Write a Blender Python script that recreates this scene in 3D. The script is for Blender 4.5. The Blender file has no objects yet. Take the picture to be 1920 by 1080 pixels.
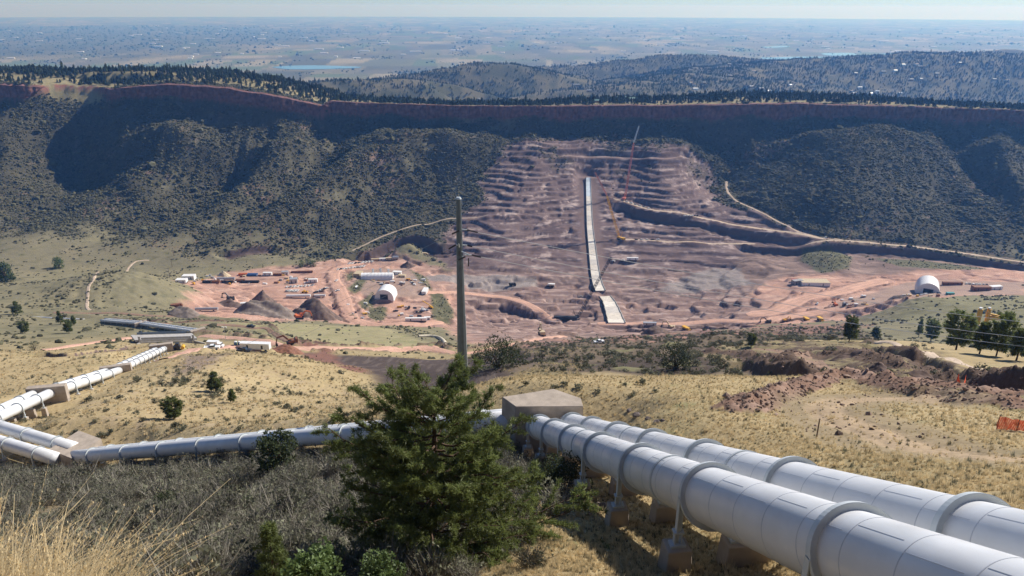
import bpy, bmesh, math, random
import numpy as np
from mathutils import Vector, Matrix, Quaternion

random.seed(7)
np.random.seed(7)
R_ = math.radians
SC = bpy.context.scene
COL = SC.collection

# ------------------------------------------------------------------ camera, sky, sun, exposure
FPX = 1386.0                      # focal length in pixels of a 1920-wide picture
PITCH = R_(20.85)
ROLL = R_(-0.17)
cam_d = bpy.data.cameras.new("camera")
cam = bpy.data.objects.new("camera", cam_d)
COL.objects.link(cam)
cam.location = (0, 0, 0)
cam.rotation_euler = (Matrix.Rotation(math.pi / 2 - PITCH, 3, 'X') @ Matrix.Rotation(-ROLL, 3, 'Z')).to_euler()
cam_d.sensor_width = 36
cam_d.lens = 36 * FPX / 1920
cam_d.clip_start = 0.1
cam_d.clip_end = 120000
SC.camera = cam
SC.render.resolution_x, SC.render.resolution_y = 1024, 576

SUN_AZ, SUN_EL = R_(55), R_(38)   # to the right of the view and in front of it
w = bpy.data.worlds.new("World")
SC.world = w
w.use_nodes = True
nt = w.node_tree
bg = nt.nodes['Background']
sky = nt.nodes.new('ShaderNodeTexSky')
sky.sky_type = 'NISHITA'
sky.sun_disc = False
sky.sun_elevation = SUN_EL
sky.sun_rotation = SUN_AZ
sky.altitude = 2000
sky.air_density = 1.0
sky.dust_density = 0.2
sky.ozone_density = 3.0
tint = nt.nodes.new('ShaderNodeMix'); tint.data_type = 'RGBA'; tint.blend_type = 'MULTIPLY'; tint.inputs[0].default_value = 1
tint.inputs[7].default_value = (1.0, 1.21, 1.50, 1)
nt.links.new(sky.outputs[0], tint.inputs[6]); nt.links.new(tint.outputs[2], bg.inputs[0])
bg.inputs[1].default_value = 0.0515

SUN_DIR = Vector((math.sin(SUN_AZ) * math.cos(SUN_EL), math.cos(SUN_AZ) * math.cos(SUN_EL), math.sin(SUN_EL)))
sd = bpy.data.lights.new("sun", 'SUN')
sd.energy = 5.0
sd.angle = R_(0.53)
sd.color = (1.0, 0.95, 0.88)
so = bpy.data.objects.new("sun", sd)
so.rotation_euler = (-SUN_DIR).to_track_quat('-Z', 'Y').to_euler()
so.location = (200, 200, 300)
COL.objects.link(so)

SC.view_settings.view_transform = 'Standard'
SC.view_settings.look = 'None'
SC.view_settings.exposure = 0.35
SC.view_settings.gamma = 1.0
SC.render.engine = 'CYCLES'
SC.cycles.use_denoising = True
SC.cycles.volume_bounces = 0
SC.cycles.max_bounces = 6
SC.cycles.diffuse_bounces = 3
SC.cycles.transparent_max_bounces = 8

# ------------------------------------------------------------------ helpers
CP, SP = math.cos(PITCH), math.sin(PITCH)
CR, SR = math.cos(ROLL), math.sin(ROLL)

def ray(px, py):
    """direction through a photo pixel, scaled to depth 1"""
    a, b = (px - 960) / FPX, (540 - py) / FPX
    cx, cy = a * CR + b * SR, -a * SR + b * CR
    return Vector((cx, CP + cy * SP, cy * CP - SP))

def at(px, py, zc):
    return ray(px, py) * zc

_perm = np.random.RandomState(3).permutation(512)
_perm = np.concatenate([_perm, _perm])
_gx = np.cos(np.arange(512) * 2.399963)
_gy = np.sin(np.arange(512) * 2.399963)

def perlin(x, y, seed=0):
    x = np.asarray(x, dtype=np.float64) + seed * 17.31
    y = np.asarray(y, dtype=np.float64) + seed * 9.73
    xi, yi = np.floor(x).astype(np.int64), np.floor(y).astype(np.int64)
    xf, yf = x - xi, y - yi
    u = xf * xf * xf * (xf * (xf * 6 - 15) + 10)
    v = yf * yf * yf * (yf * (yf * 6 - 15) + 10)
    def g(ix, iy, fx, fy):
        h = _perm[(_perm[ix & 511] + iy) & 511]
        return _gx[h] * fx + _gy[h] * fy
    a = g(xi, yi, xf, yf); b = g(xi + 1, yi, xf - 1, yf)
    c = g(xi, yi + 1, xf, yf - 1); d = g(xi + 1, yi + 1, xf - 1, yf - 1)
    return 1.5 * ((a + (b - a) * u) + ((c + (d - c) * u) - (a + (b - a) * u)) * v)

def fbm(x, y, o=4, seed=0, gain=0.5):
    s = 0; a = 1.0; f = 1.0; t = 0
    for i in range(o):
        s = s + a * perlin(x * f, y * f, seed + i * 3)
        t += a; a *= gain; f *= 2.03
    return s / t * 1.3

def ridged(x, y, o=4, seed=0):
    s = 0; a = 1.0; f = 1.0; t = 0
    for i in range(o):
        s = s + a * (1 - 2 * np.abs(perlin(x * f, y * f, seed + i * 5)))
        t += a; a *= 0.5; f *= 2.1
    return s / t

def sstep(a, b, x):
    t = np.clip((x - a) / (b - a), 0, 1)
    return t * t * (3 - 2 * t)

def lerp(a, b, t):
    return a + (b - a) * t

def srgb(r, g, b):
    f = lambda c: (c / 255 / 12.92) if c / 255 <= 0.04045 else ((c / 255 + 0.055) / 1.055) ** 2.4
    return (f(r), f(g), f(b))

# ------------------------------------------------------------------ the ground, step 1: the grid (a fan of rows round the viewpoint, finer near by)
NCOL = 880
AZ = np.linspace(R_(-52), R_(52), NCOL)
rows = [1.0]
def _geo(to, k):
    while rows[-1] < to: rows.append(rows[-1] * (1 + k))
def _lin(to, d):
    while rows[-1] < to: rows.append(rows[-1] + d)
_geo(20, .022); _geo(60, .012); _geo(400, .0085); _geo(800, .0044); _geo(1060, .003)
i_val = len(rows) - 1
_lin(1330, 2.0); _lin(1640, 2.7); _lin(2600, 9)
i_far = len(rows) - 1
_lin(6500, 45); _geo(41000, .03)
RR = np.array(rows)
NROW = len(RR)
GX = RR[:, None] * np.sin(AZ)[None, :]
GY = RR[:, None] * np.cos(AZ)[None, :]
LR = np.log(RR)

# control points read off the picture: (px, py, depth); depth from sizes of known things
CPT = [
 # where the photographer stands
 ('w', 0, 0, -1.75), ('w', -1.2, 1.0, -1.9), ('w', 1.6, 1, -2.2), ('w', -2, 2.6, -2.95), ('w', -1.3, 2.6, -3.5), ('w', -1.6, 4.2, -5.2), ('w', 2, 3, -4.4), ('w', 0, 2.6, -3.8),
 ('w', -4, 3, -3.0), ('w', 5, 3, -4.0), ('w', -7, 5, -5.0),
 # hidden just below the lip
 ('w', 0, 9, -10.5), ('w', -5, 9, -10.8), ('w', 5, 9, -10.0), ('w', -12, 10, -12.5), ('w', 12, 9, -9.5),
 # brushy slope, lower left
 (400, 1080, 30), (560, 1080, 29), (700, 1080, 31), (805, 1074, 33.7), (200, 1000, 50), (300, 960, 60), (450, 980, 50), (600, 960, 52),
 (40, 960, 62), (40, 900, 84), (200, 900, 82), (350, 900, 78), (525, 892, 69), (650, 900, 62), (680, 850, 72), (760, 840, 72), (600, 860, 78), (880, 850, 66), (900, 900, 52), (880, 960, 43),
 (160, 878, 101), (300, 860, 98), (450, 848, 92), (600, 832, 86), (800, 820, 78), (940, 806, 74),
 # under the near pipes
 (950, 1080, 27.5), (1100, 1080, 25.5), (1200, 1082, 24.8), (1000, 1020, 33), (1290, 1022, 27.5), (1172, 992, 36.4), (1112, 965, 44), (1060, 905, 52), (1030, 868, 61), (1000, 832, 70), (985, 822, 73),
 (1400, 1075, 20.0), (1600, 1150, 15.5), (1030, 930, 45), (1060, 1000, 36),
 # the dry grass slope on the right
 (1500, 860, 37), (1900, 940, 24), (1700, 905, 29), (1300, 790, 56), (1180, 770, 66), (1500, 780, 57), (1750, 850, 38), (1900, 860, 36), (1900, 790, 52), (1700, 770, 60), (1400, 740, 72), (1200, 730, 80), (1000, 735, 83),
 (940, 708, 106), (1100, 706, 104), (1300, 704, 100), (1500, 708, 94), (1600, 740, 74), (1750, 745, 72), (1900, 740, 74),
 # beyond the crest
 (950, 728, 130), (1200, 728, 130), (1400, 727, 124), (880, 735, 124), (800, 760, 110), (700, 770, 118),
 (950, 690, 172), (1100, 682, 190), (1300, 690, 165), (1000, 664, 255), (1100, 660, 270), (1250, 655, 265), (1400, 664, 200), (1450, 690, 140),
 (1500, 690, 135), (1600, 700, 105), (1600, 662, 175), (1700, 700, 105), (1800, 690, 125), (1900, 705, 112), (1700, 655, 195), (1800, 665, 180), (1920, 690, 150), (1900, 668, 215), (1800, 650, 235), (1700, 636, 255), (1600, 632, 290), (1500, 640, 290), (1400, 645, 300), (1300, 650, 330),
 (1700, 655, 320), (1850, 665, 310), (1550, 645, 360), (1950, 680, 300),
 (1123, 643, 520), (1000, 645, 470), (1250, 645, 430), (1350, 640, 470), (1450, 635, 480), (1600, 630, 520), (1200, 632, 620), (1350, 622, 680), (1050, 628, 680),
 (1840, 612, 610), (1920, 590, 660), (1750, 585, 760), (1700, 600, 720), (1820, 562, 820), (1920, 560, 830), (1660, 575, 850), (1950, 620, 600),
 # middle and left slopes
 (750, 690, 340), (870, 690, 330), (750, 664, 425), (900, 660, 440), (640, 655, 410), (960, 648, 460), (700, 640, 560), (830, 640, 540), (850, 625, 660), (560, 640, 440), (600, 620, 640), (480, 612, 640), (480, 655, 370), (400, 655, 345), (400, 638, 385), (540, 648, 400), (320, 660, 296), (320, 640, 372),
 (300, 700, 212), (200, 720, 190), (300, 760, 152), (400, 800, 122), (250, 800, 128), (600, 760, 165), (650, 722, 230), (690, 740, 200), (500, 690, 245), (420, 690, 235), (550, 800, 118), (700, 790, 128), (450, 668, 310), (400, 720, 190), (150, 800, 124), (60, 800, 130),
 (0, 720, 205), (0, 690, 245), (0, 665, 310), (100, 690, 245), (150, 660, 310), (-60, 800, 135), (-60, 740, 180), (60, 835, 118), (0, 850, 118), (-100, 880, 110),
 (0, 640, 410), (100, 645, 380), (200, 645, 360), (60, 620, 500), (200, 624, 470), (300, 624, 470), (0, 605, 590), (150, 600, 600), (280, 606, 580), (380, 612, 560), (420, 604, 650),
 (0, 585, 680), (100, 575, 720), (200, 560, 770), (250, 530, 850), (200, 512, 880), (120, 535, 830), (330, 535, 900), (300, 580, 760), (380, 590, 760), (0, 550, 800),
 (260, 520, 960), (120, 525, 960), (0, 520, 960), (0, 490, 1030), (120, 490, 1060), (280, 490, 1090), (400, 490, 1100), (0, 460, 1090), (150, 460, 1120), (300, 455, 1150), (480, 470, 1140),
 (-150, 560, 780), (-150, 640, 430), (-150, 480, 1060),
 # the works on the valley floor
 (400, 522, 1015), (500, 500, 1072), (450, 560, 905), (550, 545, 955), (500, 585, 830), (580, 598, 815), (640, 600, 840), (640, 500, 1085), (720, 490, 1120), (720, 530, 1010), (720, 560, 950), (720, 600, 870), (800, 560, 950), (820, 600, 860), (700, 615, 730),
 (900, 520, 1062), (900, 560, 1000), (900, 600, 930), (1000, 545, 1035), (1000, 600, 945), (900, 630, 720), (1000, 625, 750), (1100, 560, 1015), (1100, 606, 925), (1170, 608, 915),
 (1250, 560, 1010), (1300, 600, 925), (1300, 620, 790), (1450, 600, 880), (1450, 560, 960), (1550, 530, 1010), (1550, 575, 920), (1550, 604, 840), (1650, 560, 935), (1750, 540, 985), (1900, 540, 990), (1750, 515, 1060), (1900, 515, 1070), (1650, 520, 1050), (1650, 590, 850),
 (2060, 540, 990), (2060, 620, 600), (2060, 690, 200),
 # foot of the ridge and its slope
 (560, 480, 1140), (640, 475, 1150), (1000, 490, 1120), (1300, 490, 1120), (1500, 480, 1135), (1700, 478, 1140), (1900, 490, 1130),
]
for _px in (-120, 60, 240, 420, 600, 800, 1000, 1200, 1400, 1600, 1800, 2040):
    CPT.append((_px, 428, 1215))
    CPT.append((_px, 364, 1310))
    CPT.append((_px, 290, 1402))
    CPT.append((_px, 222, 1457))
    CPT.append((_px, 195, 1560))
    CPT.append((_px, 180, 1750))
pts = []
for c in CPT:
    pts.append(c[1:] if c[0] == 'w' else tuple(at(*c)))
pts = np.array(pts, dtype=np.float64)
pr = np.hypot(pts[:, 0], pts[:, 1]) + 0.8
pu, pv, pt = np.arctan2(pts[:, 0], np.maximum(pts[:, 1], -0.2)), np.log(pr), pts[:, 2] / pr
pu[0] = 0
def _tps(d2):
    return 0.5 * d2 * np.log(d2 + 1e-12)
n = len(pts)
D2 = (pu[:, None] - pu[None]) ** 2 + (pv[:, None] - pv[None]) ** 2
A = np.zeros((n + 3, n + 3))
A[:n, :n] = _tps(D2) + np.eye(n) * 1e-4
A[:n, n] = 1; A[:n, n + 1] = pu; A[:n, n + 2] = pv
A[n, :n] = 1; A[n + 1, :n] = pu; A[n + 2, :n] = pv
sol = np.linalg.solve(A, np.concatenate([pt, [0, 0, 0]]))
GZ = np.zeros((NROW, NCOL))
nr_rbf = int(np.searchsorted(RR, 1900))
ci = np.arange(0, NCOL, 6); ci = np.append(ci, NCOL - 1) if ci[-1] != NCOL - 1 else ci
ri = np.arange(0, nr_rbf, 4); ri = np.append(ri, nr_rbf - 1) if ri[-1] != nr_rbf - 1 else ri
U = AZ[ci]; V = np.log(RR[ri] + 0.8)
T = np.zeros((len(ri), len(ci)))
for k in range(len(ri)):
    d2 = (U[:, None] - pu[None]) ** 2 + (V[k] - pv[None]) ** 2
    T[k] = _tps(d2) @ sol[:n] + sol[n] + sol[n + 1] * U + sol[n + 2] * V[k]
# smooth (cubic along both axes would be overkill): linear in columns, then rows
T2 = np.stack([np.interp(AZ, U, T[k]) for k in range(len(ri))])
LV = np.log(RR[:nr_rbf] + 0.8)
for j in range(NCOL):
    GZ[:nr_rbf, j] = np.interp(LV, V, T2[:, j]) * (RR[:nr_rbf] + 0.8)
def _blur(a, axis, k):
    for _ in range(k):
        b = a.copy()
        s0 = [slice(None)] * 2; s1 = [slice(None)] * 2; s2 = [slice(None)] * 2
        s0[axis] = slice(0, -2); s1[axis] = slice(1, -1); s2[axis] = slice(2, None)
        b[tuple(s1)] = 0.25 * a[tuple(s0)] + 0.5 * a[tuple(s1)] + 0.25 * a[tuple(s2)]
        a = b
    return a
_tt = GZ[:nr_rbf] / (RR[:nr_rbf, None] + 0.8)
_tt = _blur(_blur(_tt, 1, 8), 0, 4)
GZ[:nr_rbf] = _tt * (RR[:nr_rbf, None] + 0.8)

def hit(px, py, rmin=1.5):
    """where the line of sight through a photo pixel meets the ground"""
    d = ray(px, py)
    h = math.hypot(d.x, d.y)
    a = math.atan2(d.x, d.y)
    fj = (a - AZ[0]) / (AZ[1] - AZ[0])
    j = int(min(max(math.floor(fj), 0), NCOL - 2)); t = min(max(fj - j, 0), 1)
    zc = GZ[:, j] * (1 - t) + GZ[:, j + 1] * t
    diff = zc - RR * (d.z / h)
    k0 = int(np.searchsorted(RR, rmin))
    idx = np.nonzero(diff[k0:] >= 0)[0]
    if len(idx) == 0:
        r = RR[-1]
    else:
        k = max(k0 + int(idx[0]), 1)
        a0, a1 = diff[k - 1], diff[k]
        r = RR[k] if a1 == a0 or a0 > 0 else RR[k - 1] + (RR[k] - RR[k - 1]) * (-a0 / (a1 - a0))
    x, y = r * math.sin(a), r * math.cos(a)
    return Vector((x, y, gz(x, y)))

def gz(x, y):
    """ground height"""
    r = math.hypot(x, y); a = math.atan2(x, y)
    fj = (a - AZ[0]) / (AZ[1] - AZ[0]); j = int(min(max(math.floor(fj), 0), NCOL - 2)); t = min(max(fj - j, 0), 1)
    k = int(min(max(np.searchsorted(RR, r) - 1, 0), NROW - 2)); s = min(max((r - RR[k]) / (RR[k + 1] - RR[k]), 0), 1)
    return float((GZ[k, j] * (1 - t) + GZ[k, j + 1] * t) * (1 - s) + (GZ[k + 1, j] * (1 - t) + GZ[k + 1, j + 1] * t) * s)

def gzv(x, y, arr=None):
    arr = GZ if arr is None else arr
    r = np.hypot(x, y); a = np.arctan2(x, y)
    fj = (a - AZ[0]) / (AZ[1] - AZ[0]); j = np.clip(np.floor(fj).astype(int), 0, NCOL - 2); t = np.clip(fj - j, 0, 1)
    k = np.clip(np.searchsorted(RR, r) - 1, 0, NROW - 2); s = np.clip((r - RR[k]) / (RR[k + 1] - RR[k]), 0, 1)
    return (arr[k, j] * (1 - t) + arr[k, j + 1] * t) * (1 - s) + (arr[k + 1, j] * (1 - t) + arr[k + 1, j + 1] * t) * s

def pdist(X, Y, P, vals=None):
    """distance from points to a polyline, with values interpolated along it"""
    P = np.asarray(P, dtype=np.float64)
    best = np.full(X.shape, 1e18); V_ = None
    if vals is not None:
        vals = np.asarray(vals, dtype=np.float64)
        V_ = np.zeros(X.shape + (vals.shape[1],))
    for i in range(len(P) - 1):
        ax, ay = P[i, :2]; bx, by = P[i + 1, :2]
        dx, dy = bx - ax, by - ay
        t = np.clip(((X - ax) * dx + (Y - ay) * dy) / (dx * dx + dy * dy + 1e-9), 0, 1)
        d = np.hypot(X - ax - t * dx, Y - ay - t * dy)
        m = d < best
        best = np.where(m, d, best)
        if vals is not None:
            V_[m] = (vals[i][None] + (vals[i + 1] - vals[i])[None] * t[m][:, None])
    return (best, V_) if vals is not None else best

def box_idx(xs, ys, pad):
    """rows and columns of the grid that cover a region"""
    x0, x1, y0, y1 = min(xs) - pad, max(xs) + pad, min(ys) - pad, max(ys) + pad
    cs = [(x0, y0), (x1, y0), (x0, y1), (x1, y1)]
    rmin = math.hypot(max(x0, 0, -x1) if x0 * x1 > 0 else 0, max(y0, 0))
    if x0 > 0: rmin = math.hypot(x0, max(y0, 0))
    elif x1 < 0: rmin = math.hypot(x1, max(y0, 0))
    else: rmin = max(y0, 0)
    rmax = max(math.hypot(*c) for c in cs)
    a = [math.atan2(c[0], max(c[1], .01)) for c in cs]
    k0 = max(int(np.searchsorted(RR, rmin)) - 1, 0); k1 = min(int(np.searchsorted(RR, rmax)) + 1, NROW)
    j0 = max(int((min(a) - AZ[0]) / (AZ[1] - AZ[0])) - 1, 0); j1 = min(int((max(a) - AZ[0]) / (AZ[1] - AZ[0])) + 2, NCOL)
    return slice(k0, k1), slice(j0, j1)

def inpoly(X, Y, P):
    ins = np.zeros(X.shape, bool)
    for i in range(len(P)):
        ax, ay = P[i][:2]; bx, by = P[i - 1][:2]
        if ay == by: continue
        c = ((ay > Y) != (by > Y)) & (X < (bx - ax) * (Y - ay) / (by - ay) + ax)
        ins ^= c
    return ins

def region(pix, soft, nz=0.0, nscale=20.0, seed=0):
    """soft-edged mask (0..1) of a ground region outlined by photo pixels"""
    P = [hit(*p) for p in pix]
    M = np.zeros((NROW, NCOL), dtype=np.float32)
    xs, ys = [p.x for p in P], [p.y for p in P]
    s = box_idx(xs, ys, soft * 2 + nz * 2)
    X, Y = GX[s], GY[s]
    d = pdist(X, Y, P + [P[0]])
    d = np.where(inpoly(X, Y, P), d, -d)
    if nz:
        d = d + nz * fbm(X / nscale, Y / nscale, 3, seed)
    M[s] = sstep(-soft, soft, d)
    return M
# ------------------------------------------------------------------ the ground, step 2: the ridge across the valley
SPURS = [
 [(405, 224, 4, 45), (385, 250, 22, 75), (335, 320, 34, 115), (250, 385, 26, 120), (150, 425, 14, 100), (60, 455, 4, 70)],
 [(650, 228, 3, 40), (590, 280, 20, 65), (525, 335, 26, 85), (450, 385, 20, 85), (360, 435, 11, 70), (290, 465, 3, 50)],
 [(960, 232, 8, 50), (890, 250, 24, 75), (800, 285, 34, 95), (680, 345, 36, 100), (560, 410, 28, 90), (440, 458, 14, 70), (360, 485, 3, 50)],
 [(1090, 236, 6, 60), (1030, 285, 12, 90), (980, 350, 13, 100), (950, 430, 7, 90), (940, 480, 2, 60)],
 [(1190, 240, 6, 45), (1225, 300, 9, 65), (1260, 370, 8, 80), (1290, 430, 3, 70)],
 [(1690, 226, 10, 80), (1665, 260, 34, 140), (1600, 330, 40, 170), (1570, 400, 28, 160), (1560, 440, 8, 120)],
 [(1850, 240, 10, 50), (1870, 310, 26, 85), (1905, 400, 24, 100), (1920, 450, 8, 80)],
 [(-20, 240, 10, 70), (20, 320, 24, 100), (-10, 400, 14, 90)],
 [(200, 470, 0, 60), (300, 440, 8, 60), (420, 400, 10, 70)],
]
RIM = [(-160, 158), (0, 158), (40, 160), (72, 164), (110, 160), (180, 164), (205, 166), (300, 158), (345, 159), (420, 164), (520, 180), (575, 192), (602, 198), (618, 188), (700, 192), (860, 197), (1000, 198), (1280, 196), (1500, 193), (1700, 199), (1920, 206), (2080, 212)]
RIMY = [1500, 1498, 1500, 1515, 1545, 1545, 1500, 1478, 1472, 1468, 1476, 1490, 1500, 1512, 1512, 1515, 1512, 1515, 1512, 1512, 1505, 1500]
CLH = [26, 26, 28, 10, 2, 6, 20, 24, 26, 27, 26, 24, 22, 26, 26, 26, 26, 28, 28, 26, 26, 26]
kk = slice(int(np.searchsorted(RR, 1040)), nr_rbf)
Xs, Ys = GX[kk], GY[kk]
wx = Xs + 14 * fbm(Xs / 90, Ys / 90, 3, 11); wy = Ys + 14 * fbm(Xs / 90, Ys / 90, 3, 12)
add = np.zeros(Xs.shape)
for s in SPURS:
    P = [hit(p[0], p[1], 900) for p in s]
    d, v = pdist(wx, wy, P, [(p[2], p[3]) for p in s])
    q = d / v[..., 1]
    sh = np.clip(1.06 - np.sqrt(q * q + 0.012), 0, 1)
    add = np.maximum(add, 1.75 * v[..., 0] * sh ** 1.15)
_ryq = np.interp(Xs, [at(q[0], q[1], 1450).x for q in RIM], RIMY) - 38
add *= sstep(12, 95, _ryq - Ys)
HOLLOWS = [
 [(330, 205, 10, 60), (250, 230, 30, 85), (170, 280, 26, 80), (110, 340, 8, 60)],
 [(470, 225, 14, 45), (480, 290, 24, 55), (440, 350, 16, 50), (330, 425, 4, 40)],
 [(720, 215, 10, 60), (640, 262, 24, 60), (560, 350, 14, 50), (470, 420, 5, 40)],
 [(820, 330, 6, 50), (740, 370, 14, 60), (640, 430, 10, 60)],
 [(1130, 225, 2, 30), (1120, 290, 6, 34), (1110, 360, 4, 30)],
 [(1420, 222, 14, 90), (1370, 270, 34, 95), (1345, 330, 24, 70), (1360, 370, 6, 50)],
 [(1770, 232, 8, 30), (1800, 290, 20, 36), (1850, 360, 20, 40), (1880, 420, 8, 40)],
 [(1930, 225, 16, 60), (1960, 300, 24, 60)],
]
for s in HOLLOWS:
    P = [hit(p[0], p[1], 900) for p in s]
    d, v = pdist(wx, wy, P, [(p[2], p[3]) for p in s])
    q = d / v[..., 1]
    add -= 1.1 * v[..., 0] * np.clip(1.05 - np.sqrt(q * q + 0.01), 0, 1)
add = _blur(_blur(add, 0, 3), 1, 3)
# gullies running down the slope and ledges of rock across it
slopew = sstep(1090, 1180, Ys) * (1 - sstep(1450, 1475, Ys))
gul = ridged(Xs / 46 + 0.12 * fbm(Xs / 40, Ys / 40, 2, 5) * 4, Ys / 240, 3, 21)
add += slopew * (-4.5 * np.clip(-gul + 0.35, 0, 1.3)) * 1.3
add += slopew * 3.0 * fbm(Xs / 55, Ys / 55, 5, 31)
GZ[kk] += add

# terraced cut of the abutment
EXC = [(915, 315), (960, 270), (1060, 255), (1180, 270), (1290, 280), (1340, 325), (1345, 372), (1430, 402), (1510, 432), (1560, 455), (1480, 470), (1400, 540), (1320, 600), (1170, 604), (1090, 600), (900, 600), (872, 520), (805, 475), (855, 412), (905, 372), (905, 340)]
M_exc = region(EXC, 10, 16, 30, 41)
def terrace(z, step, warp, sharp):
    t = (z + warp) / step
    f = t - np.floor(t)
    g = np.where(f < sharp, 0.0, (f - sharp) / (1 - sharp))
    g = g * g * (3 - 2 * g)
    return (np.floor(t) + g) * step - warp
kx = slice(int(np.searchsorted(RR, 820)), nr_rbf)
Xs, Ys = GX[kx], GY[kx]
wz = 5 * fbm(Xs / 130, Ys / 60, 3, 51)
z0 = GZ[kx]
zt = terrace(z0, 6.8, wz, 0.74)
zt = lerp(zt, terrace(z0, 2.9, wz * 1.3 + 1, 0.62), 0.3)
zt = zt + .7 * fbm(Xs / 26, Ys / 9, 4, 57) + 0.6 * fbm(Xs / 8, Ys / 4, 2, 59)
GZ[kx] = lerp(z0, zt, M_exc[kx])
# natural rock ledges on the vegetated slopes
kz = slice(int(np.searchsorted(RR, 1100)), int(np.searchsorted(RR, 1560)))
Xs, Ys = GX[kz], GY[kz]
z0 = GZ[kz]
led = sstep(0.12, 0.42, fbm(Xs / 150, Ys / 70, 3, 61)) * (1 - M_exc[kz])
GZ[kz] = lerp(z0, terrace(z0, 9, 7 * fbm(Xs / 220, Ys / 110, 2, 63), 0.7), 0.6 * led * sstep(1180, 1230, Ys))
M_led = np.zeros_like(M_exc); M_led[kz] = led

# the rim: a line of cliffs, the tree-covered top, the far side falling away
CREST = [(-160, 128), (0, 129), (150, 131), (330, 131), (420, 134), (520, 148), (600, 166), (650, 181), (700, 187), (860, 195), (1000, 194), (1100, 186), (1250, 184), (1350, 178), (1500, 178), (1600, 182), (1700, 190), (1920, 203), (2080, 210)]
rp = []
for (px, py), yy in zip(RIM, RIMY):
    d = ray(px, py); yy -= 38; rp.append(tuple(d * (yy / d.y)))
rp = np.array(rp)
cr = []
for (px, py) in CREST:
    d = ray(px, py); cr.append(tuple(d * (1660 / d.y)))
cr = np.array(cr)
kq = slice(int(np.searchsorted(RR, 1300)), NROW)
X, Y = GX[kq], GY[kq]
def rim_y(x):
    base = np.interp(x, rp[:, 0], rp[:, 1])
    return base + 7 * fbm(x / 60, x * 0 + 3, 3, 71) + 3.5 * np.abs(perlin(x / 17, x * 0 + 1, 72)) + 1.2 * perlin(x / 5, x * 0, 73)
def rim_z(x):
    return np.interp(x, rp[:, 0], rp[:, 2]) + 1.2 * perlin(x / 30, x * 0 + 9, 75)
def rim_h(x):
    return .86 * np.interp(x, rp[:, 0], CLH) * (1 + 0.38 * perlin(x / 70, x * 0 + 5, 74))
ry, rz, rh = rim_y(X), rim_z(X), rim_h(X)
crz = np.interp(X, cr[:, 0] * 1.0, cr[:, 2])
# below the rim the slope is drawn up (or down) to the foot of the cliff
zfoot = rz - rh
zb = GZ[kq].copy()
rowfoot = np.zeros(NCOL)
blend = sstep(-150, -8, Y - ry)
# ground height of the slope as it would be at the rim
zr_slope = gzv(np.where(Y > 1e9, X, X), np.minimum(ry, 1880), GZ)
zslope = zb + (zfoot - zr_slope) * blend - 13 * np.exp(-((ry - Y - 26) / 34.0) ** 2)
# top surface
t = np.clip((Y - ry) / (1660 - ry), 0, 1)
ztop = lerp(rz, crz, t ** 0.8) + 1.5 * fbm(X / 40, Y / 40, 3, 77) * sstep(0, 25, Y - ry)
# second, higher step of rock in the notch on the left
xa, xb = at(165, 140, 1560).x, at(345, 140, 1560).x
st2 = sstep(xa - 20, xa + 20, X) * (1 - sstep(xb - 20, xb + 10, X))
y2 = 1575 + 8 * fbm(X / 50, Y * 0, 2, 79)
z2lo = rz + (Y - ry) * 0.02
z2 = lerp(z2lo, crz, sstep(0, 14, Y - y2))
ztop = lerp(ztop, z2 + 0.8 * fbm(X / 30, Y / 30, 2, 80), st2)
dip = crz - (Y - 1660) * 0.30
FARV = np.interp(Y, [1660, 2300, 3000, 4200, 6500, 41000], [-330, -400, -420, -470, -520, -520])
ztop = np.where(Y > 1660, np.maximum(dip, FARV), ztop)
up = sstep(-1.5, 7.5, Y - ry)
GZ[kq] = np.where(Y < ry - 1.5, zslope, lerp(zslope, ztop, up))

# hills and the plain beyond
def hill(z, crest, width_near, width_far, rough, seed, zc=None):
    P = [tuple(at(*c)) for c in crest]
    Pn = np.array(P)
    d, v = pdist(X, Y, Pn, Pn[:, 2:3])
    dcam = np.hypot(X, Y) - np.interp(np.arctan2(X, Y), np.arctan2(Pn[:, 0], Pn[:, 1]), np.hypot(Pn[:, 0], Pn[:, 1]))
    wd = np.where(dcam < 0, width_near, width_far)
    q = d / wd
    base = -520.0
    hh = v[..., 0] - FARV
    zz = FARV + hh * np.exp(-(q ** 2) * 1.2) + rough * np.exp(-q * q) * fbm(X / 160, Y / 160, 4, seed) 
    return np.maximum(z, zz)
kf = slice(int(np.searchsorted(RR, 1800)), NROW)
X, Y = GX[kf], GY[kf]
FARV = np.interp(Y, [1660, 2300, 3000, 4200, 6500, 41000], [-330, -400, -420, -470, -520, -520])
Z = GZ[kf]
Z = hill(Z, [(690, 176, 3000), (790, 142, 3200), (900, 121, 3300), (960, 120, 3350), (1060, 142, 3350), (1150, 170, 3300)], 330, 700, 10, 91)
Z = hill(Z, [(960, 127, 4400), (1080, 126, 4300), (1160, 117, 4300), (1240, 107, 4300), (1320, 104, 4350), (1420, 112, 4400), (1560, 114, 4400)], 520, 800, 14, 92)
Z = hill(Z, [(1240, 165, 2900), (1380, 128, 3600), (1500, 114, 3800), (1620, 109, 3800), (1740, 100, 3800), (1850, 101, 3800), (1930, 106, 3700), (2080, 108, 3700)], 700, 900, 16, 93)
Z = hill(Z, [(1840, 98, 5200), (1890, 92, 5200), (1960, 97, 5200)], 300, 500, 6, 94)
Z = hill(Z, [(540, 165, 2600), (640, 150, 2700), (760, 150, 2800)], 260, 500, 6, 95)
Z = Z + np.where(Y > 1700, 2.0 * fbm(X / 120, Y / 120, 3, 96) * (1 - sstep(5000, 7000, Y)), 0)
GZ[kf] = Z

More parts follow.
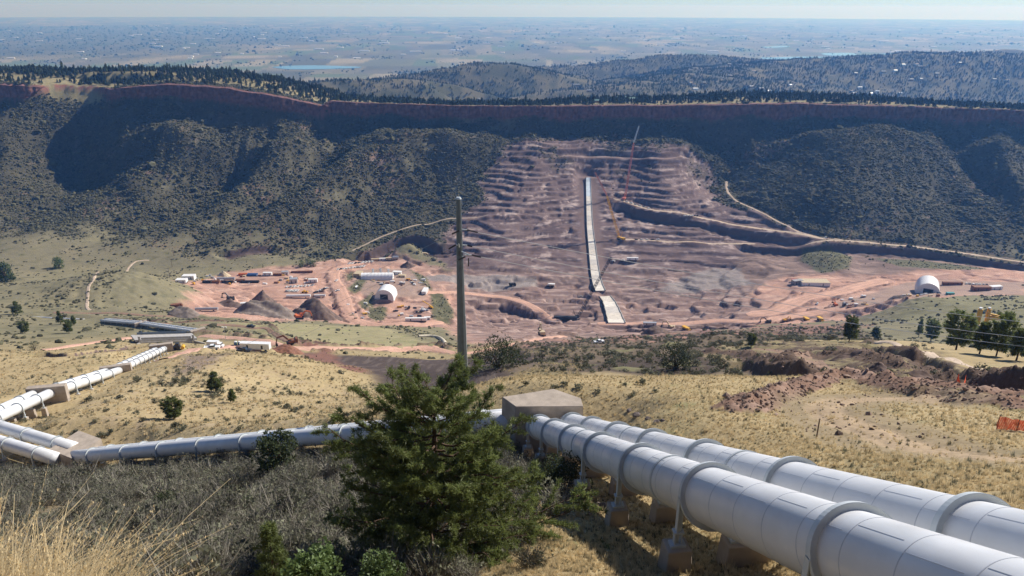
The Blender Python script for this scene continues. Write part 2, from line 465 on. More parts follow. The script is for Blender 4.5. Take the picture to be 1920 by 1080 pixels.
# small relief everywhere on this side
kn = slice(0, int(np.searchsorted(RR, 1120)))
X, Y = GX[kn], GY[kn]
rr = np.hypot(X, Y)
GZ[kn] += fbm(X / 90, Y / 90, 3, 101) * np.clip(rr / 400, 0, 1) * 3.0 + fbm(X / 22, Y / 22, 3, 102) * np.clip(rr / 140, 0, 1) * 0.7 * (1 - 0.6 * sstep(800, 900, Y)) + 0.09 * fbm(X / 2.2, Y / 2.2, 3, 103) * sstep(2, 8, rr)

# level the ground under the pipe runs so that they clear it
PIPE_AX = [
 ([(985, 786, 76.5), (133, 857, 121)], 1.5, 3.0, 13, 3.4), ([(104, 860, 119), (-75, 806, 128)], 2.2, 3.5, 13, 3.3), ([(-75, 816, 132), (92, 738, 168)], 2.2, 3.0, 14, 3.3),
 ([(92, 738, 168), (222, 695, 214), (308, 654, 305)], 2.4, 3.5, 16, 3.3), ([(365, 622, 480), (262, 607, 560), (190, 601, 610)], 2.0, 6, 24, 3.3), ([(158, 600, 640), (60, 595, 670)], 1.6, 6, 20, 0),
 ([(1003, 797, 76), (1620, 1045, 18.0)], 3.3, 2.2, 7, 0)]
for pp, clr, w0, w1, dbl in PIPE_AX:
    Pw = [at(*q) for q in pp]
    s_ = box_idx([p.x for p in Pw], [p.y for p in Pw], w1 + 6)
    d, v = pdist(GX[s_], GY[s_], [(p.x, p.y) for p in Pw], [(p.z,) for p in Pw])
    GZ[s_] = lerp(GZ[s_], v[..., 0] - clr + np.clip(d - dbl - 2, 0, 99) * .12, 1 - sstep(w0 + dbl, w1 + dbl, d))
# ------------------------------------------------------------------ the ground, step 3: earthworks, roads, colours
ROADS = [
 ('work_track', 'brown', 5, [(1420, 656), (1480, 664), (1525, 678), (1552, 694)]),  # name, label colour, width, photo pixels
 ('haul_road', 'tan', 9, [(1150, 372), (1172, 378), (1200, 388), (1240, 396), (1300, 407), (1400, 425), (1500, 441), (1560, 450), (1640, 456), (1720, 463), (1800, 474), (1860, 483), (1930, 493)]),
 ('bench_road', 'tan', 7, [(1156, 449), (1200, 450), (1300, 453), (1400, 457), (1480, 458), (1530, 455), (1575, 452)]),
 ('access_road', 'tan', 5, [(1362, 340), (1363, 355), (1372, 368), (1405, 388), (1440, 405), (1480, 424), (1535, 445)]),
 ('lower_haul_road', 'red', 14, [(1120, 607), (1180, 607), (1250, 607), (1340, 603), (1420, 601), (1480, 594), (1560, 584), (1640, 574), (1700, 566)]),
 ('ramp_road', 'red', 20, [(1400, 590), (1450, 583), (1490, 568), (1520, 556), (1570, 548), (1620, 534), (1660, 526)]),
 ('ramp_road', 'red', 13, [(800, 548), (870, 548), (930, 556), (970, 563), (1000, 576), (1040, 600)]),
 ('loop_road', 'red', 17, [(690, 488), (640, 502), (628, 520), (640, 545), (652, 575), (668, 600), (705, 608), (780, 607), (830, 604)]),
 ('mid_road', 'red', 8, [(372, 632), (420, 634), (500, 641), (545, 650), (600, 653), (700, 656), (800, 658), (870, 660), (930, 655), (975, 644), (1005, 636), (1060, 631)]),
 ('mid_road', 'red', 6, [(80, 656), (150, 647), (215, 638), (252, 634)]),
 ('field_track', 'tan', 4, [(200, 512), (184, 530), (168, 552), (163, 576), (175, 584)]),
 ('field_track', 'tan', 4, [(236, 512), (243, 500), (256, 490), (280, 488)]),
 ('field_road', 'brown', 5, [(100, 586), (200, 587), (290, 592), (360, 596), (420, 602)]),
 ('field_road', 'brown', 5, [(210, 603), (300, 607), (400, 610), (470, 614), (510, 624), (540, 640)]),
 ('work_ramp', 'red', 7, [(310, 690), (322, 678), (340, 664), (365, 656), (420, 654), (490, 658)]),
 ('hill_track', 'tan', 3.4, [(1640, 643), (1690, 650), (1740, 662), (1790, 677), (1850, 690), (1930, 700)]),
 ('slope_track', 'tan', 4, [(660, 470), (720, 442), (790, 420), (860, 409), (915, 403)]),
 ('abutment_bench', 'rock', 4, [(1050, 294), (1110, 295), (1180, 296), (1240, 298), (1288, 297)]),
]
LOOP_TRACK = [(1760, 752), (1690, 746), (1620, 747), (1568, 753), (1550, 764), (1570, 782), (1620, 803), (1690, 828), (1760, 846), (1840, 856), (1930, 860)]

def resample(P, step):
    P = [Vector(p) for p in P]
    out = []
    for i in range(len(P) - 1):
        p0 = P[max(i - 1, 0)]; p1 = P[i]; p2 = P[i + 1]; p3 = P[min(i + 2, len(P) - 1)]
        m = max(int((p2 - p1).length / step), 1)
        for k in range(m):
            t = k / m
            out.append(0.5 * ((2 * p1) + (p2 - p0) * t + (2 * p0 - 5 * p1 + 4 * p2 - p3) * t * t + (3 * p1 - p0 - 3 * p2 + p3) * t ** 3))
    out.append(P[-1])
    return out

road_paths = []
M_wind = np.zeros((NROW, NCOL), dtype=np.float32)
road_mask = np.zeros((NROW, NCOL), dtype=np.float32)
for nm, tone, wd, pix in ROADS:
    P = [hit(*p) for p in pix]
    Pr = resample(P, max(wd * 0.5, 2.0))
    zz = np.array([gz(p.x, p.y) for p in Pr])
    for _ in range(14):
        z2_ = zz.copy(); z2_[1:-1] = .25 * zz[:-2] + .5 * zz[1:-1] + .25 * zz[2:]; zz = z2_
    s = box_idx([p.x for p in Pr], [p.y for p in Pr], wd * 3)
    d, v = pdist(GX[s], GY[s], [(p.x, p.y) for p in Pr], zz[:, None])
    far = sstep(300, 700, np.hypot(GX[s], GY[s]))
    wgt = 1 - sstep(wd * 0.5 + lerp(1.0, 5.0, far), wd * 0.5 + lerp(4.0, 13.0, far), d)
    GZ[s] = lerp(GZ[s], v[..., 0], wgt)
    road_mask[s] = np.maximum(road_mask[s], 1 - sstep(wd * .5, wd * .5 + 4, d))
    if tone in ('red', 'tan') and wd >= 7 and Pr[0].y > 300:
        nn = fbm(GX[s] / 9, GY[s] / 9, 3, 281)
        ring = sstep(wd * .5 + .5, wd * .5 + 2, d) * (1 - sstep(wd * .5 + 4, wd * .5 + 7, d)) * sstep(-.25, .1, nn)
        GZ[s] += ring * 1.7
        M_wind[s] = np.maximum(M_wind[s], ring)
    road_paths.append((nm, tone, wd, Pr))

CHUTE = [(1103, 334), (1104, 380), (1106, 425), (1110, 465), (1116, 515), (1124, 545), (1140, 565), (1148, 585), (1156, 607)]
_P = resample([hit(*p) for p in CHUTE], 4.0)
_z = np.array([gz(p.x, p.y) for p in _P])
for _ in range(160):
    _b = _z.copy(); _b[1:-1] = .25 * _z[:-2] + .5 * _z[1:-1] + .25 * _z[2:]; _z = _b
_s = box_idx([p.x for p in _P], [p.y for p in _P], 60)
_d, _v = pdist(GX[_s], GY[_s], [(p.x, p.y) for p in _P], _z[:, None])
GZ[_s] = lerp(GZ[_s], _v[..., 0], 1 - sstep(16, 30, _d))
M_chute = np.zeros((NROW, NCOL), dtype=np.float32); M_chute[_s] = 1 - sstep(13, 22, _d)
chute_path = [Vector((p.x, p.y, z)) for p, z in zip(_P, _z)]
def RD0(x, y):
    return np.hypot(x, y)
def berm(pix, hgt, wid, seed, rough=0.5):
    P = resample([hit(*p) for p in pix], 2.0)
    s = box_idx([p.x for p in P], [p.y for p in P], wid * 3)
    X, Y = GX[s], GY[s]
    d = pdist(X, Y, [(p.x, p.y) for p in P])
    n_ = fbm(X / (wid * .8), Y / (wid * .8), 4, seed)
    hh = np.clip(1 - d / wid + 0.35 * n_, 0, 1.2) * hgt * (1 + rough * n_)
    GZ[s] += hh
    M = np.zeros((NROW, NCOL), dtype=np.float32)
    M[s] = sstep(0.02, 0.2, hh / hgt)
    return M
M_berm = berm([(1395, 766), (1440, 746), (1500, 727), (1560, 708), (1640, 713), (1720, 736), (1800, 753), (1930, 768)], 1.0, 2.6, 201, 0.35)
M_berm = np.maximum(M_berm, berm([(1660, 700), (1720, 712), (1780, 727), (1850, 735), (1930, 740)], .6, 2.0, 202, 0.5))
M_berm2 = berm([(1480, 668), (1560, 664), (1620, 672), (1680, 688), (1760, 696), (1830, 706), (1930, 722)], 1.4, 3.4, 203, 0.6)
M_berm2 = np.maximum(M_berm2, berm([(1600, 660), (1660, 655), (1720, 668), (1790, 690), (1860, 700), (1930, 708)], .9, 2.0, 204, 0.6))
M_berm2 = np.maximum(M_berm2, berm([(1330, 662), (1400, 668), (1470, 690), (1500, 700)], 1.5, 4.5, 205, 0.6))
# edges of the cut beside the middle road and the field roads
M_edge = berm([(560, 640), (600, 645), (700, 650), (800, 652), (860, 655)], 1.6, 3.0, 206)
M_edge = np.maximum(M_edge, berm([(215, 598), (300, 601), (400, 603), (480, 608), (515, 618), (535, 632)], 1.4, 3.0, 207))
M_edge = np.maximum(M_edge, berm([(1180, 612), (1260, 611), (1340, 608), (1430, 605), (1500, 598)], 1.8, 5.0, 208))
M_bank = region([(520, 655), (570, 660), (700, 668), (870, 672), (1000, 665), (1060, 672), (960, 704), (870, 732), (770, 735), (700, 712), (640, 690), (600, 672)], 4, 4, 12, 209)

# steep dark faces cut into the ground: lower the ground in front of an edge
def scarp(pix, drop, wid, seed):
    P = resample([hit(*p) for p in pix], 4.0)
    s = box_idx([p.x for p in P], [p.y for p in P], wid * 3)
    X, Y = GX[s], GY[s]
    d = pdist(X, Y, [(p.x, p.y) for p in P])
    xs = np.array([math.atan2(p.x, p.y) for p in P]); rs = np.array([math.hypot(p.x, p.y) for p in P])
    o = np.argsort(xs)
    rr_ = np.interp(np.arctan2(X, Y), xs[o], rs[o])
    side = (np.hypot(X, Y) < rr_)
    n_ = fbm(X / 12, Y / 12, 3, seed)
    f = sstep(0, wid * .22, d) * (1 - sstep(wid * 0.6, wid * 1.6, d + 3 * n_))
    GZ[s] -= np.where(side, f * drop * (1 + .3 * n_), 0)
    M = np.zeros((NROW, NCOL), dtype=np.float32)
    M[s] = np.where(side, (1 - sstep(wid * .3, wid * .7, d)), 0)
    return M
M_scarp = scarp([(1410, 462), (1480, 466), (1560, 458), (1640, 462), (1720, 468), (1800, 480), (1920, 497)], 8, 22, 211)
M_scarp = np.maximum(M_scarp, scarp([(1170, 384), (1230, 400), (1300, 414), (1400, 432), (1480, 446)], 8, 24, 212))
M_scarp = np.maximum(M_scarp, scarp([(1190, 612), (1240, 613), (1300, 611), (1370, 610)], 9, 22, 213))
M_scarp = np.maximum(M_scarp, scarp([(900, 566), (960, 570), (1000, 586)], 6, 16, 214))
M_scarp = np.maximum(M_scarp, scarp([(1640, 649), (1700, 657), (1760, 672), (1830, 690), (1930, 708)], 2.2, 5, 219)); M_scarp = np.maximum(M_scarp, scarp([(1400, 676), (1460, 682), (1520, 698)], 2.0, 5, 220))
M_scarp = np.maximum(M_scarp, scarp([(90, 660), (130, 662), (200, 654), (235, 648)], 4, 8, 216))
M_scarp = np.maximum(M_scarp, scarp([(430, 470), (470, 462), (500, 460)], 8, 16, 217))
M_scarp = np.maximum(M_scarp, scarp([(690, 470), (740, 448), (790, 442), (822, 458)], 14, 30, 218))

# rough, turned-over ground right of the crest
M_rough = region([(1330, 650), (1500, 640), (1640, 640), (1760, 662), (1930, 700), (1930, 770), (1720, 745), (1560, 712), (1480, 700), (1380, 690)], 4, 5, 12, 221)
M_mid = region([(900, 700), (890, 668), (960, 650), (1060, 640), (1200, 625), (1400, 620), (1600, 612), (1640, 636), (1500, 640), (1330, 652), (1480, 700), (1200, 705)], 8, 8, 20, 222)
kn = slice(0, int(np.searchsorted(RR, 900)))
X, Y = GX[kn], GY[kn]
GZ[kn] += M_rough[kn] * (1 - road_mask[kn]) * (1.0 * fbm(X / 9, Y / 9, 4, 223) + 0.25 * fbm(X / 2.5, Y / 2.5, 3, 224))
GZ[kn] += M_mid[kn] * (1 - road_mask[kn]) * np.clip(RD0(X, Y) / 400, .2, 1) * (4.0 * fbm(X / 38, Y / 38, 4, 225) + 1.2 * fbm(X / 9, Y / 9, 3, 226))

# the works area
DIRT = [(330, 527), (420, 512), (560, 497), (640, 484), (700, 478), (770, 484), (830, 505), (880, 520), (1000, 522), (1100, 532), (1180, 560), (1300, 560), (1400, 548), (1460, 520), (1540, 512), (1660, 516), (1760, 503), (1925, 500), (1925, 553), (1790, 555), (1700, 570), (1600, 600), (1400, 612), (1250, 628), (1100, 626), (1000, 640), (880, 645), (840, 612), (690, 611), (600, 600), (470, 600), (330, 584), (352, 560), (380, 548)]
M_dirt = region(DIRT, 8, 10, 25, 231)
M_yard = np.maximum(region([(668, 505), (760, 500), (800, 520), (802, 556), (690, 562), (660, 530)], 4, 3, 12, 232), region([(1560, 570), (1640, 548), (1700, 528), (1920, 528), (1920, 551), (1780, 552), (1660, 566), (1600, 582)], 4, 4, 14, 233))
M_green = np.zeros_like(M_dirt)
for i, poly in enumerate([[(690, 575), (712, 568), (726, 577), (722, 596), (706, 600), (688, 590)], [(648, 508), (662, 507), (664, 521), (650, 526)], [(650, 540), (672, 524), (690, 520), (676, 545), (660, 548)], [(672, 565), (698, 548), (700, 570), (680, 578)],
                          [(806, 545), (830, 550), (850, 580), (845, 606), (812, 598)], [(770, 506), (800, 520), (812, 545), (790, 530)], [(1505, 470), (1560, 466), (1598, 482), (1590, 508), (1540, 512), (1500, 492)], [(1640, 484), (1720, 488), (1800, 497), (1860, 505), (1780, 506), (1690, 500)]]):
    M_green = np.maximum(M_green, region(poly, 3, 2, 8, 240 + i))
M_gravel = np.maximum(region([(1300, 512), (1340, 502), (1385, 505), (1412, 535), (1350, 540), (1290, 548), (1240, 545), (1260, 530)], 4, 4, 10, 251), region([(760, 520), (850, 512), (930, 514), (1005, 520), (1010, 536), (900, 540)], 4, 4, 10, 252))
kn = slice(int(np.searchsorted(RR, 700)), int(np.searchsorted(RR, 1200)))
X, Y = GX[kn], GY[kn]
wv = M_dirt[kn] * (1 - road_mask[kn]) * (1 - M_yard[kn])
GZ[kn] += wv * (2.2 * fbm(X / 34, Y / 22, 4, 261))
GZ[kn] = lerp(GZ[kn], terrace(GZ[kn], 5.0, 3 * fbm(X / 80, Y / 50, 2, 262), 0.78), 0.9 * wv)
ctr = region([(860, 500), (1000, 505), (1110, 505), (1200, 505), (1330, 505), (1400, 540), (1420, 590), (1300, 625), (1100, 640), (880, 640), (860, 580)], 15, 15, 30, 333)
wv = ctr[kn] * (1 - road_mask[kn]) * (1 - np.clip(M_chute[kn], 0, 1))
GZ[kn] += wv * 1.6 * fbm(X / 60, Y / 26, 4, 263)
GZ[kn] = lerp(GZ[kn], terrace(GZ[kn], 2.7, 2.5 * fbm(X / 110, Y / 45, 3, 264), 0.8), 0.95 * wv)
# mound with scrub on it
def mound(px, py, hgt, rad, seed):
    p = hit(px, py)
    s = box_idx([p.x], [p.y], rad * 1.5)
    X, Y = GX[s], GY[s]
    d = np.hypot(X - p.x, (Y - p.y)) / rad
    GZ[s] += hgt * np.clip(1 - d * d, 0, 1) ** 1.3 * (1 + .2 * fbm(X / 10, Y / 10, 3, seed))
mound(235, 535, 13, 85, 278); mound(480, 694, 4.5, 48, 279); mound(1550, 492, 11, 48, 271); mound(1420, 500, 9, 40, 272); mound(760, 468, 8, 40, 273); mound(1240, 535, 6, 30, 274)
mound(1700, 585, 10, 60, 275); mound(1330, 640, 2.5, 40, 276); mound(1420, 628, 3, 40, 277)

# ---- colours (albedo only)
C = np.zeros((NROW, NCOL, 3), dtype=np.float32)
def paint(mask, rgb):
    global C
    C += (np.asarray(rgb, dtype=np.float32)[None, None] - C) * np.clip(mask, 0, 1)[..., None].astype(np.float32)
X, Y = GX, GY
RD = np.hypot(X, Y)
lx = np.log(RD + 5)
n1 = fbm(X / 60, Y / 60, 4, 301); n2 = fbm(X / 14, Y / 14, 4, 302); n3 = fbm(X / 3.2, Y / 3.2, 3, 303); n4 = fbm(X / 200, Y / 200, 3, 304)
C[:] = (.20, .18, .11)                                     # valley grass, olive
paint(sstep(-.3, .5, n1) * .6, (.25, .215, .13))
paint(sstep(.1, .5, n2) * .65, (.12, .115, .065))
gold = 1 - sstep(300, 520, RD)
paint(gold, (.37, .285, .155))
paint(gold * sstep(-.1, .45, n1 + .4 * n2) * .8, (.42, .33, .185))
paint(gold * sstep(.1, .6, n2) * .55, (.27, .225, .12))
paint((1 - sstep(40, 120, RD)) * sstep(.05, .5, n3) * .35, (.28, .21, .11))
paint((1 - sstep(40, 120, RD)) * sstep(.25, .6, fbm(X / 6, Y / 6, 3, 311)) * .6, (.16, .165, .07))
# stony soil showing through the golden slope
M_stone = region([(0, 760), (120, 770), (330, 690), (480, 680), (700, 730), (690, 800), (500, 820), (200, 830)], 10, 8, 20, 305)
paint(M_stone * sstep(.0, .5, n3 + .3 * n2) * .45, (.36, .27, .19))
# brush slope ground
M_brush = region([(-100, 1150), (-60, 905), (100, 888), (250, 872), (450, 858), (700, 838), (930, 830), (1000, 870), (1010, 930), (960, 985), (905, 1020), (860, 1079), (820, 1150)], 3, 3, 8, 306)
paint(M_brush * .85, (.145, .115, .075))
# far-left green field, mid field
M_field = region([(420, 612), (560, 606), (650, 612), (740, 620), (800, 640), (830, 650), (640, 646), (545, 632), (480, 618)], 5, 5, 15, 307)
paint(M_field * .9, (.30, .265, .15))
paint(M_field * sstep(.1, .5, n2) * .5, (.23, .24, .10))
# ridge slopes
hog = sstep(1050, 1150, Y + 60 * n1 + 30 * n2 + 40 * n4) * (1 - sstep(1482, 1492, Y))
paint(hog, (.088, .080, .054))
paint(hog * sstep(-.1, .5, n1) * .6, (.105, .096, .068))
paint(hog * sstep(.1, .6, n2) * .5, (.07, .067, .045))
grassleft = np.maximum(region([(-120, 520), (-120, 430), (0, 405), (70, 440), (180, 462), (300, 452), (360, 442), (400, 462), (480, 470), (560, 482), (500, 502), (300, 502), (150, 502)], 16, 22, 50, 308), 0)
paint(grassleft * .8, (.185, .165, .105))
paint(grassleft * sstep(.05, .5, n1) * .6, (.235, .20, .125))
paint(grassleft * sstep(.2, .6, n2) * .7, (.12, .12, .06))
M_spine = np.zeros_like(M_dirt)
for sp in SPURS[:3]:                               # grassy spine along a spur
    P = [hit(p[0], p[1], 900) for p in sp]
    s = box_idx([p.x for p in P], [p.y for p in P], 60)
    d = pdist(X[s], Y[s], [(p.x, p.y) for p in P])
    m = np.zeros_like(M_dirt); m[s] = (1 - sstep(1, 16, d + 16 * n2[s] + 8 * n1[s])) * .55 * sstep(-.3, .3, fbm(X[s] / 35, Y[s] / 35, 2, 346))
    paint(m * hog, (.20, .182, .115)); M_spine = np.maximum(M_spine, m)
# bare red rock in ledges on the ridge
paint(hog * sstep(.3, .5, fbm(X / 170, GZ / 4.5, 3, 345)) * sstep(-.1, .3, n1) * .55, (.26, .18, .145))
paint(hog * M_led * sstep(.05, .4, n2 + n1 * .6) * .6, (.30, .19, .15))
top = sstep(1474, 1492, Y) * (1 - sstep(1800, 2200, Y))
paint(top, (.27, .23, .13)); paint(top * sstep(0, .5, n2) * .6, (.17, .16, .085))
# rim rock
ryg = np.where((Y > 1300) & (Y < 1700), rim_y(X), 1e9)
rimrock = sstep(-6, -1, Y - ryg) * (1 - sstep(8, 11, Y - ryg))
rimrock = rimrock * sstep(-3, 1, GZ - (rim_z(X) - rim_h(X)))
paint(rimrock, (.26, .115, .09))
paint(rimrock * sstep(0, .4, n3), (.22, .10, .08))
# abutment rock
strat = fbm(X / 70, GZ / 3.2, 4, 321) ; strat2 = fbm(X / 60, GZ / 2.3, 3, 322) + .25 * fbm(X / 9, GZ / 1.5, 2, 323)
paint(M_exc, (.155, .108, .102))
paint(M_exc * sstep(0, .45, strat) * .8, (.23, .168, .155))
paint(M_exc * sstep(.1, .5, -strat) * .8, (.085, .058, .06))
paint(M_exc * sstep(.15, .5, strat2) * .8, (.46, .36, .325))
upx = M_exc * sstep(1290, 1400, Y)
paint(upx * sstep(.05, .45, n1 + .6 * n2) * .6, (.13, .11, .07))
# earthworks
bench = region([(1400, 462), (1500, 462), (1700, 472), (1930, 498), (1930, 530), (1650, 530), (1500, 530), (1400, 540), (1380, 500)], 8, 8, 20, 342)
paint(bench, (.215, .15, .125)); paint(bench * sstep(0, .4, fbm(X / 50, Y / 12, 4, 343)) * .8, (.36, .255, .21)); paint(bench * sstep(.1, .5, fbm(X / 40, Y / 12, 3, 344)) * .8, (.13, .095, .08))
paint(M_chute, (.20, .14, .125))
paint(M_dirt, (.47, .28, .21))
paint(M_dirt * sstep(-.1, .5, n1) * .7, (.33, .22, .18))
paint(M_dirt * sstep(.05, .45, fbm(X / 40, Y / 14, 4, 331)) * .75, (.58, .385, .30))
paint(M_dirt * sstep(.15, .5, fbm(X / 26, Y / 10, 4, 332)) * .75, (.17, .105, .09))
paint(ctr * .85, (.225, .155, .135))
paint(ctr * sstep(.0, .4, fbm(X / 60, Y / 7, 4, 334)) * .85, (.44, .325, .28))
paint(ctr * sstep(.1, .45, fbm(X / 50, Y / 8, 4, 335)) * .85, (.12, .08, .075))
paint(M_yard, (.33, .235, .19)); paint(M_yard * sstep(0, .5, n2) * .5, (.38, .25, .19))
paint(M_gravel, (.29, .245, .225)); paint(M_gravel * sstep(.1, .5, n3 + n2) * .6, (.22, .19, .18))
paint(M_mid * (1 - M_dirt), (.15, .115, .08)); paint(M_mid * (1 - M_dirt) * sstep(-.1, .35, n1 + .5 * n2), (.085, .065, .052)); paint(M_mid * (1 - M_dirt) * sstep(.2, .5, n2) * .8, (.19, .18, .09))
midred = region([(880, 645), (1000, 640), (1200, 628), (1400, 614), (1600, 602), (1640, 612), (1500, 628), (1350, 634), (1200, 645), (1000, 655)], 8, 10, 25, 336)
paint(midred * sstep(-.3, .2, n1 + n2 * .6) * .9, (.22, .135, .11)); paint(midred * sstep(0, .4, n2), (.31, .18, .135))
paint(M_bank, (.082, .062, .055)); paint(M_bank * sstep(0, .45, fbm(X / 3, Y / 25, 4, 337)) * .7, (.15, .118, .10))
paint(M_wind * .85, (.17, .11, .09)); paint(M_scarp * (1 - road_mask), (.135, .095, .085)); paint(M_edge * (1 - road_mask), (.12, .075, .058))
paint(M_rough, (.245, .195, .11)); paint(M_rough * sstep(-.15, .15, n2 + .5 * n3), (.11, .078, .058)); paint(M_rough * sstep(.2, .5, n1 + .5 * n3) * .8, (.21, .195, .09))
paint(M_berm2, (.115, .078, .058)); paint(M_berm, (.22, .135, .095)); paint(M_berm * sstep(0, .5, n3), (.30, .20, .15))
# turning loop worn into the grass
P = resample([hit(*p) for p in LOOP_TRACK], 1.0)
s = box_idx([p.x for p in P], [p.y for p in P], 12)
d = pdist(X[s], Y[s], [(p.x, p.y) for p in P]) + .5 * n3[s]
m = np.zeros_like(M_dirt); m[s] = 1 - sstep(3.0, 5.5, d); paint(m * .7, (.24, .185, .12)); M_loop = m.copy()
m[s] = 1 - sstep(.9, 1.9, np.abs(d - .2)); paint(m * .85, (.38, .28, .18))
GZ[s] -= .12 * (1 - sstep(.2, .7, np.abs(np.abs(d - .2) - 1.0)))
paint(M_green, (.13, .125, .07)); paint(M_green * sstep(0, .4, n2) * .5, (.20, .17, .10))
paint(region([(1660, 600), (1700, 574), (1790, 556), (1930, 556), (1930, 640), (1840, 618), (1720, 606)], 10, 8, 20, 338), (.20, .185, .105))
paint(region([(600, 655), (545, 645), (560, 640), (620, 652), (690, 700), (640, 690), (560, 668)], 3, 3, 8, 339), (.20, .105, .08))
paint(region([(330, 700), (350, 665), (400, 660), (440, 665), (380, 690), (350, 705)], 2, 2, 6, 340), (.23, .175, .135))
# beyond the ridge
far = sstep(2000, 2300, Y)
hz = GZ + 520
pl = sstep(4300, 5200, Y) * (1 - sstep(18, 45, hz))
paint(far, (.13, .115, .068))
nf = fbm(X / 420, Y / 420, 4, 351); nf2 = fbm(X / 110, Y / 110, 4, 352)
paint(far * sstep(-.15, .1, nf2 + .4 * nf) * (1 - pl) * .85, (.055, .058, .032))
# fields of the plain: a patchwork of sections
def cell(v):
    return _perm[np.floor(v).astype(np.int64) & 511]
ca = 0.07
xr, yr = X * math.cos(ca) + Y * math.sin(ca), -X * math.sin(ca) + Y * math.cos(ca)
xr = xr + 60 * fbm(X / 900, Y / 900, 2, 353)
for wxx, wyy, sd_, pr_ in ((420, 760, 3, 1.0), (860, 420, 5, .5), (230, 900, 9, .35)):
    hsh = _perm[(cell(xr / wxx + sd_) + cell(yr / wyy + sd_ * 3)) & 511] / 511.0
    on = pl * (_perm[(cell(xr / wxx + sd_ + 40) + cell(yr / wyy + 11)) & 511] / 511.0 < pr_)
    for lo, hi, rgb in ((0, .22, (.22, .19, .11)), (.22, .42, (.17, .165, .085)), (.42, .58, (.12, .15, .06)), (.58, .72, (.29, .25, .15)), (.72, .86, (.15, .135, .085)), (.86, 1.01, (.11, .105, .06))):
        paint(on * ((hsh >= lo) & (hsh < hi)), rgb)
city = region([(-100, 112), (0, 108), (300, 100), (560, 78), (700, 62), (500, 50), (0, 48), (-100, 50)], 800, 900, 2500, 354)
M_city = city * pl
paint(M_city * .7, (.085, .09, .055))
paint(M_city * sstep(.1, .5, fbm(X / 300, Y / 900, 3, 355)) * .5, (.2, .18, .13))
paint(pl * sstep(-.02, .25, fbm(X / 700, Y / 1800, 4, 356)) * .35, (.07, .08, .04))

# ---- meshes
def node_mat(name):
    m = bpy.data.materials.new(name); m.use_nodes = True
    return m, m.node_tree, m.node_tree.nodes['Principled BSDF']
MGROUND, nt, bs = node_mat('ground')
N = nt.nodes; L = nt.links
va = N.new('ShaderNodeAttribute'); va.attribute_name = 'Col'
geo = N.new('ShaderNodeNewGeometry')
def tex(scale, det=4, rough=.6, vec=None):
    t = N.new('ShaderNodeTexNoise'); t.inputs['Scale'].default_value = scale; t.inputs['Detail'].default_value = det; t.inputs['Roughness'].default_value = rough
    L.new(vec or geo.outputs['Position'], t.inputs['Vector']); return t.outputs['Fac']
def mth(op, a, b=None, c=None):
    t = N.new('ShaderNodeMath'); t.operation = op
    for i, v in enumerate((a, b, c)):
        if v is None: continue
        if isinstance(v, (int, float)): t.inputs[i].default_value = v
        else: L.new(v, t.inputs[i])
    return t.outputs[0]
f1, f2, f3 = tex(.11, 5, .7), tex(1.3, 5, .7), tex(9, 3, .6)
var = mth('ADD', mth('ADD', mth('MULTIPLY', f1, .7), mth('MULTIPLY', f2, .75)), mth('MULTIPLY', f3, .4))
var = mth('ADD', var, 0.08)
mx = N.new('ShaderNodeMix'); mx.data_type = 'RGBA'; mx.blend_type = 'MULTIPLY'; mx.inputs[0].default_value = 1
cb = N.new('ShaderNodeCombineColor')
for i in range(3): L.new(var, cb.inputs[i])
L.new(va.outputs['Color'], mx.inputs[6]); L.new(cb.outputs[0], mx.inputs[7]); L.new(mx.outputs[2], bs.inputs['Base Color'])
bs.inputs['Roughness'].default_value = .95; bs.inputs['Specular IOR Level'].default_value = .1
bm1 = N.new('ShaderNodeBump'); bm1.inputs['Strength'].default_value = .5; bm1.inputs['Distance'].default_value = 1.2; L.new(f1, bm1.inputs['Height'])
bm2 = N.new('ShaderNodeBump'); bm2.inputs['Strength'].default_value = .6; bm2.inputs['Distance'].default_value = .18; L.new(f2, bm2.inputs['Height']); L.new(bm1.outputs[0], bm2.inputs['Normal'])
L.new(bm2.outputs[0], bs.inputs['Normal'])

def mesh_np(name, co, faces, mats=(), cols=None, smooth=True):
    me = bpy.data.meshes.new(name)
    co = np.asarray(co, dtype=np.float32); faces = np.asarray(faces, dtype=np.int32)
    k = faces.shape[1]
    me.vertices.add(len(co)); me.vertices.foreach_set('co', co.ravel())
    me.loops.add(faces.size); me.loops.foreach_set('vertex_index', faces.ravel())
    me.polygons.add(len(faces)); me.polygons.foreach_set('loop_start', np.arange(0, faces.size, k, dtype=np.int32))
    try: me.polygons.foreach_set('loop_total', np.full(len(faces), k, dtype=np.int32))
    except Exception: pass
    me.polygons.foreach_set('use_smooth', np.full(len(faces), smooth))
    for m in mats: me.materials.append(m)
    me.update(calc_edges=True)
    if cols is not None:
        a = me.attributes.new('Col', 'FLOAT_COLOR', 'POINT')
        c4 = np.ones((len(co), 4), dtype=np.float32); c4[:, :3] = cols
        a.data.foreach_set('color', c4.ravel())
    return me

def link(name, me, parent=None, kind=None, label=None, cat=None, group=None):
    o = bpy.data.objects.new(name, me); COL.objects.link(o)
    if parent is not None: o.parent = parent
    if kind: o['kind'] = kind
    if label: o['label'] = label
    if cat: o['category'] = cat
    if group: o['group'] = group
    return o

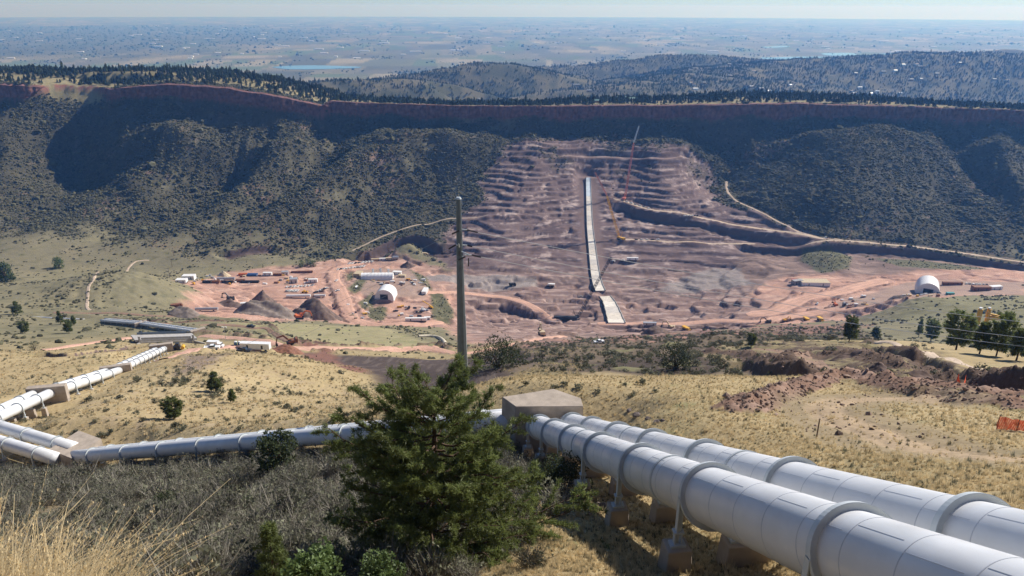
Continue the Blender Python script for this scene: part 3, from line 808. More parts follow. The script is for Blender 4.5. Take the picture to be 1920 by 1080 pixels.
def ground_piece(name, k0, k1, label):
    sub = slice(k0, k1 + 1)
    co = np.stack([GX[sub], GY[sub], GZ[sub]], -1).reshape(-1, 3)
    nr = k1 - k0
    i = np.arange(nr)[:, None] * NCOL + np.arange(NCOL - 1)[None]
    f = np.stack([i, i + 1, i + NCOL + 1, i + NCOL], -1).reshape(-1, 4)
    link(name, mesh_np(name, co, f, [MGROUND], C[sub].reshape(-1, 3)), kind='structure', label=label)
k_near = int(np.searchsorted(RR, 420))
k_hog = int(np.searchsorted(RR, 1760)); k_pl = int(np.searchsorted(RR, 5200))
ground_piece('hillside', 0, k_near, 'dry golden hillside in the foreground')
ground_piece('valley_floor', k_near, i_val, 'red excavated valley floor with the works')
ground_piece('ridge_slope', i_val, k_hog, 'scrub covered ridge slope across the valley')
ground_piece('far_hills', k_hog, k_pl, 'hazy hills behind the ridge')
ground_piece('plain', k_pl, NROW - 1, 'wide hazy plain of fields reaching the horizon')
# ground behind the viewpoint
bk = []
for i in range(25):
    for j in range(25):
        a = AZ[-1] + (2 * math.pi - (AZ[-1] - AZ[0])) * i / 24
        r = [0, 1, 3, 7, 15, 30, 60][j // 4] + (j % 4) * [0.25, .5, 1, 2, 3.75, 7.5, 20][j // 4]
        x, y = r * math.sin(a), r * math.cos(a)
        t1, t2 = a - AZ[-1], AZ[0] + 2 * math.pi - a
        ea = AZ[-1] if t1 < t2 else AZ[0]
        e = gz(r * math.sin(ea), r * math.cos(ea))
        z = lerp(e, -1.75 - .45 * y + .1 * math.sin(x * .3), float(sstep(0, .7, min(t1, t2))))
        bk.append((x, y, z))
bf = [(i * 25 + j, i * 25 + j + 1, (i + 1) * 25 + j + 1, (i + 1) * 25 + j) for i in range(24) for j in range(24)]
link('hillside', mesh_np('hillside', bk, bf, [MGROUND], np.full((625, 3), .3) * np.array([1, .8, .45])), kind='structure', label='grassy slope rising behind the viewpoint')

# road sheets
TONES = {'tan': (.52, .41, .31), 'red': (.58, .355, .265), 'brown': (.27, .18, .13), 'rock': (.36, .26, .22)}
for nm, tone, wd, Pr in road_paths:
    nx = 6
    co = []; cc = []
    for i, p in enumerate(Pr):
        t_ = (Pr[min(i + 1, len(Pr) - 1)] - Pr[max(i - 1, 0)]); t_.z = 0; t_.normalize()
        nrm = Vector((t_.y, -t_.x, 0))
        wob = 1 + .10 * math.sin(i * .37) + .08 * math.sin(i * 1.13)
        if i in (0, len(Pr) - 1): wob *= .5
        for k in range(nx + 1):
            u = k / nx * 2 - 1
            q = p + nrm * (u * wd * .5 * wob)
            off = .05 if p.y < 200 else .35
            if abs(u) > .99: off = -.5 if p.y > 200 else -.08
            co.append((q.x, q.y, gz(q.x, q.y) + off))
            tr = .86 if abs(abs(u) - .35) < .1 else 1.0
            g_ = tr * (1 + .14 * math.sin(i * .9 + k) * random.random())
            cc.append([c * g_ for c in TONES[tone]])
    f = [(i * (nx + 1) + k, i * (nx + 1) + k + 1, (i + 1) * (nx + 1) + k + 1, (i + 1) * (nx + 1) + k) for i in range(len(Pr) - 1) for k in range(nx)]
    link(nm, mesh_np(nm, co, f, [MGROUND], np.array(cc)), kind='structure')

# ---- haze: one closed box of pale air round everything
def box_mesh(name, x0, x1, y0, y1, z0, z1, mat=None):
    v = [(x0, y0, z0), (x1, y0, z0), (x1, y1, z0), (x0, y1, z0), (x0, y0, z1), (x1, y0, z1), (x1, y1, z1), (x0, y1, z1)]
    f = [(0, 3, 2, 1), (4, 5, 6, 7), (0, 1, 5, 4), (1, 2, 6, 5), (2, 3, 7, 6), (3, 0, 4, 7)]
    return mesh_np(name, v, f, [mat] if mat else [], smooth=False)
hm = bpy.data.materials.new('haze'); hm.use_nodes = True
hn = hm.node_tree
for n_ in list(hn.nodes):
    if n_.type != 'OUTPUT_MATERIAL': hn.nodes.remove(n_)
pv_ = hn.nodes.new('ShaderNodeVolumePrincipled')
pv_.inputs['Color'].default_value = (.16, .42, 1.0, 1)
pv_.inputs['Absorption Color'].default_value = (1, 1, 1, 1)
pv_.inputs['Density'].default_value = HAZE_D if 'HAZE_D' in globals() else 8.4e-5
pv_.inputs['Anisotropy'].default_value = .25
hn.links.new(pv_.outputs[0], [n_ for n_ in hn.nodes if n_.type == 'OUTPUT_MATERIAL'][0].inputs['Volume'])
link('haze', box_mesh('haze', -33000, 33000, -400, 42500, -545, max(float(GZ[:, :].max()), 8) + 45, hm), kind='stuff', label='pale blue haze filling the valley air')
# ------------------------------------------------------------------ vegetation kit
def simple_mat(name, rgb, rough=.8, var=.35, scale=3.0, spec=.3, metal=0.0, bump=0.0, rnd=0.0, coat=0.0, transl=0.0):
    m, nt, bs = node_mat(name); N = nt.nodes; L = nt.links
    tc = N.new('ShaderNodeTexCoord')
    no = N.new('ShaderNodeTexNoise'); no.inputs['Scale'].default_value = scale; no.inputs['Detail'].default_value = 4
    L.new(tc.outputs['Object'], no.inputs['Vector'])
    mr = N.new('ShaderNodeMapRange'); mr.inputs[3].default_value = 1 - var; mr.inputs[4].default_value = 1 + var
    mr.inputs[1].default_value = .3; mr.inputs[2].default_value = .7
    L.new(no.outputs['Fac'], mr.inputs[0])
    fac = mr.outputs[0]
    if rnd:
        oi = N.new('ShaderNodeObjectInfo')
        m2 = N.new('ShaderNodeMapRange'); m2.inputs[3].default_value = 1 - rnd; m2.inputs[4].default_value = 1 + rnd
        L.new(oi.outputs['Random'], m2.inputs[0])
        mm = N.new('ShaderNodeMath'); mm.operation = 'MULTIPLY'; L.new(fac, mm.inputs[0]); L.new(m2.outputs[0], mm.inputs[1]); fac = mm.outputs[0]
    mx = N.new('ShaderNodeVectorMath'); mx.operation = 'SCALE'; mx.inputs[0].default_value = rgb
    L.new(fac, mx.inputs['Scale'])
    L.new(mx.outputs[0], bs.inputs['Base Color'])
    bs.inputs['Roughness'].default_value = rough; bs.inputs['Specular IOR Level'].default_value = spec; bs.inputs['Metallic'].default_value = metal
    if coat: bs.inputs['Coat Weight'].default_value = coat
    if bump:
        b = N.new('ShaderNodeBump'); b.inputs['Strength'].default_value = bump; b.inputs['Distance'].default_value = .05
        L.new(no.outputs['Fac'], b.inputs['Height']); L.new(b.outputs[0], bs.inputs['Normal'])
    if transl:
        tr = N.new('ShaderNodeBsdfTranslucent'); L.new(mx.outputs[0], tr.inputs[0])
        ms = N.new('ShaderNodeMixShader'); ms.inputs[0].default_value = transl
        L.new(bs.outputs[0], ms.inputs[1]); L.new(tr.outputs[0], ms.inputs[2])
        L.new(ms.outputs[0], N['Material Output'].inputs['Surface'])
    return m

M_SHRUB = simple_mat('ridge_shrub', (.095, .092, .056), .9, .3, .8, .05, rnd=.35)
M_SAGE = simple_mat('sage', (.165, .165, .11), .9, .35, 2, .05, rnd=.4, transl=.25)
M_TWIG = simple_mat('twig', (.27, .245, .20), .9, .35, 3, .05, rnd=.3)
M_DRY = simple_mat('dry_grass', (.60, .485, .29), .8, .25, 2, .1, rnd=.25, transl=.4)
M_DRY2 = simple_mat('straw', (.70, .57, .34), .7, .2, 2, .2, rnd=.2, transl=.4)
M_NEEDLE = simple_mat('pine_needle', (.15, .178, .055), .55, .4, 1.2, .35, rnd=.2, transl=.45)
M_NEEDLE2 = simple_mat('bright_needle', (.12, .17, .055), .55, .35, 1.2, .35, rnd=.2, transl=.35)
M_JUNI = simple_mat('juniper_leaf', (.06, .075, .032), .7, .35, 1.5, .2, rnd=.25, transl=.3)
M_FARTREE = simple_mat('far_pine', (.04, .052, .026), .9, .3, .5, .05, rnd=.4)
M_BARK = simple_mat('bark', (.11, .075, .055), .95, .4, 6, .05, bump=.6)
M_GREENLEAF = simple_mat('green_leaf', (.10, .14, .05), .7, .35, 1.5, .2, rnd=.3, transl=.35)

HID = bpy.data.collections.new('patterns')          # source shapes for scattered ground cover, not in the scene
def proto(me):
    o = bpy.data.objects.new(me.name, me); HID.objects.link(o); return o

def scatter(name, protos, P, sc, label, tilt=0.15, seed=1, kind='stuff'):
    """ONE ground-cover object: shapes set on points (positions P, sizes sc)"""
    P = np.asarray(P, dtype=np.float32); n = len(P)
    rng = np.random.RandomState(seed)
    coll = bpy.data.collections.new(name + '_shapes')
    for o in protos:
        coll.objects.link(o)
    me = bpy.data.meshes.new(name)
    me.vertices.add(n); me.vertices.foreach_set('co', P.ravel())
    rot = np.stack([rng.uniform(-tilt, tilt, n), rng.uniform(-tilt, tilt, n), rng.uniform(0, 6.28, n)], -1).astype(np.float32)
    a = me.attributes.new('rot', 'FLOAT_VECTOR', 'POINT'); a.data.foreach_set('vector', rot.ravel())
    s3 = (np.asarray(sc)[:, None] * np.stack([rng.uniform(.8, 1.25, n), rng.uniform(.8, 1.25, n), rng.uniform(.75, 1.25, n)], -1)).astype(np.float32)
    a = me.attributes.new('scl', 'FLOAT_VECTOR', 'POINT'); a.data.foreach_set('vector', s3.ravel())
    a = me.attributes.new('pick', 'INT', 'POINT'); a.data.foreach_set('value', rng.randint(0, len(protos), n).astype(np.int32))
    me.update()
    ng = bpy.data.node_groups.new(name, 'GeometryNodeTree')
    ng.interface.new_socket('Geometry', in_out='INPUT', socket_type='NodeSocketGeometry')
    ng.interface.new_socket('Geometry', in_out='OUTPUT', socket_type='NodeSocketGeometry')
    N = ng.nodes; L = ng.links
    gi = N.new('NodeGroupInput'); go = N.new('NodeGroupOutput')
    cin = N.new('GeometryNodeCollectionInfo'); cin.inputs['Collection'].default_value = coll
    cin.inputs['Separate Children'].default_value = True; cin.inputs['Reset Children'].default_value = True
    ip = N.new('GeometryNodeInstanceOnPoints'); ip.inputs['Pick Instance'].default_value = True
    def att(nm, ty):
        x = N.new('GeometryNodeInputNamedAttribute'); x.data_type = ty; x.inputs['Name'].default_value = nm
        return [o for o in x.outputs if o.enabled][0]
    L.new(gi.outputs[0], ip.inputs['Points']); L.new(cin.outputs[0], ip.inputs['Instance'])
    L.new(att('pick', 'INT'), ip.inputs['Instance Index'])
    L.new(att('rot', 'FLOAT_VECTOR'), ip.inputs['Rotation']); L.new(att('scl', 'FLOAT_VECTOR'), ip.inputs['Scale'])
    L.new(ip.outputs[0], go.inputs[0])
    o = link(name, me, kind=kind, label=label)
    md = o.modifiers.new('scatter', 'NODES'); md.node_group = ng
    return o

def tri_mesh(name, T, mats, mi=None, smooth=False):
    """independent triangles (n,3,3)"""
    T = np.asarray(T, dtype=np.float32)
    me = mesh_np(name, T.reshape(-1, 3), np.arange(len(T) * 3).reshape(-1, 3), mats, smooth=smooth)
    if mi is not None: me.polygons.foreach_set('material_index', np.asarray(mi, dtype=np.int32))
    return me

def blob_mesh(name, mat, seed, sub=1, amp=.35, flat=.75):
    rng = np.random.RandomState(seed)
    bm = bmesh.new(); bmesh.ops.create_icosphere(bm, subdivisions=sub, radius=1)
    for v in bm.verts:
        k = 1 + rng.uniform(-amp, amp)
        v.co = Vector((v.co.x * k, v.co.y * k, v.co.z * k * flat + .35 * flat))
    me = bpy.data.meshes.new(name); bm.to_mesh(me); bm.free(); me.materials.append(mat)
    return me

def leaf_cloud(rng, n, size, centers, radii, squash=1.0):
    """n small leaf triangles spread through a set of clumps"""
    ci = rng.randint(0, len(centers), n)
    u = rng.normal(size=(n, 3)); u /= np.linalg.norm(u, axis=1)[:, None]
    rad = radii[ci] * rng.uniform(.45, 1.0, n) ** .5
    c = centers[ci] + u * rad[:, None] * np.array([1, 1, squash])
    d1 = rng.normal(size=(n, 3)); d1 /= np.linalg.norm(d1, axis=1)[:, None]
    d2 = np.cross(d1, rng.normal(size=(n, 3))); d2 /= np.linalg.norm(d2, axis=1)[:, None] + 1e-9
    s = size * rng.uniform(.6, 1.4, n)[:, None]
    return np.stack([c - d1 * s * .5, c + d1 * s * .5, c + d2 * s * .9], 1)

def leafy_shrub(name, mat, seed, n=220, size=.22):
    rng = np.random.RandomState(seed)
    k = 9
    cen = np.stack([rng.uniform(-.6, .6, k), rng.uniform(-.6, .6, k), rng.uniform(.25, .75, k)], -1)
    return tri_mesh(name, leaf_cloud(rng, n, size, cen, rng.uniform(.25, .45, k)), [mat])

def twig_shrub(name, mats, seed, n=150, w=.03, leaf=60):
    rng = np.random.RandomState(seed)
    a = rng.uniform(0, 6.28, n); el = rng.uniform(.35, 1.45, n); ln = rng.uniform(.45, 1.05, n)
    d = np.stack([np.cos(a) * np.cos(el), np.sin(a) * np.cos(el), np.sin(el)], -1)
    b = np.stack([rng.uniform(-.35, .35, n), rng.uniform(-.35, .35, n), rng.uniform(0, .3, n)], -1)
    s = np.cross(d, rng.normal(size=(n, 3))); s /= np.linalg.norm(s, axis=1)[:, None]
    T1 = np.stack([b - s * w, b + s * w, b + d * ln[:, None]], 1)
    cen = (b + d * (ln * .75)[:, None])[:24]
    T2 = leaf_cloud(rng, leaf, .10, cen, np.full(len(cen), .22))
    return tri_mesh(name, np.concatenate([T1, T2]), mats, [0] * n + [1] * leaf)

def grass_tuft(name, mat, seed, n=36, h=1.0, w=.035, spread=.35, lean=.5):
    rng = np.random.RandomState(seed)
    b = np.stack([rng.normal(0, spread * .5, n), rng.normal(0, spread * .5, n), np.full(n, -.06)], -1)
    a = rng.uniform(0, 6.28, n); l = rng.uniform(.05, lean, n); hh = h * rng.uniform(.5, 1.15, n)
    tip = b + np.stack([np.cos(a) * l * hh, np.sin(a) * l * hh, hh], -1)
    s = np.stack([np.cos(a + 1.57), np.sin(a + 1.57), a * 0], -1) * w
    return tri_mesh(name, np.stack([b - s, b + s, tip], 1), [mat])

def far_pine(name, seed, mats, tiers=7, n=7):
    rng = np.random.RandomState(seed); T = []; mi = []
    for i in range(tiers):
        z = .16 + .8 * i / tiers; r = .30 * (1 - (i / tiers) ** 1.3) + .05
        for k in range(n):
            a = 6.28 * (k + rng.uniform(0, 1)) / n; rr_ = r * rng.uniform(.6, 1.25)
            t = np.array([0, 0, z + .17]); p = np.array([math.cos(a - .5) * rr_, math.sin(a - .5) * rr_, z + rng.uniform(-.07, .05)]); q = np.array([math.cos(a + .5) * rr_, math.sin(a + .5) * rr_, z + rng.uniform(-.07, .05)])
            T.append([t, p, q]); mi.append(0)
    for k in range(3):
        a = 2.1 * k; T.append([[0, 0, .6], [math.cos(a) * .025, math.sin(a) * .025, -.05], [math.cos(a + 2.1) * .025, math.sin(a + 2.1) * .025, -.05]]); mi.append(1)
    return tri_mesh(name, T, mats, mi)

def rand_in(masks, n, x0, x1, y0, y1, seed, polar=False):
    """n random ground points, kept with the probability given by a mask on the grid"""
    rng = np.random.RandomState(seed)
    if polar:
        a = rng.uniform(math.atan2(x0, y0), math.atan2(x1, y0), n); r = np.exp(rng.uniform(math.log(y0), math.log(y1), n)); x, y = r * np.sin(a), r * np.cos(a)
    else:
        x, y = rng.uniform(x0, x1, n), rng.uniform(y0, y1, n)
    ok = np.abs(np.arctan2(x, y)) < R_(42)
    x, y = x[ok], y[ok]
    if masks is not None:
        k = rng.uniform(0, 1, len(x)) < gzv(x, y, masks); x, y = x[k], y[k]
    return np.stack([x, y, gzv(x, y)], -1), rng

# ------------------------------------------------------------------ scrub on the ridge and in the valley
noroad = 1 - np.clip(road_mask * 2, 0, 1)
bare = 1 - np.clip(M_exc * (1 - .3 * sstep(1290, 1400, GY) * sstep(.05, .4, n1 + .6 * n2)) + M_dirt + M_scarp + bench * .9 + rimrock + M_chute, 0, 1)
Dr = np.clip(hog * (.85 + .8 * n1 + .5 * n2), 0, 1) * (1 - .7 * grassleft) * bare * noroad * (1 - .9 * M_spine) * (1 - .35 * sstep(.05, .5, n4))
P, rng = rand_in(Dr, 320000, -1250, 1300, 1050, 1500, 401)
shr = [proto(blob_mesh('shrub_form', M_SHRUB, 411 + i)) for i in range(4)]
scatter('ridge_scrub', shr, P - np.array([0, 0, .25]), rng.lognormal(math.log(.98), .5, len(P)), 'dense dark green scrub covering the ridge slope', seed=402)
M_top = sstep(4, 14, GY - ryg) * (GY < 1700)
hillflank = region([(90, 560), (120, 535), (180, 512), (240, 512), (190, 545), (160, 578), (60, 585)], 10, 12, 20, 407)
Dv = hillflank * .9 + (sstep(300, 420, RD) * (1 - sstep(1100, 1180, GY))) * bare * noroad * (1 - M_field * .8) * np.clip(.06 + sstep(.05, .55, n1 + .5 * n2) * .9, 0, 1) * (1 - sstep(.0, .3, M_yard + M_gravel + M_bank))
P, rng = rand_in(np.clip(Dv, 0, 1), 70000, -900, 950, 280, 1180, 403)
scatter('valley_scrub', shr[:3], P, rng.lognormal(math.log(.95), .4, len(P)), 'low dark scrub dotting the valley slopes', seed=404)
# scrub on the little hill and mounds
P, rng = rand_in(np.clip(M_green * .8 * noroad, 0, 1), 30000, -500, 900, 800, 1200, 405)
scatter('mound_scrub', shr[1:], P, rng.lognormal(math.log(.75), .3, len(P)), 'green scrub on the small mounds in the works', seed=406)

# ------------------------------------------------------------------ pines beyond
pines = [far_pine('pine_form', 421 + i, [M_FARTREE, M_BARK]) for i in range(4)]
def far_trees(name, mask, n, box, seed, hm_, hs, label):
    P, rng = rand_in(mask, n, *box, seed)
    scatter(name, [proto(m) for m in pines], P, rng.lognormal(math.log(hm_), hs, len(P)), label, seed=seed + 1, tilt=.06)
    return P
def sub_mask(px, py, rad, seed=0):
    p = hit(px, py); return 1 - sstep(rad * .7, rad, np.hypot(GX - p.x, GY - p.y))
# wooded ground beyond the rim
M_wood = sstep(10, 22, GY - ryg) * (GY < 1720) * (GY > 1450)
tn = fbm(GX / 45, GY / 45, 3, 431)
Dt = M_wood * np.clip(.35 + .9 * tn + .5 * sstep(1540, 1640, GY), 0, 1)
RPT, rng = rand_in(np.clip(Dt, 0, 1), 15000, -1150, 1200, 1440, 1720, 432)
order = np.argsort(RPT[:, 1] + rng.uniform(0, 120, len(RPT)))
near300 = order[:300]; rest = order[300:]
for c, i in enumerate(near300):
    p = RPT[i]
    o = link('pine_tree', pines[c % 4], label='small dark pine standing along the top of the red rim cliff', cat='tree', group='pines along the rim of the ridge')
    h_ = 7.5 * math.exp(random.gauss(0, .22)); o.location = (p[0], p[1], p[2] - .3); o.scale = (h_ * 1.05, h_ * 1.05, h_); o.rotation_euler = (0, 0, random.uniform(0, 6.28))
rng = np.random.RandomState(5)
scatter('ridge_top_pines', [proto(m) for m in pines], RPT[rest], rng.lognormal(math.log(8.5), .22, len(rest)), 'dark pine wood along the flat top of the ridge', seed=433, tilt=.05)
tf = fbm(GX / 130, GY / 130, 3, 441)
Df = sstep(1750, 1950, GY) * (1 - pl) * np.clip(.45 + 1.3 * tf + .4 * nf + .35 * sstep(400, 900, GX) * sstep(2800, 3200, GY), 0, 1) * (GY < 5000)
P, rng = rand_in(np.clip(Df, 0, 1), 85000, -1300, 3400, 1750, 4600, 442)
scatter('hill_pines', [proto(m) for m in pines], P, rng.lognormal(math.log(8), .25, len(P)), 'far dark pine woods over the hills behind the ridge', seed=443, tilt=.05)
# trees of the plain
tp = fbm(GX / 500, GY / 900, 4, 451)
Dp = pl * np.clip(sstep(.08, .45, tp) + .55 * M_city, 0, 1)
blobs = [proto(blob_mesh('tree_form', M_FARTREE, 455 + i, 1, .4, .9)) for i in range(3)]
rng = np.random.RandomState(452)
a = rng.uniform(R_(-40), R_(40), 30000); r = np.exp(rng.uniform(math.log(4600), math.log(24000), 30000))
x, y = r * np.sin(a), r * np.cos(a); k = rng.uniform(0, 1, len(x)) < gzv(x, y, Dp); x, y = x[k], y[k]
P = np.stack([x, y, gzv(x, y)], -1)
scatter('plain_trees', blobs, P, rng.lognormal(math.log(5.2), .4, len(P)) * np.interp(y, [4600, 20000], [1, 2.2]), 'hazy belts of trees between the fields of the plain', seed=453)

# lakes: flat water sheets
MW, nt_, bs_ = node_mat('water')
bs_.inputs['Base Color'].default_value = (.10, .22, .34, 1); bs_.inputs['Roughness'].default_value = .12
wn = nt_.nodes.new('ShaderNodeTexNoise'); wn.inputs['Scale'].default_value = .2; wb = nt_.nodes.new('ShaderNodeBump'); wb.inputs['Strength'].default_value = .2
nt_.links.new(wn.outputs['Fac'], wb.inputs['Height']); nt_.links.new(wb.outputs[0], bs_.inputs['Normal'])
def lake(pix, label):
    P = []
    for i, (px, py) in enumerate(pix):
        d = ray(px, py); zl = -518.5; P.append(d * (zl / d.z))
    P = resample(P + [P[0]], 60)[:-1]
    bm = bmesh.new(); vs = [bm.verts.new((p.x, p.y, -517.0)) for p in P]
    bm.faces.new(vs); me = bpy.data.meshes.new('lake'); bm.to_mesh(me); bm.free(); me.materials.append(MW)
    o = link('lake', me, kind='structure', label=label)
lake([(508, 126), (540, 123.5), (600, 123), (668, 125), (672, 127.5), (600, 130), (540, 130)], 'bright blue lake at the edge of the plain')
lake([(1425, 108), (1500, 106.5), (1595, 108), (1600, 110), (1520, 112), (1440, 111)], 'pale lake behind the bare hills')
lake([(1540, 100), (1590, 99), (1603, 101), (1600, 104), (1550, 104)], 'small pale pond beyond the bare hills')
lake([(1655, 101), (1720, 99), (1780, 100), (1790, 103), (1700, 106), (1660, 105)], 'pale lake behind the wooded hill')
lake([(1430, 88), (1470, 86), (1480, 88), (1440, 90)], 'tiny far pond in the plain')

# ------------------------------------------------------------------ the rim cliffs as real faces, buttressed and cracked
MCL, nt_, bs_ = node_mat('rim_rock')
N = nt_.nodes; L = nt_.links
g_ = N.new('ShaderNodeNewGeometry'); mp = N.new('ShaderNodeMapping'); mp.inputs['Scale'].default_value = (.16, .16, .13)
L.new(g_.outputs['Position'], mp.inputs[0])
t1 = N.new('ShaderNodeTexNoise'); t1.inputs['Scale'].default_value = 1; t1.inputs['Detail'].default_value = 6; L.new(mp.outputs[0], t1.inputs['Vector'])
rp_ = N.new('ShaderNodeValToRGB'); rp_.color_ramp.elements[0].color = (.085, .04, .035, 1); rp_.color_ramp.elements[1].color = (.25, .115, .09, 1)
rp_.color_ramp.elements[0].position = .3; rp_.color_ramp.elements[1].position = .7
L.new(t1.outputs['Fac'], rp_.inputs[0]); L.new(rp_.outputs[0], bs_.inputs['Base Color']); bs_.inputs['Roughness'].default_value = .95
b_ = N.new('ShaderNodeBump'); b_.inputs['Strength'].default_value = .8; b_.inputs['Distance'].default_value = 1.5; L.new(t1.outputs['Fac'], b_.inputs['Height']); L.new(b_.outputs[0], bs_.inputs['Normal'])
def cliff(px0, px1, label):
    x0, x1 = np.interp(px0, [q[0] for q in RIM], rp[:, 0]), np.interp(px1, [q[0] for q in RIM], rp[:, 0])
    nx, nz = max(int((x1 - x0) / 1.8), 8), 12
    xs = np.linspace(x0, x1, nx)
    yr_, zt_, hh_ = rim_y(xs), rim_z(xs), rim_h(xs)
    fade = np.clip(np.minimum(xs - x0, x1 - xs) / 14, 0.02, 1)
    co = []
    for k in range(nz + 1):
        t = k / nz
        z = zt_ + .4 - (hh_ * fade + 1.5) * (1 - t)
        out = -2.2 + 3.0 * t + 1.6 * fbm(xs / 9, z / 14, 3, 461) + 1.3 * np.abs(perlin(xs / 6.5, z / 40, 462)) + .8 * perlin(z / 3.2, xs / 60, 463)
        if k == nz: out = np.full_like(xs, 9.0); z = gzv(xs, yr_ + 9) - .2
        co.append(np.stack([xs, yr_ + out, z], -1))
    co = np.concatenate(co)
    i = np.arange(nz)[:, None] * nx + np.arange(nx - 1)[None]
    f = np.stack([i, i + 1, i + nx + 1, i + nx], -1).reshape(-1, 4)
    link('cliff', mesh_np('cliff', co, f, [MCL], smooth=False), kind='structure', label=label)
cliff(-150, 78, 'red rock cliff at the far left end of the rim')
cliff(196, 606, 'long red cliff below the wooded shoulder of the rim')
cliff(608, 2070, 'red rim cliff running along the top of the ridge')

# houses on the ridge top and the wooded hills
M_WALL_TAN = simple_mat('house_wall_tan', (.34, .27, .2), .8, .15, .5)
M_WALL_WHITE = simple_mat('white_wall', (.78, .77, .74), .7, .06, .5)
M_ROOF_GREEN = simple_mat('green_roof', (.16, .26, .22), .5, .12, .6)
M_ROOF_GREY = simple_mat('grey_roof', (.30, .30, .31), .6, .15, .6)
M_ROOF_WHITE = simple_mat('white_roof', (.80, .80, .80), .4, .06, .3)
M_GLASS = simple_mat('window_glass', (.03, .04, .05), .1, .2, 1, .6)
def bx(bm, x0, x1, y0, y1, z0, z1):
    v = [bm.verts.new(p) for p in ((x0, y0, z0), (x1, y0, z0), (x1, y1, z0), (x0, y1, z0), (x0, y0, z1), (x1, y0, z1), (x1, y1, z1), (x0, y1, z1))]
    for f in ((0, 3, 2, 1), (4, 5, 6, 7), (0, 1, 5, 4), (1, 2, 6, 5), (2, 3, 7, 6), (3, 0, 4, 7)): bm.faces.new([v[i] for i in f])
def obj(name, bm, mat, parent=None, smooth=False):
    me = bpy.data.meshes.new(name); bm.to_mesh(me); bm.free()
    me.materials.append(mat)
    if smooth:
        for p in me.polygons: p.use_smooth = True
    return link(name, me, parent)
def thing(name, loc, rz=0, label=None, cat=None, group=None):
    o = link(name, None, label=label, cat=cat, group=group); o.location = loc; o.rotation_euler = (0, 0, rz); o.empty_display_size = .2
    return o
def gable(bm, L_, W_, h, ridge, over=.5):
    a, b = L_ / 2 + over, W_ / 2 + over
    v = [bm.verts.new(p) for p in ((-a, -b, h - .25), (a, -b, h - .25), (a, b, h - .25), (-a, b, h - .25), (-a, 0, h + ridge), (a, 0, h + ridge))]
    for f in ((0, 1, 5, 4), (2, 3, 4, 5), (0, 4, 3), (1, 2, 5), (0, 3, 2, 1)): bm.faces.new([v[i] for i in f])
def house(loc, rz, L_, W_, h, ridge, wall, roof, label, group=None, wins=3):
    t = thing('house', loc, rz, label, 'house', group)
    bm = bmesh.new(); bx(bm, -L_ / 2, L_ / 2, -W_ / 2, W_ / 2, -2, h); obj('wall', bm, wall, t)
    bm = bmesh.new(); gable(bm, L_, W_, h, ridge); obj('roof', bm, roof, t)
    for i in range(wins):
        bm = bmesh.new(); x = -L_ / 2 + L_ * (i + .5) / wins; bx(bm, x - .7, x + .7, -W_ / 2 - .06, -W_ / 2 + .1, 1, 2.3); obj('window', bm, M_GLASS, t)
    return t
for px, py, L_, W_, rz, wl, rf, lb in [
    (898, 187, 9, 7, .3, M_WALL_WHITE, M_ROOF_GREY, 'small white house standing alone among the pines on the rim'),
    (1120, 192, 12, 8, .1, M_WALL_TAN, M_ROOF_GREEN, 'low green roofed shed at the cliff edge'),
    (1165, 186, 20, 12, -.1, M_WALL_TAN, M_ROOF_GREEN, 'large green roofed house on the ridge top'),
    (1186, 188, 16, 10, .2, M_WALL_TAN, M_ROOF_GREEN, 'green roofed house wing nearest the cliff edge'),
    (1105, 171, 18, 10, .05, M_WALL_TAN, M_ROOF_GREY, 'grey roofed house in the pines behind the ridge'),
    (1080, 160, 30, 12, .05, M_WALL_TAN, M_ROOF_GREY, 'long grey roofed building beyond the ridge pines')]:
    house(hit(px, py, 1400), rz, L_, W_, 4.0, 2.6, wl, rf, lb)
hl = 0
rng = np.random.RandomState(471)
while hl < 34:
    px, py = rng.uniform(1290, 1915), rng.uniform(115, 178)
    p = hit(px, py, 1800)
    if not (2000 < p.y < 4200): hl += 1; continue
    house(p, rng.uniform(-.5, .5), rng.uniform(14, 22), rng.uniform(9, 13), 5, 3, [M_WALL_TAN, M_WALL_WHITE][hl % 2], [M_ROOF_GREY, M_ROOF_WHITE, M_ROOF_GREY, M_WALL_TAN][hl % 4],
          'tiny far house among the pines of the wooded hill', 'houses scattered on the wooded hill', 1)
    hl += 1
# pale sheds and town buildings far out on the plain
for i in range(90):
    if i < 50: px, py = rng.uniform(0, 700), rng.uniform(48, 112)
    else: px, py = rng.uniform(700, 1915), rng.uniform(55, 104)
    p = hit(px, py, 4600)
    if p.y < 4600 or p.z > -505: continue
    t = thing('far_building', p, rng.uniform(-.2, .2), 'tiny pale building far out on the hazy plain', 'building', 'pale buildings dotting the plain')
    L_ = rng.uniform(25, 80) * (1 + (p.y > 9000)); W_ = rng.uniform(18, 34); h = rng.uniform(6, 12)
    bm = bmesh.new(); bx(bm, -L_ / 2, L_ / 2, -W_ / 2, W_ / 2, -3, h); obj('wall', bm, M_WALL_WHITE, t)
    bm = bmesh.new(); gable(bm, L_, W_, h, 3.5); obj('roof', bm, M_ROOF_WHITE, t)
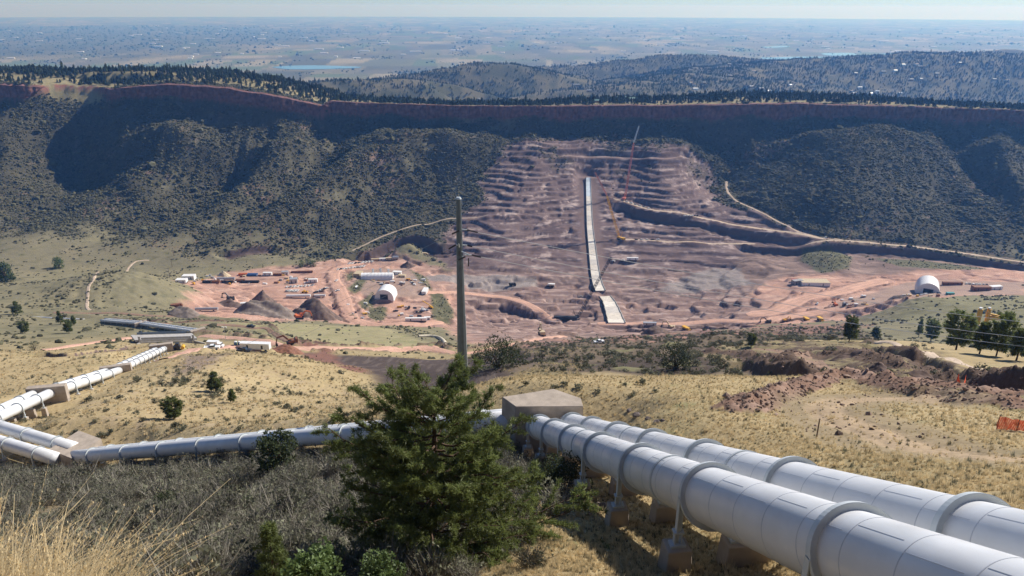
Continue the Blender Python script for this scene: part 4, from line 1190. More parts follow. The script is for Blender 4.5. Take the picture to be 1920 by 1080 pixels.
# ------------------------------------------------------------------ penstock pipes, their supports and anchor blocks
M_PIPE = simple_mat('pipe_paint', (.71, .712, .71), .3, .06, .7, .5, bump=.02)
MN = M_PIPE.node_tree                                             # faint grime streaks on the paint
_n = MN.nodes.new('ShaderNodeTexNoise'); _n.inputs['Scale'].default_value = 14; _n.inputs['Detail'].default_value = 6
_r = MN.nodes.new('ShaderNodeMapRange'); _r.inputs[1].default_value = .35; _r.inputs[2].default_value = .75; _r.inputs[3].default_value = .28; _r.inputs[4].default_value = .55
MN.links.new(_n.outputs['Fac'], _r.inputs[0]); MN.links.new(_r.outputs[0], MN.nodes['Principled BSDF'].inputs['Roughness'])
_s = MN.nodes.new('ShaderNodeTexNoise'); _s.inputs['Scale'].default_value = 2.6; _s.inputs['Detail'].default_value = 9; _s.inputs['Roughness'].default_value = .7
_m = MN.nodes.new('ShaderNodeMapRange'); _m.inputs[1].default_value = .48; _m.inputs[2].default_value = .74; _m.inputs[3].default_value = 1.0; _m.inputs[4].default_value = .80
MN.links.new(_s.outputs['Fac'], _m.inputs[0])
_b = MN.nodes['Principled BSDF'].inputs['Base Color']; _src = _b.links[0].from_socket
_v = MN.nodes.new('ShaderNodeVectorMath'); _v.operation = 'SCALE'; MN.links.new(_src, _v.inputs[0]); MN.links.new(_m.outputs[0], _v.inputs['Scale']); MN.links.new(_v.outputs[0], _b)
M_RING = simple_mat('ring_paint', (.52, .555, .56), .5, .08, 2, .4)
M_SEAM = simple_mat('weld_seam', (.50, .52, .55), .5, .05, 2, .3)
M_CONC = simple_mat('concrete', (.40, .335, .27), .9, .16, 1.2, .2, bump=.3)
M_CONC2 = simple_mat('grey_concrete', (.36, .345, .33), .9, .14, .8, .2, bump=.2)
M_STEEL = simple_mat('galvanised', (.33, .355, .345), .45, .1, 3, .4, metal=.3)
PR = 1.07

def shift(bm, o):
    bmesh.ops.translate(bm, vec=-Vector(o.location), verts=bm.verts)
def objw(name, bm, mat, parent, smooth=False):
    shift(bm, parent); return obj(name, bm, mat, parent, smooth)
def frame(A, B):
    d = (B - A).normalized(); s = Vector((d.y, -d.x, 0)).normalized(); u = s.cross(d).normalized()
    if u.z < 0: u = -u
    return d, s, u
def tube(bm, A, B, r0, r1=None, seg=24, caps=True, a0=0.0, a1=6.283185, nl=1):
    r1 = r0 if r1 is None else r1
    d, s, u = (B - A).normalized(), None, None
    s = d.cross(Vector((0, 0, 1)))
    s = Vector((1, 0, 0)) if s.length < 1e-5 else s.normalized()
    u = s.cross(d)
    full = abs(a1 - a0) > 6.28
    n = seg if full else seg + 1
    ringsv = []
    for k in range(nl + 1):
        t = k / nl; c = A.lerp(B, t); r = r0 + (r1 - r0) * t
        ringsv.append([bm.verts.new(c + s * (math.cos(a0 + (a1 - a0) * i / seg) * r) + u * (math.sin(a0 + (a1 - a0) * i / seg) * r)) for i in range(n)])
    for k in range(nl):
        for i in range(n if full else n - 1):
            j = (i + 1) % n
            bm.faces.new((ringsv[k][i], ringsv[k][j], ringsv[k + 1][j], ringsv[k + 1][i]))
    if caps and full:
        bm.faces.new(ringsv[0][::-1]); bm.faces.new(ringsv[-1])
def obox(bm, c, ax, ay, az, hx, hy, hz):
    v = []
    for sx, sy, sz in ((-1, -1, -1), (1, -1, -1), (1, 1, -1), (-1, 1, -1), (-1, -1, 1), (1, -1, 1), (1, 1, 1), (-1, 1, 1)):
        v.append(bm.verts.new(c + ax * (sx * hx) + ay * (sy * hy) + az * (sz * hz)))
    for f in ((0, 3, 2, 1), (4, 5, 6, 7), (0, 1, 5, 4), (1, 2, 6, 5), (2, 3, 7, 6), (3, 0, 4, 7)): bm.faces.new([v[i] for i in f])
def annulus(bm, c, d, s, u, ri, ro, th, seg=40):
    L4 = []
    for i in range(seg):
        a = 6.283185 * i / seg; e = s * math.cos(a) + u * math.sin(a)
        L4.append([bm.verts.new(c + e * ri - d * th), bm.verts.new(c + e * ro - d * th), bm.verts.new(c + e * ro + d * th), bm.verts.new(c + e * ri + d * th)])
    for i in range(seg):
        j = (i + 1) % seg
        for k in range(4):
            m = (k + 1) % 4
            bm.faces.new((L4[i][k], L4[i][m], L4[j][m], L4[j][k]))

UPZ = Vector((0, 0, 1))
def pipe_run(A, B, rings, label, detail=2, group=None, ped=True, pedname='', joints=()):
    """one straight length of penstock from A to B; rings = distances from A"""
    A, B = Vector(A), Vector(B)
    d, s, u = frame(A, B); Ln = (B - A).length
    hd = Vector((d.x, d.y, 0)).normalized()
    t = thing('penstock_pipe', A, 0, label, 'pipe', group)
    bm = bmesh.new(); tube(bm, A, B, PR, seg=64 if detail > 1 else 28, nl=max(int(Ln / 6), 1)); objw('shell', bm, M_PIPE, t, True)
    for k, rd in enumerate(rings):
        c = A + d * rd
        bm = bmesh.new()
        annulus(bm, c, d, s, u, PR - .02, PR + .20, .05, 56 if detail > 1 else 28)
        annulus(bm, c, d, s, u, PR + .17, PR + .205, .11, 56 if detail > 1 else 28)
        for sg in (-1, 1):                                  # straight side legs of the ring girder
            e = s * (sg * (PR + .11))
            obox(bm, c + e - UPZ * .72, s, hd, UPZ, .11, .055, .74)
            obox(bm, c + s * (sg * (PR + .205)) - UPZ * .72, s, hd, UPZ, .02, .115, .74)
        rg = objw('ring_girder', bm, M_RING, t)
        for sg in (-1, 1):
            foot = c + s * (sg * (PR + .12)) - UPZ * 1.46
            bm = bmesh.new()
            obox(bm, foot - UPZ * .04, s, hd, UPZ, .20, .16, .04)
            for q in (-1, 1):
                obox(bm, foot + s * (q * .13) - UPZ * .32, s, hd, UPZ, .022, .10, .26)
            obox(bm, foot - UPZ * .34, s, hd, UPZ, .05, .03, .26)
            obox(bm, foot - UPZ * .62, s, hd, UPZ, .30, .20, .05)
            objw('rocker_leg', bm, M_RING, t)
    for jd in joints:
        bm = bmesh.new(); c = A + d * jd; annulus(bm, c, d, s, u, PR - .01, PR + .05, .09, 56); objw('joint_band', bm, M_RING, t)
    if detail > 1:
        # girth seams of the shell plates and the short lengthwise seams between them
        k = 0; x = 1.6
        while x < Ln - 1:
            if min([abs(x - r_) for r_ in rings] + [9]) > .5:
                bm = bmesh.new(); annulus(bm, A + d * x, d, s, u, PR - .01, PR + .007, .014, 64); objw('girth_seam', bm, M_SEAM, t)
            ang = R_(62 if k % 2 else 47)
            e = s * math.cos(ang) + u * math.sin(ang); tng = -s * math.sin(ang) + u * math.cos(ang)
            bm = bmesh.new(); obox(bm, A + d * (x + .9) + e * PR, d, tng, e, .85, .008, .006); objw('plate_seam', bm, M_SEAM, t)
            x += 2.05; k += 1
    return t

def pedestals(A, B, rings, label, group, names=True, skip=()):
    A, B = Vector(A), Vector(B); d, s, u = frame(A, B); hd = Vector((d.x, d.y, 0)).normalized()
    for k, rd in enumerate(rings):
        if k in skip: continue
        c = A + d * rd
        for sg in (-1, 1):
            p = c + s * (sg * (PR + .12)) - UPZ * 2.13
            g = min(gz(p.x + a_ * .6, p.y + b_ * .6) for a_ in (-1, 1) for b_ in (-1, 1)) - .3
            h = p.z - g
            if h < .05: continue
            bm = bmesh.new()
            b0 = p - UPZ * h
            v0 = [bm.verts.new(p + s * (i * .46) + hd * (j * .42)) for i, j in ((-1, -1), (1, -1), (1, 1), (-1, 1))]
            v1 = [bm.verts.new(b0 + s * (i * .56) + hd * (j * .52)) for i, j in ((-1, -1), (1, -1), (1, 1), (-1, 1))]
            bm.faces.new(v0[::-1]); bm.faces.new(v1)
            for i in range(4): bm.faces.new((v0[i], v0[(i + 1) % 4], v1[(i + 1) % 4], v1[i]))
            bmesh.ops.recalc_face_normals(bm, faces=bm.faces)
            bmesh.ops.bevel(bm, geom=[e for e in bm.edges], offset=.03, segments=1, affect='EDGES')
            bmesh.ops.translate(bm, vec=-b0, verts=bm.verts)
            o = obj('concrete_pedestal', bm, M_CONC); o.location = b0
            o['label'] = label(k, sg); o['category'] = 'pedestal'; o['group'] = group

# --- the near pair, from beside the viewpoint down to the big anchor block
A1 = at(1003, 797, 76); B1 = at(1620, 1045, 18.0)
d1 = (B1 - A1).normalized()
A1b = A1 - d1 * 1.5; B1x = B1 + d1 * 17
hd1 = Vector((d1.x, d1.y, 0)).normalized(); off = Vector((-hd1.y, hd1.x, 0)) * 3.28
if off.x < 0: off = -off
Lr = (B1 - A1b).length
rg_ = [1.2, 5.2, 14.2, 23.2, 32.2, 41.2, 50.4, 60.0, 69.3]
ORD = ['closest to the anchor block', 'second from the anchor block', 'third from the anchor block', 'fourth from the anchor block', 'fifth from the anchor block', 'sixth from the anchor block', 'seventh from the anchor block', 'nearest the camera', 'behind the camera']
pipe_run(A1b, B1x, rg_, 'large white penstock pipe nearest the camera at lower right', 2, joints=(27.5, 46))
pipe_run(A1b + off, B1x + off, rg_, 'second large white penstock pipe behind the near one at right', 2, joints=(27.5, 46))
pedestals(A1b, B1x, rg_, lambda k, sg: 'concrete pedestal under the %s side of the near pipe, %s' % ('shaded left' if sg > 0 else 'right', ORD[k]), 'pedestals under the near pipes', skip=(0,))
pedestals(A1b + off, B1x + off, rg_, lambda k, sg: 'concrete pedestal under the %s side of the second pipe, %s' % ('left' if sg > 0 else 'right', ORD[k]), 'pedestals under the near pipes', skip=(0,))

def prism(name, top, h, mat, label, cat, skirt=0.0, thick_top=None):
    """upright block with the given outline of its top"""
    bm = bmesh.new(); c = sum((Vector(p) for p in top), Vector()) / len(top)
    a = [bm.verts.new(p) for p in top]
    b = [bm.verts.new(Vector((c.x + (p[0] - c.x) * (1 + skirt), c.y + (p[1] - c.y) * (1 + skirt), p[2] - h))) for p in top]
    bm.faces.new(a); bm.faces.new(b[::-1])
    for i in range(len(top)): bm.faces.new((a[i - 1], a[i], b[i], b[i - 1]))
    bmesh.ops.recalc_face_normals(bm, faces=bm.faces)
    bmesh.ops.bevel(bm, geom=list(bm.edges), offset=.05, segments=2, affect='EDGES')
    base = Vector((c.x, c.y, c.z - h)); bmesh.ops.translate(bm, vec=-base, verts=bm.verts)
    o = obj(name, bm, mat); o.location = base; o['label'] = label; o['category'] = cat
    return o
zt = at(967, 762.5, 74.5).z
def on_plane(px, py, z):
    d = ray(px, py); return d * (z / d.z)
blk1 = [on_plane(*p, zt) for p in ((967, 762.5), (941, 744), (1038, 728.6), (1089, 746), (1093.6, 761.7))]
prism('anchor_block', blk1, 5.4, M_CONC, 'big five-sided concrete anchor block swallowing the near pipes', 'anchor block', .03)

# --- the run left to the second block
E1 = at(985, 786, 76.5); A2 = at(133, 857, 121)
dd, ss, uu = frame(E1, A2)
back = Vector((-dd.y, dd.x, 0)).normalized() * 3.4
if back.y < 0: back = -back
L2 = (A2 - E1).length
rg2 = [x for x in np.arange(7, L2 - 2, 9.2)]
pipe_run(E1, A2, rg2, 'white pipe crossing behind the big pine to the left block', 1)
back = back * .85 - UPZ * 1.1
pipe_run(E1 + back, A2 + back, rg2, 'white pipe mostly hidden behind the one crossing behind the big pine', 1)
zt2 = A2.z + 1.35
bk_ = Vector((back.x, back.y, 0)).normalized(); al_ = Vector((dd.x, dd.y, 0)).normalized()
blk2 = []
for a_, b_ in ((-2.6, -1.4), (3.2, -1.4), (4.2, 4.6), (-1.6, 4.6)):
    q = A2 + al_ * a_ + bk_ * b_; q.z = zt2; blk2.append(q)
prism('anchor_block', blk2, 3.6, M_CONC, 'low concrete anchor block at lower left where the pipes turn', 'anchor block', .02)
S3e = at(-75, 806, 128)
S3s = at(104, 860, 119)
dd, ss, uu = frame(S3s, S3e); back = Vector((-dd.y, dd.x, 0)).normalized() * 3.3
if back.y < 0: back = -back
L3 = (S3e - S3s).length
pipe_run(S3s, S3e, list(np.arange(4, L3, 7.5)), 'white pipe leaving the frame at left, nearer of the pair', 1)
pipe_run(S3s + back, S3e + back, list(np.arange(4, L3, 7.5)), 'white pipe leaving the frame at left, farther of the pair', 1)
pedestals(S3s, S3e, list(np.arange(4, L3, 7.5)), lambda k, sg: 'small concrete pedestal under the pipes leaving the frame at left', 'pedestals under the left pipes')

# --- the climbing run on the left up to the portal by the bridge
def portal(px, py, zc, dirv, W_, H_, T_, label):
    c = at(px, py, zc); s = Vector((dirv.y, -dirv.x, 0)).normalized(); h = Vector((dirv.x, dirv.y, 0)).normalized()
    bm = bmesh.new(); obox(bm, Vector((0, 0, H_ / 2)), s, h, UPZ, W_ / 2, T_ / 2, H_ / 2)
    bmesh.ops.bevel(bm, geom=list(bm.edges), offset=.08, segments=1, affect='EDGES')
    o = obj('anchor_block', bm, M_CONC); o.location = c - UPZ * (H_ * .55); o['label'] = label; o['category'] = 'anchor block'
S4s = at(-75, 816, 132); S4e = at(92, 738, 168)
S5e = at(222, 695, 214); S6e = at(308, 654, 305)
for (a, b, nm, zc_) in ((S4s, S4e, 'lowest left climbing run', 0), (S4e, S5e, 'middle climbing run', 0), (S5e, S6e, 'farthest climbing run below the bridge', 0)):
    dd, ss, uu = frame(a, b); side = Vector((-dd.y, dd.x, 0)).normalized() * 3.3
    if side.x > 0: side = -side
    Ln = (b - a).length; rr_ = list(np.arange(3.5, Ln - 1, 8.8))
    pipe_run(a, b, rr_, 'white pipe of the %s, right hand of the pair' % nm, 1)
    pipe_run(a + side, b + side, rr_, 'white pipe of the %s, left hand of the pair' % nm, 1)
    pedestals(a, b, rr_, lambda k, sg, nm=nm: 'small concrete pedestal under the right pipe of the %s' % nm, 'pedestals under the %s' % nm)
    pedestals(a + side, b + side, rr_, lambda k, sg, nm=nm: 'small concrete pedestal under the left pipe of the %s' % nm, 'pedestals under the left pipe of the %s' % nm)
portal(90, 738, 169, (S5e - S4e), 8.2, 4.4, 1.6, 'concrete anchor block around the left pipes, nearer of the two')
portal(218, 695, 215, (S6e - S5e), 8.2, 3.9, 1.5, 'concrete anchor block around the left pipes, farther of the two')
portal(303, 653, 308, (S6e - S5e), 9.0, 4.6, 2.0, 'concrete portal where the pipes enter under the bridge')
# --- the run beyond the bridge
S7s = at(365, 622, 480); S7m = at(262, 607, 560); S7e = at(190, 601, 610)
for (a, b, nm) in ((S7s, S7m, 'run beyond the bridge'), (S7m, S7e, 'last run before the field')):
    dd, ss, uu = frame(a, b); side = Vector((-dd.y, dd.x, 0)).normalized() * 3.3
    if side.y < 0: side = -side
    Ln = (b - a).length; rr_ = list(np.arange(6, Ln - 1, 12))
    pipe_run(a, b, rr_, 'far white pipe of the %s, nearer of the pair' % nm, 1)
    pipe_run(a + side, b + side, rr_, 'far white pipe of the %s, farther of the pair' % nm, 1)
S8s = at(158, 600, 640); S8e = at(60, 595, 670)
pipe_run(S8s, S8e, [10, 24, 38], 'most distant white pipe stub at the left field edge', 1)
portal(264, 608, 560, (S7m - S7s), 9, 4.2, 2.0, 'grey concrete block midway along the far pipes')
portal(372, 625, 476, (S7m - S7s), 9.5, 6.5, 3.0, 'pale concrete headwall where the far pipes emerge')
pen = at(820, 636, 545)
# curved pale culvert pipe on the slope below the road
cp = [hit(*q) for q in ((785, 632), (810, 632), (824, 635), (832, 641), (835, 648))]
cp = [p + UPZ * .7 for p in resample(cp, 2.0)]
t = thing('culvert_pipe', cp[0], 0, 'curved cream culvert pipe on the slope left of the steel pole', 'pipe')
bm = bmesh.new()
for i in range(len(cp) - 1): tube(bm, cp[i], cp[i + 1] + (cp[i + 1] - cp[i]) * .08, 1.3, seg=14, caps=i == len(cp) - 2)
M_CREAM = simple_mat('cream_pipe', (.62, .55, .42), .6, .1, 1)
objw('shell', bm, M_CREAM, t, True)
bm = bmesh.new(); d_, s_, u_ = frame(cp[-2], cp[-1]); annulus(bm, cp[-1], d_, s_, u_, 1.0, 1.6, .25, 18); objw('end_collar', bm, M_CREAM, t)

# ------------------------------------------------------------------ the steel pole and its lines
PZ = 112.0
pb = at(868, 725, PZ); ptop = at(868, 373, PZ * 1.0)
base = Vector((pb.x, pb.y, 0)); base.z = gz(base.x, base.y) - .3
ztop_ = base.y * (ptop.z / ptop.y)
t = thing('steel_pole', base, 0, 'tall grey tapered steel power pole rising behind the big pine', 'pole')
top = Vector((base.x + (ptop.x / ptop.y) * base.y - (pb.x / pb.y) * base.y, base.y, ztop_)); top.x = base.x
M_POLE = simple_mat('pole_steel', (.115, .135, .142), .5, .12, 1.5, .4, metal=.2)
bm = bmesh.new(); tube(bm, base, top, .82, .34, seg=12, nl=6); objw('shaft', bm, M_POLE, t)
bm = bmesh.new(); tube(bm, top, top + UPZ * .25, .42, .30, seg=12); objw('cap', bm, M_RING, t)
bm = bmesh.new(); tube(bm, top + UPZ * .2, top + UPZ * 1.6, .03, .015, seg=6); objw('lightning_rod', bm, M_STEEL, t)
bm = bmesh.new(); tube(bm, base + Vector((.78, -.2, .4)), base + Vector((.60, -.18, 13)), .07, seg=8); objw('conduit', bm, M_RING, t)
for hgt in np.arange(4.5, 27, 2.1):
    rr_ = .82 + (.34 - .82) * hgt / (top - base).length
    bm = bmesh.new(); tube(bm, base + Vector((-rr_ + .02, -.1, hgt)), base + Vector((-rr_ - .22, -.1, hgt)), .03, seg=6); objw('climbing_step', bm, M_STEEL, t)
M_INS = simple_mat('insulator', (.05, .045, .045), .4, .1, 3)
M_WIRE = simple_mat('wire', (.42, .42, .42), .4, .05, 1, .5, metal=.5)
def pole_pt(py):
    d = ray(868, py); return Vector((base.x, base.y, base.y * d.z / d.y))
def insulator(p0, p1):
    bm = bmesh.new(); tube(bm, p0, p1, .045, seg=6)
    for k in range(14):
        q = p0.lerp(p1, (k + 1) / 15.0); q2 = p0.lerp(p1, (k + 1.35) / 15.0); tube(bm, q, q2, .12, .06, seg=8)
    objw('insulator', bm, M_INS, t)
def bracket(p0, p1):
    bm = bmesh.new(); tube(bm, p0, p1, .12, .07, seg=8); objw('bracket_arm', bm, M_RING, t)
def zat(px, py, Y=None):
    d = ray(px, py); return d * ((Y or base.y) / d.y)
ends_l, ends_r = [], []
for (l0, l1) in (((862, 432), (847, 439)), ((855, 459), (841, 467)), ((873, 481), (858, 488))):
    a_, b_ = zat(*l0, base.y - .6), zat(*l1, base.y - 1.6); insulator(a_, b_); bracket(pole_pt(l0[1] + 1), a_); ends_l.append(b_)
for (r0, r1) in (((876, 431), (896, 436)), ((876, 460), (885, 462)), ((884, 478), (902, 482))):
    a_, b_ = zat(*r0, base.y + .2), zat(*r1, base.y + .9); insulator(a_, b_); bracket(pole_pt(r0[1] - 1), a_); ends_r.append(b_)
for x0, y0, y1 in ((861, 470, 480), (878.5, 484, 499)):
    bm = bmesh.new(); tube(bm, zat(x0, y0, base.y - .4), zat(x0, y1, base.y - .4), .09, seg=8); objw('post_insulator', bm, M_INS, t)
bracket(pole_pt(466), zat(860, 457, base.y - 1.2)); bracket(pole_pt(470), zat(880, 478, base.y - 1.6))
def wire(a, b, sag, r, label, grp, n=40):
    bm = bmesh.new(); P = []
    for i in range(n + 1):
        u_ = i / n; p = Vector(a).lerp(Vector(b), u_); p.z -= sag * 4 * u_ * (1 - u_); P.append(p)
    for i in range(n): tube(bm, P[i], P[i + 1], r, seg=5, caps=False)
    bmesh.ops.remove_doubles(bm, verts=bm.verts, dist=1e-4)
    bmesh.ops.translate(bm, vec=-Vector(a), verts=bm.verts)
    o = obj('power_line', bm, M_WIRE); o.location = a; o['label'] = label; o['category'] = 'wire'; o['group'] = grp
for k, (py, nm) in enumerate(((582, 'top'), (612, 'middle'), (628, 'lowest'))):
    wire(ends_r[k], zat(2150, py + 42, 175), 2.2, .045, '%s pale power line running right from the steel pole across the valley' % nm, 'power lines right of the pole')
for k, (py, nm) in enumerate(((812, 'top'), (845, 'middle'), (880, 'lowest'))):
    wire(ends_l[k], zat(-60, py, 96), 1.6, .016, '%s thin power line running left from the steel pole over the dry slope' % nm, 'power lines left of the pole')
# ------------------------------------------------------------------ trees and plants one can tell apart
def curve_tube(bm, P, radii, seg=6):
    prev = None
    for i, p in enumerate(P):
        d = (P[min(i + 1, len(P) - 1)] - P[max(i - 1, 0)]).normalized()
        s = d.cross(Vector((.3, .2, 1))).normalized(); u = s.cross(d)
        ring_ = [bm.verts.new(p + s * math.cos(6.283 * k / seg) * radii[i] + u * math.sin(6.283 * k / seg) * radii[i]) for k in range(seg)]
        if prev:
            for k in range(seg): bm.faces.new((prev[k], prev[(k + 1) % seg], ring_[(k + 1) % seg], ring_[k]))
        prev = ring_
    bm.faces.new(prev)

def make_pine(H, env, seed, whorls=22, per=5, subs=11, needles=22, nlen=.2, nw=.02, lean=(0, 0), trunk_r=.02, z0=.12, droop=.15):
    """trunk with limbs, and needle tufts; env(z/H, azimuth) = limb length"""
    rng = random.Random(seed); nr = np.random.RandomState(seed)
    bm = bmesh.new()
    axis = lambda t: Vector((lean[0] * t + .10 * math.sin(t * 5 + seed) * H * .08, lean[1] * t + .08 * math.cos(t * 4) * H * .05, H * t))
    curve_tube(bm, [axis(i / 12) - Vector((0, 0, .3 if i == 0 else 0)) for i in range(13)], [trunk_r * H * (1.25 - i / 12 * 1.18) for i in range(13)], 10)
    tuft_c, tuft_d = [], []
    for wv in range(whorls):
        tz = z0 + (1 - z0) * (wv + rng.uniform(-.3, .3)) / whorls
        tz = min(max(tz, z0), .985)
        for k in range(per):
            az = 6.283 * (k + rng.uniform(-.4, .4)) / per + wv * 1.3
            Ln = env(tz, az) * rng.uniform(.62, 1.12)
            if Ln < .12: Ln = .12
            if rng.random() < .10: continue
            p0 = axis(tz); out = Vector((math.cos(az), math.sin(az), 0))
            up0 = -.05 + .75 * tz ** 2 + rng.uniform(-.12, .12)
            P = []
            for i in range(7):
                t = i / 6
                P.append(p0 + out * (Ln * t) + Vector((0, 0, Ln * (up0 * t - droop * 1.4 * t * (1 - .9 * t) + .18 * t * t))) + Vector((rng.uniform(-.03, .03), rng.uniform(-.03, .03), rng.uniform(-.03, .03))) * Ln)
            r0 = max(.012 * H * .25 + .010 * Ln, .008)
            curve_tube(bm, P, [r0 * (1 - .85 * i / 6) for i in range(7)], 4)
            side = Vector((-out.y, out.x, 0))
            ns = max(int(subs * min(Ln / 2.5, 1.3)), 3)
            for j in range(ns):
                t = .22 + .78 * (j + rng.random()) / ns
                q = P[min(int(t * 6), 5)].lerp(P[min(int(t * 6) + 1, 6)], t * 6 - int(t * 6))
                sl = Ln * (.34 * (1.15 - t) + .06) * rng.uniform(.5, 1.3)
                dr = (out * rng.uniform(.4, .9) + side * rng.choice((-1, 1)) * rng.uniform(.4, 1.0) + Vector((0, 0, rng.uniform(-.1, .55)))).normalized()
                e = q + dr * sl
                if sl > .25 and nw < .04: curve_tube(bm, [q, q.lerp(e, .5) - Vector((0, 0, sl * .05)), e], [r0 * .3, r0 * .22, r0 * .1], 3)
                m = max(int(sl / .22 / (nlen / .2)), 1)
                for i in range(m + 1):
                    tuft_c.append(q.lerp(e, (i + 1) / (m + 1)) if m else e); tuft_d.append((dr + Vector((0, 0, .35))).normalized())
            tuft_c.append(P[-1]); tuft_d.append((out + Vector((0, 0, .4))).normalized())
    C_ = np.array([tuple(c) for c in tuft_c]); D_ = np.array([tuple(c) for c in tuft_d])
    n = len(C_) * needles
    c = np.repeat(C_, needles, 0); d = np.repeat(D_, needles, 0)
    dirn = nr.normal(size=(n, 3)) * .75 + d * .8; dirn /= np.linalg.norm(dirn, axis=1)[:, None]
    ln = nlen * nr.uniform(.6, 1.15, n)[:, None]
    c = c + nr.normal(size=(n, 3)) * nlen * .22
    s = np.cross(dirn, nr.normal(size=(n, 3))); s /= np.linalg.norm(s, axis=1)[:, None]
    T = np.stack([c - s * nw * .5, c + s * nw * .5, c + dirn * ln], 1)
    return bm, T

def plant_tree(name, loc, parts_bm, T, mats, label, cat, group=None, rz=0):
    t = thing(name, loc, rz, label, cat, group)
    o1 = obj('trunk', parts_bm, mats[0], t, True)
    o2 = link('crown', tri_mesh('crown', T, [mats[1]]), t)
    return t
def dup(root, loc, rz, scale, label, group=None, name=None):
    r = root.copy(); COL.objects.link(r); r.location = loc; r.rotation_euler = (0, 0, rz); r.scale = (scale,) * 3
    if label: r['label'] = label
    if group: r['group'] = group
    for ch in list(root.children):
        c = ch.copy(); COL.objects.link(c); c.parent = r
        for g in list(ch.children):
            d = g.copy(); COL.objects.link(d); d.parent = c
    return r

# the big pine
pb = at(806, 1074, 33.7); pb.z = gz(pb.x, pb.y)
def env_big(t, az):
    R = np.interp(t, [.10, .16, .25, .36, .5, .62, .75, .88, 1], [6.2, 7.6, 6.8, 4.9, 4.2, 3.9, 3.2, 2.5, 1.1])
    Lf = np.interp(t, [.10, .2, .3, .45, .6, .72, .85, 1], [3.4, 4.3, 4.2, 4.2, 4.3, 3.6, 2.4, 1.1])
    c = math.cos(az)
    base_ = lerp(Lf, R, .5 + .5 * c)
    return float(base_ * 1.08 * (1 - .25 * abs(math.sin(az))))
bigH = (1074 - 702) * 33.7 / 1386 * 1.06
bm, T = make_pine(bigH, env_big, 5, whorls=22, per=5, subs=13, needles=34, nlen=.24, nw=.038, lean=(.55, 0), trunk_r=.03, z0=.15, droop=.2)
plant_tree('pine_tree', pb, bm, T, [M_BARK, M_NEEDLE], 'big dark green pine in the centre foreground in front of the pipe', 'tree')

def env_cone(w, p=1.0, lo=.25):
    return lambda t, az: w * (1 - t) ** p * min(1, (t + .05) / lo) + .02 * w
def env_round(w):
    return lambda t, az: w * math.sqrt(max(1 - ((t - .55) / .5) ** 2, .02))
MID = []
for sd_, en in ((11, env_cone(2.6, .8)), (12, env_round(2.7)), (13, env_cone(2.9, .6, .4))):
    MID.append(make_pine(8.0, en, sd_, whorls=11, per=5, subs=7, needles=12, nlen=.66, nw=.2, trunk_r=.02, z0=.2, droop=.12))
mid_me = []
for i, (bm, T) in enumerate(MID):
    a_ = bpy.data.meshes.new('trunk'); bm.to_mesh(a_); bm.free(); a_.materials.append(M_BARK)
    mid_me.append((a_, tri_mesh('crown', T, [M_NEEDLE])))
def mid_pine(px, py, hpx, kind, label, rmin=1.5, wide=1.0, zc=None):
    p = at(px, py, zc) if zc else hit(px, py, rmin)
    p.z = gz(p.x, p.y) - .1
    zc_ = p.y * CP - p.z * SP
    s = hpx * zc_ / FPX / 8.0 * 1.22
    t = thing('pine_tree', p, random.uniform(0, 6.28), label, 'tree'); t.scale = (s * wide, s * wide, s)
    link('trunk', mid_me[kind][0], t); link('crown', mid_me[kind][1], t)
    return t
for a_ in [(405, 736, 36, 0, 'lone dark pine on the golden slope, largest of three', 60, 1.2), (437, 755, 23, 2, 'smallest lone pine on the golden slope', 60, 1.0), (327, 786, 34, 1, 'wide dark pine on the golden slope nearest the left pipes', 60, 1.3),
           (33, 590, 22, 0, 'dark pine at the left edge above the far pipe stub', 60, 1.2), (114, 608, 22, 0, 'slim dark pine beside the far pipe at left', 60, .9), (139, 610, 16, 2, 'small dark pine by the joint of the far pipe', 60, .9), (130, 625, 20, 1, 'round dark pine just below the far pipe', 60, 1.0), (47, 625, 18, 1, 'bushy dark pine at the left scrub edge', 60, 1.2),
           (1310, 638, 0, 0, '', 0, 0)][:-1]:
    mid_pine(*a_)
for a_ in [(1592, 640, 38, 1, 'pine at the far left of the right hand pine group', 200, .9), (1640, 636, 20, 2, 'small bushy pine between the group and the lone pine', 200, 1.3), (1722, 632, 30, 0, 'thin half bare pine on the right skyline', 200, .6), (1745, 640, 32, 1, 'round pine on the right skyline beside the thin one', 200, 1.0), (1792, 656, 58, 1, 'largest dark pine of the right hand group', 130, 1.05), (1836, 664, 52, 2, 'dark pine right of the largest in the right hand group', 130, 1.0), (1868, 668, 66, 1, 'tall dark pine near the yellow plant', 130, .8), (1905, 676, 52, 2, 'dark pine at the right edge of the frame', 130, 1.1), (1926, 670, 56, 0, 'dark pine cut off by the right frame edge', 130, 1.0),
           (1408, 650, 20, 1, 'small lone pine on the mid ground rise', 200, 1.0)]:
    mid_pine(*a_)

